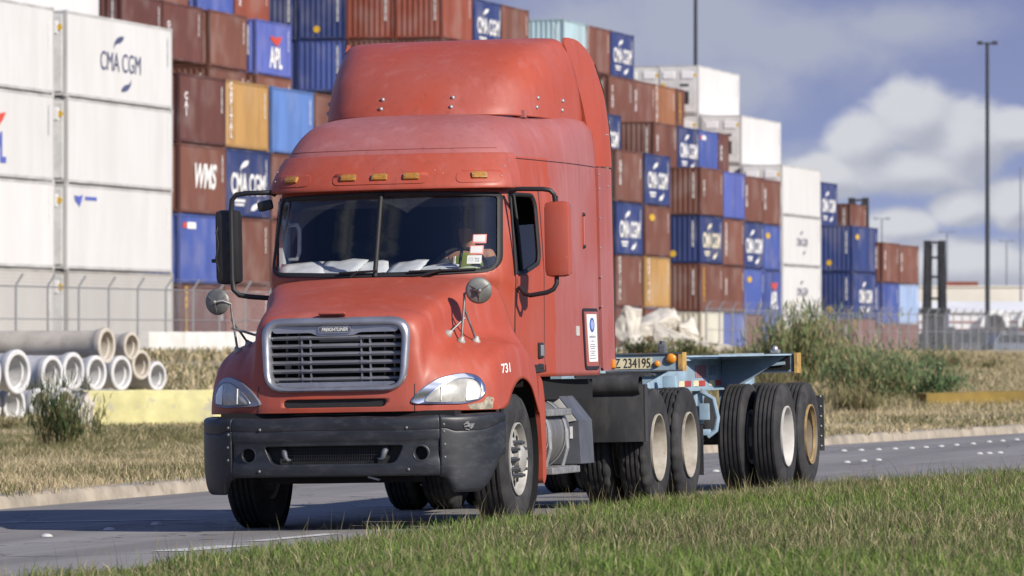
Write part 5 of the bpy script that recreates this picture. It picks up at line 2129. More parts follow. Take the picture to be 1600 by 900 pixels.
# ------------------------------------------------------------------ roof fairing and side extenders
fair_half = [
    [(0, 1.28, 3.345), (.42, 1.32, 3.345), (.71, 1.45, 3.34), (.89, 1.70, 3.33), (1.015, 2.22, 3.315), (1.075, 2.66, 3.30)],
    [(0, 1.34, 3.44), (.42, 1.38, 3.44), (.71, 1.50, 3.44), (.89, 1.74, 3.43), (1.015, 2.23, 3.415), (1.075, 2.645, 3.40)],
    [(0, 1.50, 3.64), (.42, 1.54, 3.64), (.705, 1.64, 3.64), (.885, 1.86, 3.63), (1.005, 2.27, 3.62), (1.06, 2.605, 3.60)],
    [(0, 1.78, 3.84), (.42, 1.81, 3.84), (.70, 1.89, 3.84), (.875, 2.06, 3.825), (.985, 2.34, 3.80), (1.035, 2.56, 3.77)],
    [(0, 2.06, 3.965), (.42, 2.08, 3.965), (.69, 2.13, 3.96), (.86, 2.24, 3.945), (.955, 2.40, 3.92), (1.0, 2.52, 3.885)],
    [(0, 2.32, 4.02), (.42, 2.33, 4.02), (.69, 2.36, 4.018), (.86, 2.40, 4.005), (.93, 2.45, 3.98), (.965, 2.485, 3.95)],
    [(0, 2.60, 4.035), (.42, 2.58, 4.035), (.68, 2.54, 4.035), (.845, 2.50, 4.025), (.905, 2.49, 4.01), (.94, 2.49, 3.99)],
]
fair_half = [[(x * .985, YS(y), z) for x, y, z in r] for r in fair_half]
FG = dense(mirror_cols(fair_half), 8, 10)
fair = mesh_obj('roof_fairing', FG.reshape(-1, 3), grid_faces(*FG.shape[:2]), M['red'], truck, smooth=60)
fair.modifiers.new('sheet', 'SOLIDIFY').thickness = 0.02
f_bvh = BVHTree.FromPolygons([tuple(p) for p in FG.reshape(-1, 3)], grid_faces(*FG.shape[:2]))
pl = []
for s in (-1, 1):
    for x, zs in ((.30, (3.49, 3.41)), (.90, (3.49, 3.41)), (1.0, (3.48, 3.40))):
        for z in zs:
            pl.append(project(f_bvh, [(s * x, z)], 'y', -1, 0.004)[0])
b = MB()
b.ball((0, 0, 0), .018, 8, 6)
copies('fairing_bolt', b, M['steel'], fair, pl, 60)
b = MB()
b.box((0, 0, 0), (.10, .5, .06))
copies('fairing_bracket', b, M['red_chalky'], fair, [(x, 1.9, 3.35) for x in (-.7, -.2, .35, .8)])


def side_panel(s, poly, xf, th=.025):
    """plate in y-z whose x follows xf(y, z)"""
    po = resample(poly, 110)
    c = np.mean(np.array(po), 0)
    vs, fs = [], []
    n, rg = len(po), 10
    for layer in (0, 1):
        for k in range(rg):
            t = 1 - k / rg
            for p in po:
                y, z = c[0] + (p[0] - c[0]) * t, c[1] + (p[1] - c[1]) * t
                vs.append((s * (xf(y, z) - th * layer), y, z))
        vs.append((s * (xf(*c) - th * layer), c[0], c[1]))
    m = rg * n + 1
    for layer in (0, 1):
        o = layer * m
        for k in range(rg - 1):
            for i in range(n):
                j = (i + 1) % n
                fs.append((o + k * n + i, o + k * n + j, o + (k + 1) * n + j, o + (k + 1) * n + i))
        for i in range(n):
            fs.append((o + (rg - 1) * n + i, o + (rg - 1) * n + (i + 1) % n, o + m - 1))
    for i in range(n):
        fs.append((i, (i + 1) % n, m + (i + 1) % n, m + i))
    return vs, fs


UP = rounded(YP([(2.72, 2.945), (2.665, 3.38), (2.57, 3.78), (2.48, 3.97), (2.53, 4.035), (2.75, 4.02), (2.97, 3.85), (3.08, 3.55), (3.13, 2.945)]), [.01, .2, .2, .06, .08, .2, .2, .2, .01], 6)
LO = rounded(YP([(2.705, 2.93), (3.13, 2.93), (3.14, 1.215), (2.755, 1.205)]), [.01, .01, .04, .02], 4)


def xu(y, z):
    k = max(0.0, (z - 2.95) / 1.1)
    xb = 1.185 - .13 * k ** 2
    xf_ = 1.115 - .175 * k ** 1.7
    yf_ = YS(2.72 - .24 * k ** 1.8)
    t = min(1.0, max(0.0, (y - yf_) / (YS(3.12) - yf_)))
    return xf_ + (xb - xf_) * math.sin(t * math.pi / 2)


for s in (1, -1):
    e1 = on_truck('side_fairing', side_panel(s, UP, xu), M['red'], smooth=40)
    e2 = on_truck('side_extender', side_panel(s, LO, lambda y, z: 1.172 + .012 * (y - 2.9)), M['red_chalky'], smooth=40)
    b = MB()
    b.tube([(s * xu(YS(float(np.interp(z, [2.95, 3.55, 3.85], [3.13, 3.08, 2.96]))), z) - s * .008, YS(float(np.interp(z, [2.95, 3.55, 3.85], [3.135, 3.08, 2.955]))), z) for z in np.linspace(2.95, 3.82, 14)], .016, 6)
    b.build('edge_rubber', M['seal'], e1)
    b = MB()
    b.tube([(s * 1.165, YS(3.15), z) for z in np.linspace(1.22, 2.94, 12)], .018, 6)
    b.build('edge_rubber', M['seal'], e2)
    b = MB()
    for z in (1.75, 2.0, 2.25, 2.5, 2.75, 2.87):
        b.ball((s * 1.176, YS(2.73), z), .009, 8, 5)
    for (y, z) in ((3.25, 3.22), (3.29, 3.22), (3.25, 2.78)):
        b.ball((s * xu(y, z), y, z), .008, 8, 5)
    b.build('rivet', M['steel'], e2)
    # join line between roof cap and cab side
    b = MB()
    b.tube(project(cab_bvh, [(y, 2.955 - (y - .8) * .01) for y in np.linspace(.85, YS(2.70), 24)], 'x', s, 0.001), .004, 5)
    b.build('roof_joint', M['seal'], truck)
    b = MB()
    b.box((s * 1.185, YS(3.06), 1.265), (.03, .10, .075), bev=.012)
    sm = b.build('side_marker', M['amber'], truck, smooth=40)
b = MB()
b.box((0, 3.10, 2.4), (2.2, .03, 2.2))
b.build('rear_bulkhead', M['frame_black'], truck)

# ------------------------------------------------------------------ mirrors
for s in (1, -1):
    b = MB()
    cxm, cym = s * 1.385, .52
    b.box((cxm, cym, 2.28), (.215, .13, .61), bev=.055)
    mr = b.build('mirror', M['red'] if s > 0 else M['black'], truck, smooth=50)
    if s < 0:
        mr['label'] = 'black mirror housing with torn shell'
    b = MB()
    b.box((cxm, cym + .068, 2.28), (.19, .012, .56), bev=.02)
    b.build('mirror_glass', M['chrome'], mr)
    b = MB()
    if s > 0:
        b.tube([(1.0, .50, 2.665), (1.06, .47, 2.69), (1.12, .46, 2.69), (1.28, .47, 2.685), (1.335, .48, 2.675), (1.365, .50, 2.64), (1.37, .52, 2.56)], .019, 10)
        b.tube([(1.37, .52, 2.0), (1.37, .51, 1.92), (1.345, .50, 1.875), (1.29, .49, 1.85), (1.15, .50, 1.83), (1.10, .52, 1.845), (1.05, .56, 1.90)], .019, 10)
        b.tube([(1.385, .52, 2.57), (1.385, .52, 2.63)], .008, 6)
        b.tube([(1.0, .50, 2.66), (1.03, .52, 2.0)], .012, 6)
    else:
        b.tube([(-.97, .48, 2.70), (-1.0, .44, 2.715), (-1.20, .43, 2.715), (-1.285, .43, 2.705), (-1.325, .43, 2.66), (-1.335, .43, 2.56), (-1.335, .43, 2.02), (-1.325, .43, 1.93),
                (-1.28, .44, 1.885), (-1.20, .45, 1.87), (-1.04, .50, 1.855)], .021, 10)
        for z in (2.45, 2.28, 2.12):
            b.box((-1.35, .455, z), (.06, .05, .10), bev=.012)
        b.tube([(-1.45, .50, 2.52), (-1.47, .45, 2.4), (-1.45, .44, 2.3), (-1.48, .46, 2.18), (-1.45, .47, 2.05)], .009, 6)
        b.tube([(-1.52, .5, 2.17), (-1.46, .47, 2.17)], .016, 8)
    b.build('mirror_arm', M['black'], mr, smooth=60)
    if s < 0:
        b = MB()
        b.box((-1.05, .46, 2.61), (.13, .06, .085), Matrix.Rotation(R(-12), 3, 'Y'), bev=.025)
        b.build('look_down_mirror', M['black'], truck, smooth=50)


M['bracket'] = mat('dull_bracket_steel', (.22, .21, .20), .45, metal=.5, var=.25, scale=12)


def spot_mirror(disc, nrm, feet, elbow):
    n = Vector(nrm).normalized()
    b = MB()
    rot = n.to_track_quat('Z', 'Y').to_matrix()
    prof = [(0.0, .020), (.03, .019), (.06, .014), (.09, .006), (.103, -.004), (.106, -.012), (.10, -.016), (0.0, -.016)]
    m2 = MB()
    m2.lathe(prof, (0, 0, 0), 'z', 36)
    b.add([rot @ p + Vector(disc) for p in m2.v], m2.f)
    o = b.build('spot_mirror', mat('aged_mirror_shell', (.17, .17, .16), .5, metal=.3, var=.3, scale=6, col2=(.08, .08, .08), amt2=.5, scale2=9), truck, smooth=50)
    b = MB()
    for k in range(3):
        a = k * 2 * math.pi / 3 + .5
        b.tube([Vector(disc) + n * .045, Vector(disc) + rot @ Vector((.095 * math.cos(a), .095 * math.sin(a), 0))], .005, 5)
    b.ball(Vector(disc) + n * .05, .02, 10, 6)
    el = Vector(elbow)
    b.tube([Vector(disc) + n * .055, (Vector(disc) + n * .06 + el) / 2 + Vector((0, 0, .02)), el, el + Vector((0, 0, -.06))], .011, 8)
    for i, f in enumerate(feet):
        b.tube([el + Vector((0, 0, -.05 - .07 * i)), Vector(f)], .010, 8)
    b.build('mirror_bracket', M['bracket'], o, smooth=60)
    for f in feet:
        h = hood_bvh.find_nearest(Vector(f))
        b = MB()
        rt = h[1].to_track_quat('Z', 'Y').to_matrix() if h[1].dot(Vector((0, -.3, 1))) > 0 else (-h[1]).to_track_quat('Z', 'Y').to_matrix()
        m2 = MB()
        m2.lathe([(.036, 0), (.036, .008), (.022, .022), (.012, .04), (0, .045)], (0, 0, 0), 'z', 16)
        b.add([rt @ p + h[0] for p in m2.v], m2.f)
        b.build('mirror_foot', M['alu'], o, smooth=50)


def on_hood(x, z):
    return project(hood_bvh, [(x, z)], 'y', -1, 0.01)[0]


def hood_xy(x, y):
    h = hood_bvh.ray_cast(Vector((x, y, 4)), Vector((0, 0, -1)))
    return h[0] + Vector((0, 0, .01))


hs = hood_bvh.ray_cast(Vector((3, -.72, 1.53)), Vector((-1, 0, 0)))
spot_mirror((1.005, -.60, 1.865), (.30, -.95, -.05), [hood_xy(.87, -.66), hood_xy(.95, -.50), Vector((hs[0].x + .01, -.72, 1.53)) if hs[0] else hood_xy(.72, -.75)], (.885, -.60, 1.84))
hs2 = hood_bvh.ray_cast(Vector((-3, -.62, 1.54)), Vector((1, 0, 0)))
spot_mirror((-1.15, -.62, 1.82), (-.15, -.98, -.05), [hood_xy(-.985, -.62), hood_xy(-.93, -.50), Vector((hs2[0].x - .01, -.62, 1.54)) if hs2[0] else hood_xy(-.8, -.6)], (-1.03, -.62, 1.80))

# ------------------------------------------------------------------ cab interior and driver
b = MB()
xs_ = [-.93, -.90, -.70, -.36, 0, .36, .70, .90, .93]
fy_ = [.52, .36, .20, .11, .085, .11, .20, .36, .52]
vs_d = []
for x, fy in zip(xs_, fy_):
    vs_d += [(x, fy, 1.45), (x, fy, 1.99), (x, fy + .05, 2.015), (x, .66, 2.02), (x, .76, 1.97), (x, .82, 1.80), (x, .82, 1.45)]
b.add(vs_d, [(i * 7 + q, i * 7 + (q + 1) % 7, i * 7 + 7 + (q + 1) % 7, i * 7 + 7 + q) for i in range(8) for q in range(7)])
b.build('dashboard', M['dash'], truck)
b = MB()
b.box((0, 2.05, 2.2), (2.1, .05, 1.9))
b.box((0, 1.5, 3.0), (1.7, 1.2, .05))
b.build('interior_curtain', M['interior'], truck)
for x in (-.48, .46):
    b = MB()
    b.box((x, 1.28, 1.55), (.52, .52, .16), bev=.06)
    b.box((x, 1.56, 1.95), (.50, .14, .80), Matrix.Rotation(R(-8), 3, 'X'), bev=.06)
    b.box((x, 1.28, 1.37), (.30, .36, .22))
    b.build('seat', M['seat'], truck, smooth=50)
b = MB()
ang = R(38)
ring_pts = [(.46 + .23 * math.cos(a), .86 + .23 * math.sin(a) * math.sin(ang), 2.05 + .23 * math.sin(a) * math.cos(ang)) for a in np.linspace(0, 2 * math.pi, 40, endpoint=False)]
b.tube(ring_pts, .017, 8, closed=True)
for a in (R(90), R(210), R(330)):
    b.tube([(.46, .88, 2.04), (.46 + .23 * math.cos(a), .86 + .23 * math.sin(a) * math.sin(ang), 2.05 + .23 * math.sin(a) * math.cos(ang))], .014, 6)
b.tube([(.46, .88, 2.04), (.46, .70, 1.85)], .035, 8)
b.build('steering_wheel', M['black'], truck, smooth=60)
# grab rail on the far pillar seen through the glass
b = MB()
b.tube([(-.90, .66, 2.45), (-.83, .62, 2.45), (-.81, .62, 2.40), (-.81, .60, 2.22), (-.83, .60, 2.17), (-.90, .62, 2.17)], .018, 8)
b.box((-.945, .64, 2.33), (.03, .22, .62))
b.build('pillar_grab_rail', M['grey_trim'], truck, smooth=50)
# stickers on the inside of the glass
for (x, z, w, h, m, t, lab) in [(.80, 2.295, .085, .055, 'white_paint', None, 'upper white sticker with a red edge'), (.785, 2.205, .085, .055, 'white_paint', None, 'lower white sticker with a red edge'),
                                (.775, 2.125, .105, .068, 'white_paint', '02 22', 'inspection sticker')]:
    st = on_truck('windshield_sticker', patch(cab_bvh, [(x - w / 2, z - h / 2), (x + w / 2, z - h / 2), (x + w / 2, z + h / 2), (x - w / 2, z + h / 2)], 'y', -1, -0.006, 0.003, rings=2, n=32), M['sticker'])
    q = project(cab_bvh, [(x, z)], 'y', -1, -0.002)[0]
    if t:
        text_obj('sticker_lettering', t, M['grey_print'], q, (R(72), 0, R(22)), st, size=.042, extrude=.0006)
    else:
        on_truck('sticker_border', patch(cab_bvh, [(x - w / 2 - .006, z - h / 2 - .012), (x + w / 2 + .008, z - h / 2 - .012), (x + w / 2 + .008, z + h / 2 + .006), (x - w / 2 - .006, z + h / 2 + .006)], 'y', -1, -0.010, 0.002, rings=2, n=32), M['sticker_red'], st)

# loose papers on the dashboard (they only lie there)
TM = Matrix.LocRotScale(T0, truck.rotation_euler.to_quaternion(), None)


def sheet(label, x, y, w, d, rz, tilt, m, z=2.04):
    rs = random.Random(int(x * 100))
    n = 7
    vs = []
    for i in range(n):
        for j in range(n):
            a, c = (i / (n - 1) - .5), (j / (n - 1) - .5)
            vs.append((a * w, c * d, .012 * math.sin(a * 5 + rs.random()) + .02 * (rs.random() - .3) * abs(a)))
    o = mesh_obj('paper_sheet', vs, grid_faces(n, n), M[m], None, smooth=60)
    o.modifiers.new('sheet', 'SOLIDIFY').thickness = .004
    o.matrix_world = TM @ Matrix.Translation((x, y, z + .012 + abs(tilt) * .25 * d)) @ Matrix.Rotation(rz, 4, 'Z') @ Matrix.Rotation(tilt, 4, 'X')
    return tag(o, label, 'paper', 'papers lying on the truck dashboard')


sheet('long white paper sheet on the dashboard, furthest left', -.72, .40, .40, .26, .1, .42, 'paper')
sheet('white paper on the dashboard left of the windshield divider', -.40, .36, .40, .28, -.2, .46, 'paper')
sheet('crumpled paper against the windshield divider, left side', -.13, .38, .26, .22, .3, .48, 'paper')
sheet('white paper pile on the dashboard right of the divider', .16, .36, .30, .26, -.15, .4, 'paper', 2.04)
sheet('creased paper ahead of the steering wheel', .42, .36, .34, .24, .2, .22, 'paper')
sheet('pale green paper lying right of the wiper tip', .62, .44, .28, .16, .1, .15, 'paper_green')

# the driver: one continuous skinned body, seated, hands on the wheel
def skin_body(name, pts, edges, rad, m, root, sub=2):
    me = bpy.data.meshes.new(name)
    me.from_pydata(pts, edges, [])
    o = link_mesh(name, me)
    o.modifiers.new('skin', 'SKIN')
    for i, r in enumerate(rad):
        sv = me.skin_vertices[0].data[i]
        sv.radius = r if isinstance(r, tuple) else (r, r)
        sv.use_root = (i == root)
    sm_ = o.modifiers.new('sub', 'SUBSURF')
    sm_.levels = sub
    sm_.render_levels = sub
    dg = bpy.context.evaluated_depsgraph_get()
    me2 = bpy.data.meshes.new_from_object(o.evaluated_get(dg))
    bpy.data.objects.remove(o)
    me2.materials.clear()
    finish(me2, m, 80)
    me2.name = name
    return link_mesh(name, me2)


X0, Y0, Z0 = .43, 1.30, 1.70
pts = [(0, 0, .06), (0, .04, .25), (0, .06, .42), (0, .04, .52), (0, .02, .58), (0, -.02, .68), (0, -.03, .76),           # 0-6 pelvis..head
       (.17, .04, .47), (.25, -.06, .30), (.19, -.28, .34), (.17, -.36, .37),                                          # 7-10 left arm
       (-.17, .04, .47), (-.25, -.06, .30), (-.19, -.28, .34), (-.17, -.36, .37),                                      # 11-14
       (.10, -.04, .03), (.13, -.46, .05), (.13, -.52, -.34), (.13, -.66, -.38),                                       # 15-18
       (-.10, -.04, .03), (-.13, -.46, .05), (-.13, -.52, -.34), (-.13, -.66, -.38)]
edg = [(0, 1), (1, 2), (2, 3), (3, 4), (4, 5), (5, 6), (2, 7), (7, 8), (8, 9), (9, 10), (2, 11), (11, 12), (12, 13), (13, 14), (0, 15), (15, 16), (16, 17), (17, 18), (0, 19), (19, 20), (20, 21), (21, 22)]
rad = [(.16, .13), (.17, .12), (.17, .12), .07, .058, (.078, .095), (.06, .075), .075, .055, .042, .034, .075, .055, .042, .034, .10, .075, .055, .045, .10, .075, .055, .045]
# fingers: five short chains per hand, curled over the rim
for hnd, sgn in ((10, 1), (14, -1)):
    bx_, by_, bz_ = pts[hnd]
    for k in range(5):
        if k < 4:
            dx = (k - 1.5) * .019
            c1 = (bx_ + dx, by_ - .05, bz_ + .035)
            c2 = (bx_ + dx, by_ - .085 + .006 * abs(k - 1), bz_ + .015)
            c3 = (bx_ + dx, by_ - .075, bz_ - .012)
        else:
            c1 = (bx_ - sgn * .035, by_ - .02, bz_ + .01)
            c2 = (bx_ - sgn * .05, by_ - .05, bz_ + .008)
            c3 = (bx_ - sgn * .045, by_ - .072, bz_ + .0)
        i0 = len(pts)
        pts += [c1, c2, c3]
        edg += [(hnd, i0), (i0, i0 + 1), (i0 + 1, i0 + 2)]
        rad += [.011, .009, .008]
person = skin_body('person', [(x + X0, y + Y0, z + Z0) for x, y, z in pts], edg, rad, M['skin'], 0)
person.matrix_world = TM
tag(person, 'driver in a yellow hi-vis vest behind the steering wheel', 'person')
# face details and clothing (children)
hd = Vector((X0, Y0 - .025, Z0 + .70))
b = MB()
for s in (-1, 1):
    b.ball(hd + Vector((s * .032, -.082, .015)), .010, 8, 6)
b.build('eye', M['black'], person)
b = MB()
b.add([hd + Vector(p) for p in ((-.014, -.082, -.02), (.014, -.082, -.02), (0, -.108, -.018), (0, -.086, .02))], [(0, 1, 2), (0, 2, 3), (1, 3, 2), (0, 3, 1)])
b.build('nose', M['skin'], person)
b = MB()
b.ball(hd + Vector((0, .018, .035)), .098, 18, 12, sc=(.88, 1.02, .80))
b.build('hair', M['hair'], person, smooth=60)
ve = skin_body('vest', [(X0, Y0, Z0 + .08), (X0, Y0 + .04, Z0 + .25), (X0, Y0 + .055, Z0 + .40), (X0, Y0 + .05, Z0 + .47), (X0 + .15, Y0 + .04, Z0 + .465), (X0 - .15, Y0 + .04, Z0 + .465)],
               [(0, 1), (1, 2), (2, 3), (2, 4), (2, 5)], [(.18, .145), (.19, .138), (.19, .138), .085, .088, .088], M['hivis'], 0)
ve.parent = person
b = MB()
b.tube([(X0 - .17, Y0 - .09, Z0 + .24), (X0, Y0 - .115, Z0 + .23), (X0 + .17, Y0 - .09, Z0 + .24)], .018, 6)
b.tube([(X0 + .10, Y0 - .115, Z0 + .12), (X0 + .10, Y0 - .10, Z0 + .30), (X0 + .10, Y0 - .03, Z0 + .47)], .017, 6)
b.tube([(X0 - .10, Y0 - .115, Z0 + .12), (X0 - .10, Y0 - .10, Z0 + .30), (X0 - .10, Y0 - .03, Z0 + .47)], .017, 6)
b.build('reflective_strip', M['plate'], person)
sl = skin_body('trousers', [(X0, Y0, Z0 + .05), (X0 + .10, Y0 - .04, Z0 + .03), (X0 + .13, Y0 - .46, Z0 + .05), (X0 + .13, Y0 - .51, Z0 - .30), (X0 - .10, Y0 - .04, Z0 + .03), (X0 - .13, Y0 - .46, Z0 + .05), (X0 - .13, Y0 - .51, Z0 - .30)],
               [(0, 1), (1, 2), (2, 3), (0, 4), (4, 5), (5, 6)], [(.17, .14), .112, .087, .066, .112, .087, .066], M['shirt'], 0)
sl.parent = person
sv_ = skin_body('sleeve', [(X0 + .16, Y0 + .04, Z0 + .465), (X0 + .25, Y0 - .06, Z0 + .30), (X0 + .215, Y0 - .2, Z0 + .325)], [(0, 1), (1, 2)], [.084, .066, .055], M['shirt'], 0)
sv_.parent = person
sv_ = skin_body('sleeve', [(X0 - .16, Y0 + .04, Z0 + .465), (X0 - .25, Y0 - .06, Z0 + .30), (X0 - .215, Y0 - .2, Z0 + .325)], [(0, 1), (1, 2)], [.084, .066, .055], M['shirt'], 0)
sv_.parent = person

# ------------------------------------------------------------------ wheels
TR = 0.52


def tyre_prof(w, R_=TR, grooves=4):
    h = w / 2
    p = [(.292, -h + .035), (.30, -h + .018), (.36, -h + .002), (.42, -h - .004), (.475, -h + .006), (.502, -h + .018), (R_ - .008, -h + .030)]
    xs = np.linspace(-h + .040, h - .040, grooves * 2 + 2)
    for i in range(0, len(xs) - 1, 2):
        p += [(R_, xs[i]), (R_, xs[i + 1])]
        if i + 2 < len(xs):
            p += [(R_ - .014, xs[i + 1] + .002), (R_ - .014, xs[i + 2] - .002)]
    p += [(R_ - .008, h - .030), (.502, h - .018), (.475, h - .006), (.42, h + .004), (.36, h - .002), (.30, h - .018), (.292, h - .035)]
    return p


def add_tyre(parent, x, y, w=.275, lug=False, z=TR, root=None, off=(0, 0, 0)):
    b = MB(off)
    pr = tyre_prof(w)

    def rad_(k, j):
        r = pr[j][0]
        if lug and r > .50:
            edge = abs(pr[j][1]) > w * .22
            if edge and (k // 2) % 2 == 0:
                return -.013
            if not edge and (k // 2 + 1) % 4 == 0:
                return -.009
        return 0.0
    b.lathe([(r, t) for r, t in pr], (x, y, z), 'x', 104 if lug else 72, rad=rad_)
    return b.build('tyre', M['rubber'], parent, smooth=38)


def steer_wheel(s):
    x = s * 1.02
    xo = s * 1.145
    b = MB()
    t = lambda v: s * v
    b.lathe([(.292, t(.115)), (.292, t(.135)), (.283, t(.138)), (.275, t(.125)), (.262, t(.085)), (.245, t(.075)), (.225, t(.082)), (.155, t(.098)), (.140, t(.105)), (.120, t(.105)), (.108, t(.115)), (.108, t(.16)), (.085, t(.178)), (0, t(.18))],
            (x, 0, TR), 'x', 60)
    b.lathe([(.292, t(-.12)), (.272, t(-.10)), (.27, t(.09))], (x, 0, TR), 'x', 60)
    wh = b.build('wheel', M['alu'], truck, smooth=40)
    add_tyre(wh, x, 0, .285)
    b = MB()
    for k in range(10):
        a = 2 * math.pi * k / 10
        c = Vector((x + t(.0905), .193 * math.sin(a), TR + .193 * math.cos(a)))
        b.cyl(c - Vector((t(.03), 0, 0)), c + Vector((t(.004), 0, 0)), .030, 16)
    b.build('hand_hole_shade', M['dark_void'], wh)  # dark discs on a closed rim, coloured as the shade inside holes
    b = MB()
    b.cyl((0, 0, 0), (t(.055), 0, 0), .020, 6)
    b.cyl((t(.05), 0, 0), (t(.075), 0, 0), .012, 8)
    copies('lug_nut', b, M['boxgrey'], wh, [(x + t(.10), .137 * math.sin(a), TR + .137 * math.cos(a)) for a in [2 * math.pi * (k + .5) / 10 for k in range(10)]])
    return wh


for s in (1, -1):
    steer_wheel(s)


def dual(parent, y, s, rim_m, lug, off=(0, 0, 0)):
    t = lambda v: s * v
    xo, xi = s * 1.075, s * .735
    b = MB(off)
    # outer wheel: deep dish seen from outside
    b.lathe([(.296, t(.12)), (.296, t(.138)), (.284, t(.140)), (.277, t(.128)), (.268, t(.03)), (.25, t(-.05)), (.235, t(-.075)), (.13, t(-.09)), (.125, t(-.085)), (.11, t(-.085)), (.105, t(.02)), (.07, t(.035)), (0, t(.035))], (xo, y, TR), 'x', 56)
    b.lathe([(.292, t(-.13)), (.27, t(-.12)), (.268, t(.12))], (xi, y, TR), 'x', 40)
    b.lathe([(.235, t(.1)), (.1, t(.1))], (xi, y, TR), 'x', 40)
    wh = b.build('wheel', rim_m, parent, smooth=40)
    add_tyre(wh, xo, y, .27, lug, off=off)
    add_tyre(wh, xi, y, .27, lug, off=off)
    b = MB(off)
    for k in range(5):
        a = 2 * math.pi * k / 5 + .3
        c = Vector((xo + t(-.07), y + .195 * math.sin(a), TR + .195 * math.cos(a)))
        b.cyl(c - Vector((t(.02), 0, 0)), c + Vector((t(.004), 0, 0)), .036, 14)
    b.build('hand_hole_shade', M['dark_void'], wh)  # no real holes: black discs stand in for their shade
    b = MB()
    b.cyl((0, 0, 0), (t(.03), 0, 0), .016, 6)
    copies('lug_nut', b, M['boxgrey'], wh, [Vector((xo + t(-.085), y + .15 * math.sin(a), TR + .15 * math.cos(a))) + Vector(off) for a in [2 * math.pi * k / 10 for k in range(10)]])
    if rim_m == M['rim_yellow']:
        b = MB(off)
        b.lathe([(.284, t(.1405)), (.297, t(.1395)), (.299, t(.12))], (xo, y, TR), 'x', 56)
        b.lathe([(.268, t(.10)), (.279, t(.130))], (xo, y, TR), 'x', 56)
        b.build('rim_flange', mat('worn_yellow_rim', (.30, .21, .09), .7, var=.3, scale=7, col2=(.15, .12, .09), amt2=.75, scale2=8), wh)
    return wh


for y in (4.92, 6.20):
    for s in (1, -1):
        dual(truck, y, s, M['rim_white'], True)

# ------------------------------------------------------------------ chassis, tank, steps, mudguards
b = MB()
for s in (-1, 1):
    b.box((s * .43, 3.0, .93), (.09, 7.6, .27))
for y in (-.3, 1.2, 2.6, 4.0, 5.5, 6.7):
    b.box((0, y, .93), (.84, .14, .22))
b.box((0, 5.2, 1.10), (.9, .9, .06))
b.box((0, 1.4, .75), (.7, 1.8, .45))
b.build('chassis_rail', M['frame_black'], truck)
b = MB()
b.cyl((-.95, 0, .50), (.95, 0, .50), .055, 12)
b.box((0, 0, .46), (1.5, .12, .10))
b.build('axle', M['frame_black'], truck, smooth=50)
b = MB()
b.cyl((-.7, 0, .52), (.7, 0, .52), .09, 14)
b.ball((0, 0, .52), .24, 16, 10)
copies('axle', b, M['frame_black'], truck, [(0, y, 0) for y in (4.92, 6.2)], 50)
b = MB()
b.box((0, 5.1, 1.17), (.85, .95, .07), bev=.02)
b.build('fifth_wheel', M['frame_black'], truck)
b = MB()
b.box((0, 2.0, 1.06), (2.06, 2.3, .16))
b.build('cab_underside', M['dark_void'], truck)
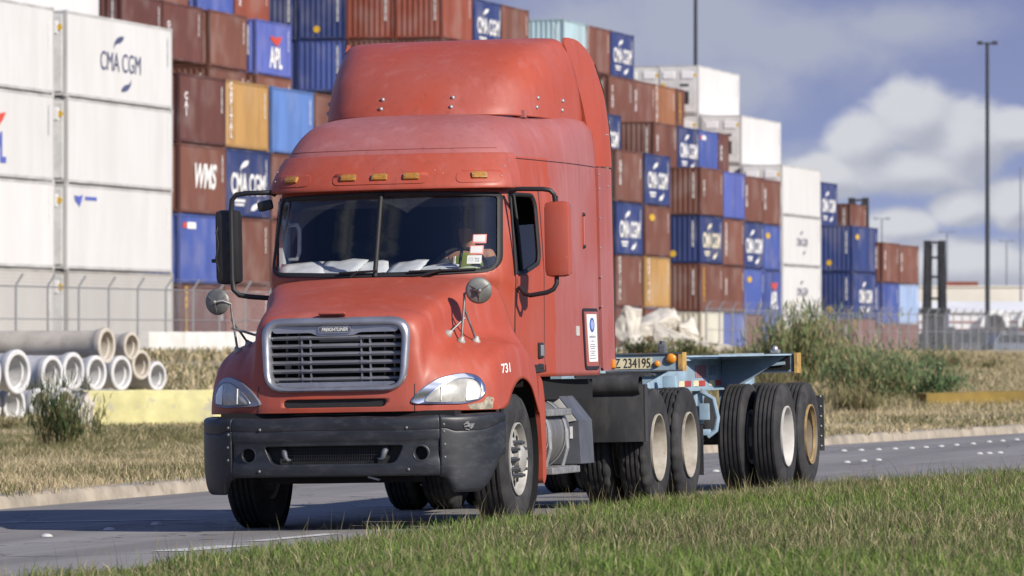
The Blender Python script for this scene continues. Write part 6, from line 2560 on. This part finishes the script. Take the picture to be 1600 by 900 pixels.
# red splash panel behind the steer wheel
for s in (1, -1):
    po = [(.555, .905), (.60, .86), (.66, .55), (.655, .33), (.70, .30), (.775, .36), (.80, .70), (.77, .98), (.70, 1.14), (.58, 1.19)]
    b = MB()
    b.prism(rounded(po, .03, 4), 'x', s * 1.06, s * 1.19)
    b.build('splash_panel', M['red'], truck, smooth=40)
    b = MB()
    b.lathe([(.615, s * -.10), (.63, s * .16)], (s * 1.0, 0.02, .54), 'x', 30, arc=(R(-62), R(62)))
    b.build('wheel_arch_liner', M['dark_void'], truck)
    # fuel tank with straps
    b = MB()
    b.lathe([(0, .88), (.20, .885), (.27, .90), (.295, .93), (.295, 1.78), (.27, 1.81), (0, 1.82)], (s * .86, 0, .70), 'y', 40)
    tk = b.build('fuel_tank', M['tank'], truck, smooth=50)
    b = MB()
    b.lathe([(.300, -.03), (.306, -.028), (.306, .028), (.300, .03)], (0, 0, 0), 'y', 40)
    copies('tank_strap', b, M['steel'], tk, [(s * .86, y, .70) for y in (1.02, 1.62)], 50)
    # steps
    for (z, x0, x1, y0, y1) in ((.875, .93, 1.185, .86, 1.72), (.40, .93, 1.215, .90, 1.86)):
        b = MB()
        b.box((s * (x0 + x1) / 2, (y0 + y1) / 2, z), (x1 - x0, y1 - y0, .055), bev=.008)
        for i in range(9):
            b.box((s * (x0 + x1) / 2, y0 + .05 + i * (y1 - y0 - .1) / 8, z + .029), (x1 - x0 - .04, .03, .008))
        b.build('step', M['step'], truck)
    b = MB()
    b.tube([(s * 1.10, 0, .85), (s * 1.16, 0, .72), (s * 1.165, 0, .58), (s * 1.12, 0, .43)], .018, 8)
    b.bar((s * 1.165, 0, .62), (s * 1.12, 0, .84), .03, .012)
    copies('step_bracket', b, M['steel'], truck, [(0, y, 0) for y in (1.02, 1.62)])
    # tool box behind the tank with slanted pale plate
    b = MB()
    b.prism([(s * .62, 1.13), (s * .93, 1.13), (s * 1.19, .80), (s * 1.205, .44), (s * .62, .44)], 'y', 1.93, 2.42)
    bx2 = b.build('battery_box', M['boxgrey'], truck)
    b = MB()
    b.prism([(s * .80, 1.115), (s * .925, 1.115), (s * 1.175, .80), (s * 1.06, .78)], 'y', 1.915, 1.927)
    b.build('box_edge_plate', M['plate'], bx2)
    b = MB()
    b.box((s * 1.13, 1.922, .70), (.022, .006, .10))
    b.build('box_sticker', M['white_paint'], bx2)
    # front quarter mudguard of the drive axle
    b = MB()
    b.box((s * .92, 4.285, .83), (.64, .02, .50), bev=.005)
    b.box((s * 1.225, 4.33, .83), (.02, .11, .50), bev=.005)
    b.lathe([(.085, -.30), (.085, .27)], (s * .92, 4.30, 1.075), 'x', 24)
    b.box((s * .92, 4.41, 1.155), (.64, .26, .02), bev=.005)
    b.box((s * .92, 4.62, 1.165), (.62, .30, .02), Matrix.Rotation(R(-3), 3, 'X'), bev=.005)
    b.build('quarter_mudguard', M['mudguard'], truck, smooth=30)
    # rear flap of the tractor
    b = MB()
    b.box((s * .90, 6.86, .46), (.58, .014, .46))
    b.build('mud_flap', M['mudguard'], truck)
b = MB()
b.cyl((.0, 3.25, 1.2), (.0, 3.25, 1.9), .06, 12)
b.tube([(.3, 3.2, 1.6), (.35, 3.8, 1.25), (.2, 4.6, 1.3)], .02, 8)
b.tube([(-.3, 3.2, 1.6), (-.30, 3.8, 1.2), (-.1, 4.6, 1.3)], .02, 8)
b.build('air_line', M['seal'], truck, smooth=60)

# ================================================================== container chassis trailer
OFF = (0, -11.5, 0)
tl = TM @ Vector((0, 11.5, 0))
trailer = empty('trailer', tl, (0, ROLL, -TH))
tag(trailer, 'pale blue empty container chassis trailer coupled behind the red truck', 'trailer')
tb = M['trailer']
M['deck'] = mat('bare_grey_blue_plate', (.42, .48, .52), .65, var=.15, scale=6, col2=(.25, .2, .15), amt2=.5, scale2=9)
# main rails with flanges
for s in (-1, 1):
    b = MB(OFF)
    b.box((s * .46, 9.3, 1.14), (.016, 6.9, .27))
    b.box((s * .46, 9.3, 1.285), (.13, 6.9, .02))
    b.box((s * .46, 9.3, .995), (.13, 6.9, .02))
    b.box((s * .46, 5.1, 1.20), (.10, 1.8, .12))
    b.build('main_rail', tb, trailer)
b = MB(OFF)
b.box((0, 5.2, 1.24), (.95, 1.6, .05))
for y in (7.2, 8.6, 10.2, 12.0, 12.6):
    b.box((0, y, 1.13), (.9, .10, .18))
b.build('cross_member', tb, trailer)


def bolster(name, y, z, h, d):
    b = MB(OFF)
    b.box((0, y, z), (2.36, d, h))
    b.box((0, y - .004, z + h / 2 + .006), (2.44, d + .03, .014), mi=1)
    b.box((0, y - .004, z - h / 2 - .006), (2.44, d + .03, .014), mi=1)
    return b.build(name, [tb, M['trailer_dark']], trailer)


fb = bolster('front_bolster', 5.98, 1.27, .145, .14)
for s in (-1, 1):
    b = MB(OFF)
    b.box((s * 1.20, 5.90, 1.27), (.035, .012, .15))
    b.box((s * 1.215, 5.98, 1.27), (.012, .17, .17))
    b.build('bolster_end', M['rusty_yellow'], fb)
    for (x, z, r) in ((1.115, 1.30, .048), (.985, 1.255, .030)):
        b = MB(OFF)
        b.lathe([(0, -.03), (r * .6, -.027), (r * .92, -.016), (r, 0), (r, .012)], (s * x, 5.905, z), 'y', 24)
        b.build('marker_lamp', M['amber'], fb, smooth=60)
    b = MB(OFF)
    b.box((s * 1.02, 5.98, 1.385), (.07, .07, .09), bev=.015)
    b.cyl((s * 1.02, 5.98, 1.38), (s * 1.02, 5.98, 1.46), .026, 8)
    b.build('twist_lock', M['trailer_dark'], fb)
b = MB(OFF)
b.box((.71, 5.905, 1.262), (.46, .006, .10))
b.box((-.5, 5.905, 1.262), (1.2, .006, .10))
b.build('number_band', M['cream_tape'], fb)
text_obj('trailer_number', 'Z 234195', M['lettering_black'], Vector((.762, 5.8995, 1.26)) + Vector(OFF), (R(90), 0, 0), fb, size=.122, extrude=.001, sx=.70)
for s in (-1, 1):
    b = MB(OFF)
    b.prism([(5.5, 1.2), (6.05, 1.2), (6.05, .98), (5.9, .98)], 'x', s * .47, s * .50)
    b.prism([(s * .47, 1.2), (s * 1.1, 1.2), (s * .75, 1.02), (s * .47, .98)], 'y', 5.95, 5.98)
    b.box((s * .66, 6.02, 1.10), (.16, .03, .30))
    b.build('bolster_gusset', tb, trailer)
rb = bolster('rear_bolster', 11.25, 1.235, .17, .16)
for s in (-1, 1):
    b = MB(OFF)
    b.box((s * 1.215, 11.25, 1.235), (.03, .20, .20))
    b.build('bolster_end', M['rusty_yellow'], rb)
    b = MB(OFF)
    b.box((s * .99, 11.155, 1.237), (.34, .012, .135))
    b.build('lock_recess', M['dark_void'], rb)
    b = MB(OFF)
    b.bar((s * .93, 11.14, 1.22), (s * 1.11, 11.14, 1.235), .03, .03)
    b.bar((s * 1.0, 11.14, 1.30), (s * 1.0, 11.14, 1.22), .035, .02)
    b.bar((s * .80, 11.14, 1.15), (s * .93, 11.14, 1.215), .012, .012)
    b.build('lock_handle', tb, rb)
    b = MB(OFF)
    b.box((s * 1.0, 11.22, 1.35), (.09, .09, .04), bev=.012)
    b.ball((s * 1.0, 11.2, 1.375), .035, 10, 6)
    b.build('twist_lock', M['steel'], rb)
    # tapered wing plate between rail and bolster
    b = MB(OFF)
    b.add([(s * .47, 9.1, 1.325), (s * .47, 11.17, 1.325), (s * 1.18, 11.17, 1.325), (s * .60, 9.5, 1.325), (s * .47, 9.1, 1.31), (s * .47, 11.17, 1.31), (s * 1.18, 11.17, 1.31), (s * .60, 9.5, 1.31)],
          [(0, 1, 2, 3), (7, 6, 5, 4), (0, 3, 7, 4), (3, 2, 6, 7), (2, 1, 5, 6), (1, 0, 4, 5)])
    b.add([(s * .475, 11.12, 1.30), (s * 1.12, 11.12, 1.30), (s * .66, 11.12, 1.02), (s * .475, 11.12, .98), (s * .475, 11.14, 1.30), (s * 1.12, 11.14, 1.30), (s * .66, 11.14, 1.02), (s * .475, 11.14, .98)],
          [(3, 2, 1, 0), (4, 5, 6, 7), (0, 1, 5, 4), (1, 2, 6, 5), (2, 3, 7, 6), (3, 0, 4, 7)])
    b.build('wing_plate', tb, trailer)
    b = MB(OFF)
    b.prism([(s * .475, 1.338), (s * .93, 1.338), (s * .90, 1.285), (s * .50, 1.285)], 'y', 10.98, 11.0)
    b.build('deck_plate', M['deck'], trailer)
# rail marks: faded blocks and red-white reflectors
b = MB(OFF)
for k in range(5):
    b.box((.472, 9.93 + k * .11, 1.17), (.004, .07, .12))
b.build('faded_lettering', mat('faded_red_letters', (.30, .14, .16), .7), trailer)
b = MB(OFF)
for k in range(4):
    b.box((.472, 10.58 + k * .09, 1.18), (.004, .055, .10))
b.build('faded_lettering', mat('faded_blue_letters', (.19, .25, .36), .7), trailer)
for y in (9.55, 10.2, 10.95):
    b = MB(OFF)
    b.box((.472, y, 1.055), (.005, .28, .055), mi=0)
    b.box((.472, y - .28, 1.055), (.005, .24, .055), mi=1)
    b.build('reflector_strip', [M['reflector_red'], M['cream_tape']], trailer)
# landing legs, hangers, axles
for s in (-1, 1):
    b = MB(OFF)
    b.box((s * .62, 8.1, .93), (.13, .13, .42), bev=.015)
    b.box((s * .62, 8.1, .66), (.10, .10, .24), bev=.01)
    b.box((s * .62, 8.1, .54), (.24, .20, .03))
    b.tube([(s * .70, 8.05, .86), (s * .78, 8.03, .80), (s * .80, 8.0, .62), (s * .76, 8.0, .56)], .03, 8)
    b.tube([(s * .55, 8.0, .85), (s * .52, 7.98, .62), (s * .58, 7.98, .57)], .025, 8)
    b.box((s * .66, 7.98, .60), (.16, .07, .09), bev=.02)
    b.bar((s * .62, 8.1, 1.0), (s * .48, 8.9, 1.05), .05, .05)
    b.build('landing_leg', tb, trailer, smooth=30)
    b = MB(OFF)
    for y in (10.08, 11.32, 12.5):
        b.prism([(y - .15, 1.0), (y + .15, 1.0), (y + .06, .66), (y - .06, .66)], 'x', s * .43, s * .52)
    for y in (10.72, 11.92):
        b.bar((s * .475, y - .5, .74), (s * .475, y + .5, .74), .09, .06)
        b.box((s * .475, y, .66), (.14, .22, .16))
    b.build('suspension_hanger', tb, trailer)
    b = MB(OFF)
    b.box((s * .91, 12.70, .62), (.56, .012, .56))
    for z in (.45, .55, .65, .75, .85, .95):
        b.ball((s * 1.16, 12.692, z - .06), .009, 6, 4, mi=1)
    b.build('mud_flap', [M['mudguard'], M['plate']], trailer)
b = MB()
b.cyl((-.75, 0, .52), (.75, 0, .52), .075, 14)
copies('axle', b, M['frame_black'], trailer, [(0, y - 11.5, 0) for y in (10.72, 11.92)], 50)
b = MB(OFF)
b.box((0, 8.1, .95), (1.15, .06, .06))
b.build('leg_brace', M['frame_black'], trailer)
b = MB(OFF)
b.tube([(.3, 8.2, .8), (.45, 8.9, .42), (.5, 9.6, .36), (.45, 10.3, .5)], .012, 6)
b.tube([(.3, 7.0, 1.0), (.66, 7.9, 1.02), (.72, 8.0, .95), (.70, 8.05, .86)], .012, 6)
b.build('air_line', M['seal'], trailer, smooth=60)
b = MB(OFF)
b.box((0, 10.2, .74), (1.15, .34, .36), bev=.04)
b.cyl((.30, 10.0, .62), (.30, 10.3, .62), .10, 14)
b.cyl((-.30, 10.0, .62), (-.30, 10.3, .62), .10, 14)
b.build('suspension_beam', M['frame_black'], trailer, smooth=40)
for s in (-1, 1):
    b = MB(OFF)
    b.tube([(s * .50, 9.95, .98), (s * .64, 9.93, .90), (s * .68, 9.92, .72), (s * .66, 9.92, .60), (s * .58, 9.92, .54)], .024, 8)
    b.box((s * .55, 9.93, .78), (.10, .05, .16), bev=.012)
    b.box((s * .55, 9.93, .58), (.12, .07, .06), bev=.012)
    b.tube([(s * .45, 9.95, .96), (s * .44, 9.94, .60)], .03, 8)
    b.build('brake_bracket', tb, trailer, smooth=40)
for y, rm in ((10.72, M['rim_bright']), (11.92, M['rim_yellow'])):
    for s in (1, -1):
        dual(trailer, y, s, rm, False, OFF)

# ================================================================== vegetation
def blades(name, base, h, w, lean, col, yaw=None, curl=0.35, parent=None, tipcol=None, droop=None):
    """one mesh of tapered blades: base N x 3, h / w / lean N, col N x 3"""
    n = len(base)
    base = np.asarray(base, float)
    if yaw is None:
        yaw = rng.uniform(0, 2 * np.pi, n)
    fac = rng.uniform(0, 2 * np.pi, n)
    dx, dy = np.cos(yaw) * lean * h, np.sin(yaw) * lean * h
    wx, wy = np.cos(fac) * w / 2, np.sin(fac) * w / 2
    V = np.zeros((n, 5, 3), np.float32)
    V[:, 0] = base + np.stack([wx, wy, np.zeros(n)], 1)
    V[:, 1] = base - np.stack([wx, wy, np.zeros(n)], 1)
    mid = base + np.stack([dx * curl, dy * curl, h * 0.55], 1)
    V[:, 2] = mid + np.stack([wx, wy, np.zeros(n)], 1) * 0.75
    V[:, 3] = mid - np.stack([wx, wy, np.zeros(n)], 1) * 0.75
    hz = h * np.sqrt(np.clip(1 - 0.45 * np.clip(lean, 0, 1.2) ** 2, 0.12, 1))
    V[:, 4] = base + np.stack([dx, dy, hz], 1)
    me = bpy.data.meshes.new(name)
    me.vertices.add(n * 5)
    me.vertices.foreach_set('co', V.reshape(-1))
    q = np.arange(n)[:, None] * 5
    loops = np.concatenate([q + 0, q + 1, q + 3, q + 2, q + 2, q + 3, q + 4], 1).reshape(-1)
    me.loops.add(n * 7)
    me.loops.foreach_set('vertex_index', loops.astype(np.int32))
    me.polygons.add(n * 2)
    st = (np.arange(n)[:, None] * 7 + np.array([0, 4])).reshape(-1)
    me.polygons.foreach_set('loop_start', st.astype(np.int32))
    me.polygons.foreach_set('loop_total', np.tile([4, 3], n).astype(np.int32))
    at = me.attributes.new('tint', 'FLOAT_COLOR', 'POINT')
    C = np.ones((n, 5, 4), np.float32)
    C[:, :, :3] = col[:, None, :]
    if tipcol is not None:
        C[:, 4, :3] = tipcol
    at.data.foreach_set('color', C.reshape(-1))
    me.update(calc_edges=True)
    me.materials.append(M['leaf'])
    return link_mesh(name, me, parent)


def wave(x, y, s, ph):
    return (np.sin(x * s + ph) * np.cos(y * s * 0.8 + ph * 2.1) + 0.6 * np.sin(x * s * 2.3 + y * s * 1.7 + ph * 3.3) + 0.4 * np.sin(x * s * 4.9 - y * s * 4.1 + ph)) / 2.0


vec = np.vectorize


def lerp_col(a, b, t):
    return np.asarray(a)[None] * (1 - t[:, None]) + np.asarray(b)[None] * t[:, None]


# --- near verge: short green lawn grass with dry stems
n = 400000
t = rng.uniform(-0.15, 0.165, n)
d = rng.uniform(27, 66, n)
x, y = t * d, d
u, v = x * CS - y * SN, x * SN + y * CS
ne = vec(near_edge)(v)
keep = (u > ne + 0.05 + 0.10 * wave(x, y, 1.9, 0.5)) & ~((d > 52) & (rng.random(n) < 0.4))
# grass over the near kerb is thin: leave the concrete showing in two places
thin = (u < ne + 0.32) & (rng.random(n) < 0.45 + 0.5 * (wave(x, y, 1.3, 2.0) > 0.1))
keep &= ~thin
x, y, u, v = x[keep], y[keep], u[keep], v[keep]
z = vec(verge_z)(u, v)
n = len(x)
patchy = np.clip(0.5 + 0.75 * wave(x, y, 0.55, 1.0) + 0.25 * wave(x, y, 2.6, 4.0), 0, 1)
dry = rng.random(n) < (0.055 + 0.16 * patchy * patchy + 0.10 * np.clip((x + 1) / 5, 0, 1) + 0.22 * np.clip(wave(x, y, 0.7, 9.0), 0, 1))
g1 = lerp_col((0.085, 0.152, 0.026), (0.25, 0.34, 0.082), rng.random(n))
g2 = lerp_col((0.30, 0.25, 0.13), (0.50, 0.43, 0.26), rng.random(n))
olive = np.clip(wave(x, y, 0.55, 7.0) * 1.2 + 0.15 + 0.25 * np.clip(x, 0, 1), 0, 1)[:, None]
g1 = g1 * (1 - 0.55 * olive) + np.array([0.135, 0.118, 0.062])[None] * 0.55 * olive
col = np.where(dry[:, None], g2, g1) * (0.6 + 0.7 * rng.random(n))[:, None]
h = rng.uniform(0.035, 0.125, n) * (0.7 + 0.6 * np.clip(wave(x, y, 1.1, 3.0) + .3, 0, 1)) * (1 + 0.15 * dry)
w = rng.uniform(0.004, 0.0105, n)
o = blades('lawn_grass', np.stack([x, y, z - 0.008], 1), h, w, rng.uniform(0.15, 0.95, n), col, curl=0.3)
tag(o, kind='stuff')
# taller seed stems standing out of the lawn
n = 2600
t = rng.uniform(-0.10, 0.11, n)
d = rng.uniform(28, 60, n)
x, y = t * d, d
u, v = x * CS - y * SN, x * SN + y * CS
keep = (u > vec(near_edge)(v) + 0.12)
x, y, u, v = x[keep], y[keep], u[keep], v[keep]
n = len(x)
z = vec(verge_z)(u, v)
col = lerp_col((0.17, 0.15, 0.07), (0.36, 0.30, 0.17), rng.random(n))
o = blades('seed_stems', np.stack([x, y, z], 1), rng.uniform(0.12, 0.30, n), rng.uniform(0.003, 0.006, n), rng.uniform(0.1, 0.6, n), col, curl=0.35)
tag(o, kind='stuff')

# --- far verge: straw coloured rough grass
def far_field(name, n, t0, t1, d0, d1, dens, hgt, dryness, wid=(0.006, 0.013), seed=1):
    tt = rng.uniform(t0, t1, n)
    dd = d0 * (d1 / d0) ** rng.random(n)
    x, y = tt * dd, dd
    u, v = x * CS - y * SN, x * SN + y * CS
    fe = vec(far_edge)(v)
    q = fe - u
    keep = (q > 0.17 - 0.20 * np.clip(wave(x, y, 1.6, 2.0) * 3 + 0.4, 0, 1)) & (u > -56) & (rng.random(n) < dens(x, y, q, u))
    x, y, u, v, q = x[keep], y[keep], u[keep], v[keep], q[keep]
    z = np.where(q > 0.14, vec(field_z)(u, v), vec(road_z)(u, v) + 0.12)
    n = len(x)
    m = dryness(x, y, q)
    dry = rng.random(n) < m
    g = lerp_col((0.115, 0.120, 0.045), (0.24, 0.225, 0.10), rng.random(n))
    s = lerp_col((0.42, 0.34, 0.20), (0.68, 0.57, 0.36), rng.random(n))
    col = np.where(dry[:, None], s, g) * (0.8 + 0.4 * rng.random(n))[:, None]
    h = hgt(x, y, q) * rng.uniform(0.55, 1.25, n)
    o = blades(name, np.stack([x, y, z - 0.01], 1), h, rng.uniform(*wid, n) * (1 + q * 0.01), rng.uniform(0.2, 1.15, n), col, curl=0.35)
    return tag(o, kind='stuff')


def dens_l(x, y, q, u):
    bare = (q > 6) & (q < 10) & (wave(x, y, 0.5, 2.2) > -0.25) & (x < -5.2)
    return np.where(bare, 0.10, 1.0) * np.where(q < 0.6, 0.55, 1.0)


far_field('rough_grass', 200000, -0.145, -0.030, 50, 128, dens_l, lambda x, y, q: (0.12 + 0.08 * np.clip(wave(x, y, 0.9, 1.0), -0.6, 1) + 0.10 * np.clip((q - 8) / 5, 0, 1)) * np.where(q > 14.5, 0.45, 1),
          lambda x, y, q: np.clip(0.60 - 0.75 * wave(x, y, 0.8, 5.0) - 0.3 * (q > 9), 0.04, 0.97))
far_field('rough_grass', 60000, -0.032, 0.030, 54, 150, lambda x, y, q, u: np.ones_like(x), lambda x, y, q: 0.14 + 0 * x, lambda x, y, q: 0.6 + 0 * x, (0.008, 0.016))


def dens_r(x, y, q, u):
    track = (q > 2.2) & (q < 5.0)
    return np.where(track, 0.06, 1.0)


far_field('rough_grass', 200000, 0.026, 0.145, 70, 270, dens_r, lambda x, y, q: 0.10 + 0.16 * np.clip((q - 5) / 6, 0, 1) + 0.10 * np.clip(wave(x, y, 0.5, 1.0), 0, 1),
          lambda x, y, q: np.clip(0.62 - 0.6 * wave(x, y, 0.35, 5.0), 0.1, 0.95), (0.010, 0.024))
far_field('distant_grass', 55000, -0.145, 0.145, 128, 290, lambda x, y, q, u: np.ones_like(x), lambda x, y, q: 0.28 + 0 * x,
          lambda x, y, q: np.clip(0.62 - 0.3 * wave(x, y, 0.2, 5.0), 0.2, 0.95), (0.03, 0.06))


def plant(name, label, px, py, d, W, D, H, n_leaf, n_stem, c1, c2, leaf=(0.05, 0.02), stemcol=(0.22, 0.19, 0.10), group=None, dry=0.2, cat='bush', spread=1.0, straw=(0.34, 0.28, 0.15), lean=1.3):
    """bush: many thin stems carrying leaf blades; uneven outline from several clumps"""
    base = P(px, py, d)
    u, v = to_uv(base.x, base.y)
    base.z = field_z(u, v)
    e = empty(name, base)
    tag(e, label, cat, group)
    r = np.random.default_rng(int(px * 3 + d))
    nc = max(3, int(W * 3))
    cx = r.uniform(-0.5, 0.5, nc) * W
    cy = r.uniform(-0.5, 0.5, nc) * D
    chh = H * (0.45 + 0.55 * (1 - (2 * np.abs(cx) / W) ** 2)) * r.uniform(0.75, 1.1, nc)
    cw = r.uniform(0.22, 0.42, nc) * min(W, 1.6) * spread
    k = r.integers(0, nc, n_stem)
    top = np.stack([cx[k] + r.normal(0, 1, n_stem) * cw[k] * 0.8, cy[k] + r.normal(0, 1, n_stem) * cw[k] * 0.7, chh[k] * r.uniform(0.5, 1.05, n_stem)], 1)
    root = np.stack([cx[k] * 0.75 + r.normal(0, .06, n_stem), cy[k] * 0.75 + r.normal(0, .06, n_stem), np.zeros(n_stem)], 1)
    dxy = top[:, :2] - root[:, :2]
    ln = np.linalg.norm(dxy, axis=1)
    col = lerp_col(stemcol, straw, r.random(n_stem) * 0.8)
    s = blades('stems', root, top[:, 2], np.full(n_stem, 0.012 + 0.004 * H), ln / np.maximum(top[:, 2], 0.05), col, yaw=np.arctan2(dxy[:, 1], dxy[:, 0]), parent=e)
    # leaves along the stems
    j = r.integers(0, n_stem, n_leaf)
    f = r.uniform(0.18, 1.0, n_leaf) ** 0.8
    p = root[j] * (1 - f[:, None]) + top[j] * f[:, None] + r.normal(0, 0.05, (n_leaf, 3)) * np.array([1, 1, .7]) * (0.6 + H * 0.5)
    p[:, 2] = np.maximum(p[:, 2], 0.02)
    isdry = r.random(n_leaf) < dry
    col = np.where(isdry[:, None], lerp_col(straw, (0.42, 0.36, 0.2), r.random(n_leaf)), lerp_col(c1, c2, r.random(n_leaf)) * np.array([0.92, 1.08, 0.98])[None]) * r.uniform(0.75, 1.2, n_leaf)[:, None]
    blades('foliage', p, r.uniform(0.5, 1.3, n_leaf) * leaf[0], r.uniform(0.6, 1.3, n_leaf) * leaf[1], r.uniform(0.1, lean, n_leaf), col, parent=e)
    return e


# weeds by the pipes and along the yellow barrier
DG1, DG2 = (0.035, 0.055, 0.018), (0.095, 0.125, 0.045)
plant('weed_clump', 'tall dark green weeds at the end of the yellow barrier', 88, 700, 88, 1.0, 0.5, 1.25, 1000, 130, DG1, DG2, (0.20, 0.016), dry=0.15, cat='weeds', spread=.8, lean=.7, group='weeds by the barrier')
plant('weed_clump', 'leaning green weed stems before the broken barrier end', 132, 690, 92, 0.7, 0.4, 1.15, 420, 46, DG1, DG2, (0.20, 0.015), dry=0.3, cat='weeds', spread=.7, lean=.7, group='weeds by the barrier')
plant('weed_clump', 'low tangled grey-green weeds along the yellow barrier foot, left half', 215, 690, 95, 1.6, 0.8, 0.26, 1300, 160, (0.08, 0.085, 0.035), (0.16, 0.15, 0.07), (0.09, 0.014), dry=0.4, cat='weeds', group='weeds by the barrier')
plant('weed_clump', 'low tangled grey-green weeds along the yellow barrier foot, beside the bumper', 300, 690, 97, 1.6, 0.8, 0.24, 1300, 160, (0.08, 0.085, 0.035), (0.16, 0.15, 0.07), (0.09, 0.014), dry=0.45, cat='weeds', group='weeds by the barrier')
plant('weed_clump', 'dry weeds in front of the pipes at the left photo edge', 20, 660, 104, 1.6, 0.6, 0.35, 900, 120, (0.10, 0.09, 0.04), (0.2, 0.17, 0.08), (0.09, 0.014), dry=0.5, cat='weeds', group='weeds by the barrier')
# bushes right of the trailer
BG = 'bushes behind the trailer'
plant('bush', 'large bush with straw coloured top above the rear bolster', 1262, 636, 128, 2.7, 1.8, 2.15, 9000, 700, (0.14, 0.165, 0.07), (0.31, 0.33, 0.165), (0.20, 0.030), dry=0.4, lean=.8, group=BG)
plant('bush', 'dark green bush right of the large one, at the ochre barrier end', 1395, 640, 124, 2.0, 1.4, 1.3, 5500, 320, (0.085, 0.13, 0.065), (0.20, 0.255, 0.13), (0.12, 0.032), dry=0.14, group=BG)
plant('bush', 'grey-green bush between the large bush and the dark bush', 1330, 640, 121, 1.9, 1.2, 1.4, 5500, 360, (0.12, 0.155, 0.07), (0.26, 0.30, 0.155), (0.13, 0.024), dry=0.3, group=BG)
plant('bush', 'tall straw grass tuft behind the last trailer wheels', 1225, 645, 112, 1.1, 0.8, 1.0, 1400, 260, (0.15, 0.14, 0.06), (0.26, 0.23, 0.11), (0.2, 0.014), dry=0.65, group=BG)
plant('bush', 'tall straw grass tuft before the grey-green bush', 1305, 648, 110, 1.4, 0.8, 0.85, 1500, 300, (0.15, 0.14, 0.06), (0.26, 0.23, 0.11), (0.2, 0.014), dry=0.6, group=BG)
plant('bush', 'low dark scrub at the foot of the rubble, next to the cab', 1000, 566, 200, 1.6, 1.0, 0.75, 900, 100, (0.05, 0.065, 0.03), (0.12, 0.13, 0.06), (0.17, 0.045), dry=0.25, group=BG)
plant('bush', 'low green scrub behind the amber lamps of the trailer', 1070, 566, 198, 1.6, 1.0, 0.8, 900, 100, (0.05, 0.07, 0.03), (0.13, 0.15, 0.06), (0.17, 0.045), dry=0.25, group=BG)
plant('bush', 'low pale scrub between the rubble and the large bush', 1150, 566, 190, 2.2, 1.2, 0.65, 1000, 120, (0.07, 0.08, 0.035), (0.16, 0.16, 0.075), (0.17, 0.045), dry=0.4, group=BG)
plant('bush', 'scrub in the gap between rubble and large bush', 1205, 575, 165, 1.6, 1.2, 0.65, 900, 120, (0.06, 0.075, 0.03), (0.14, 0.15, 0.07), (0.16, 0.04), dry=0.35, group=BG)
plant('bush', 'ragged weeds before the fence, right of the dark bush', 1475, 590, 200, 3.5, 1.5, 0.7, 1800, 220, (0.10, 0.10, 0.045), (0.2, 0.18, 0.09), (0.2, 0.03), dry=0.5, group=BG)
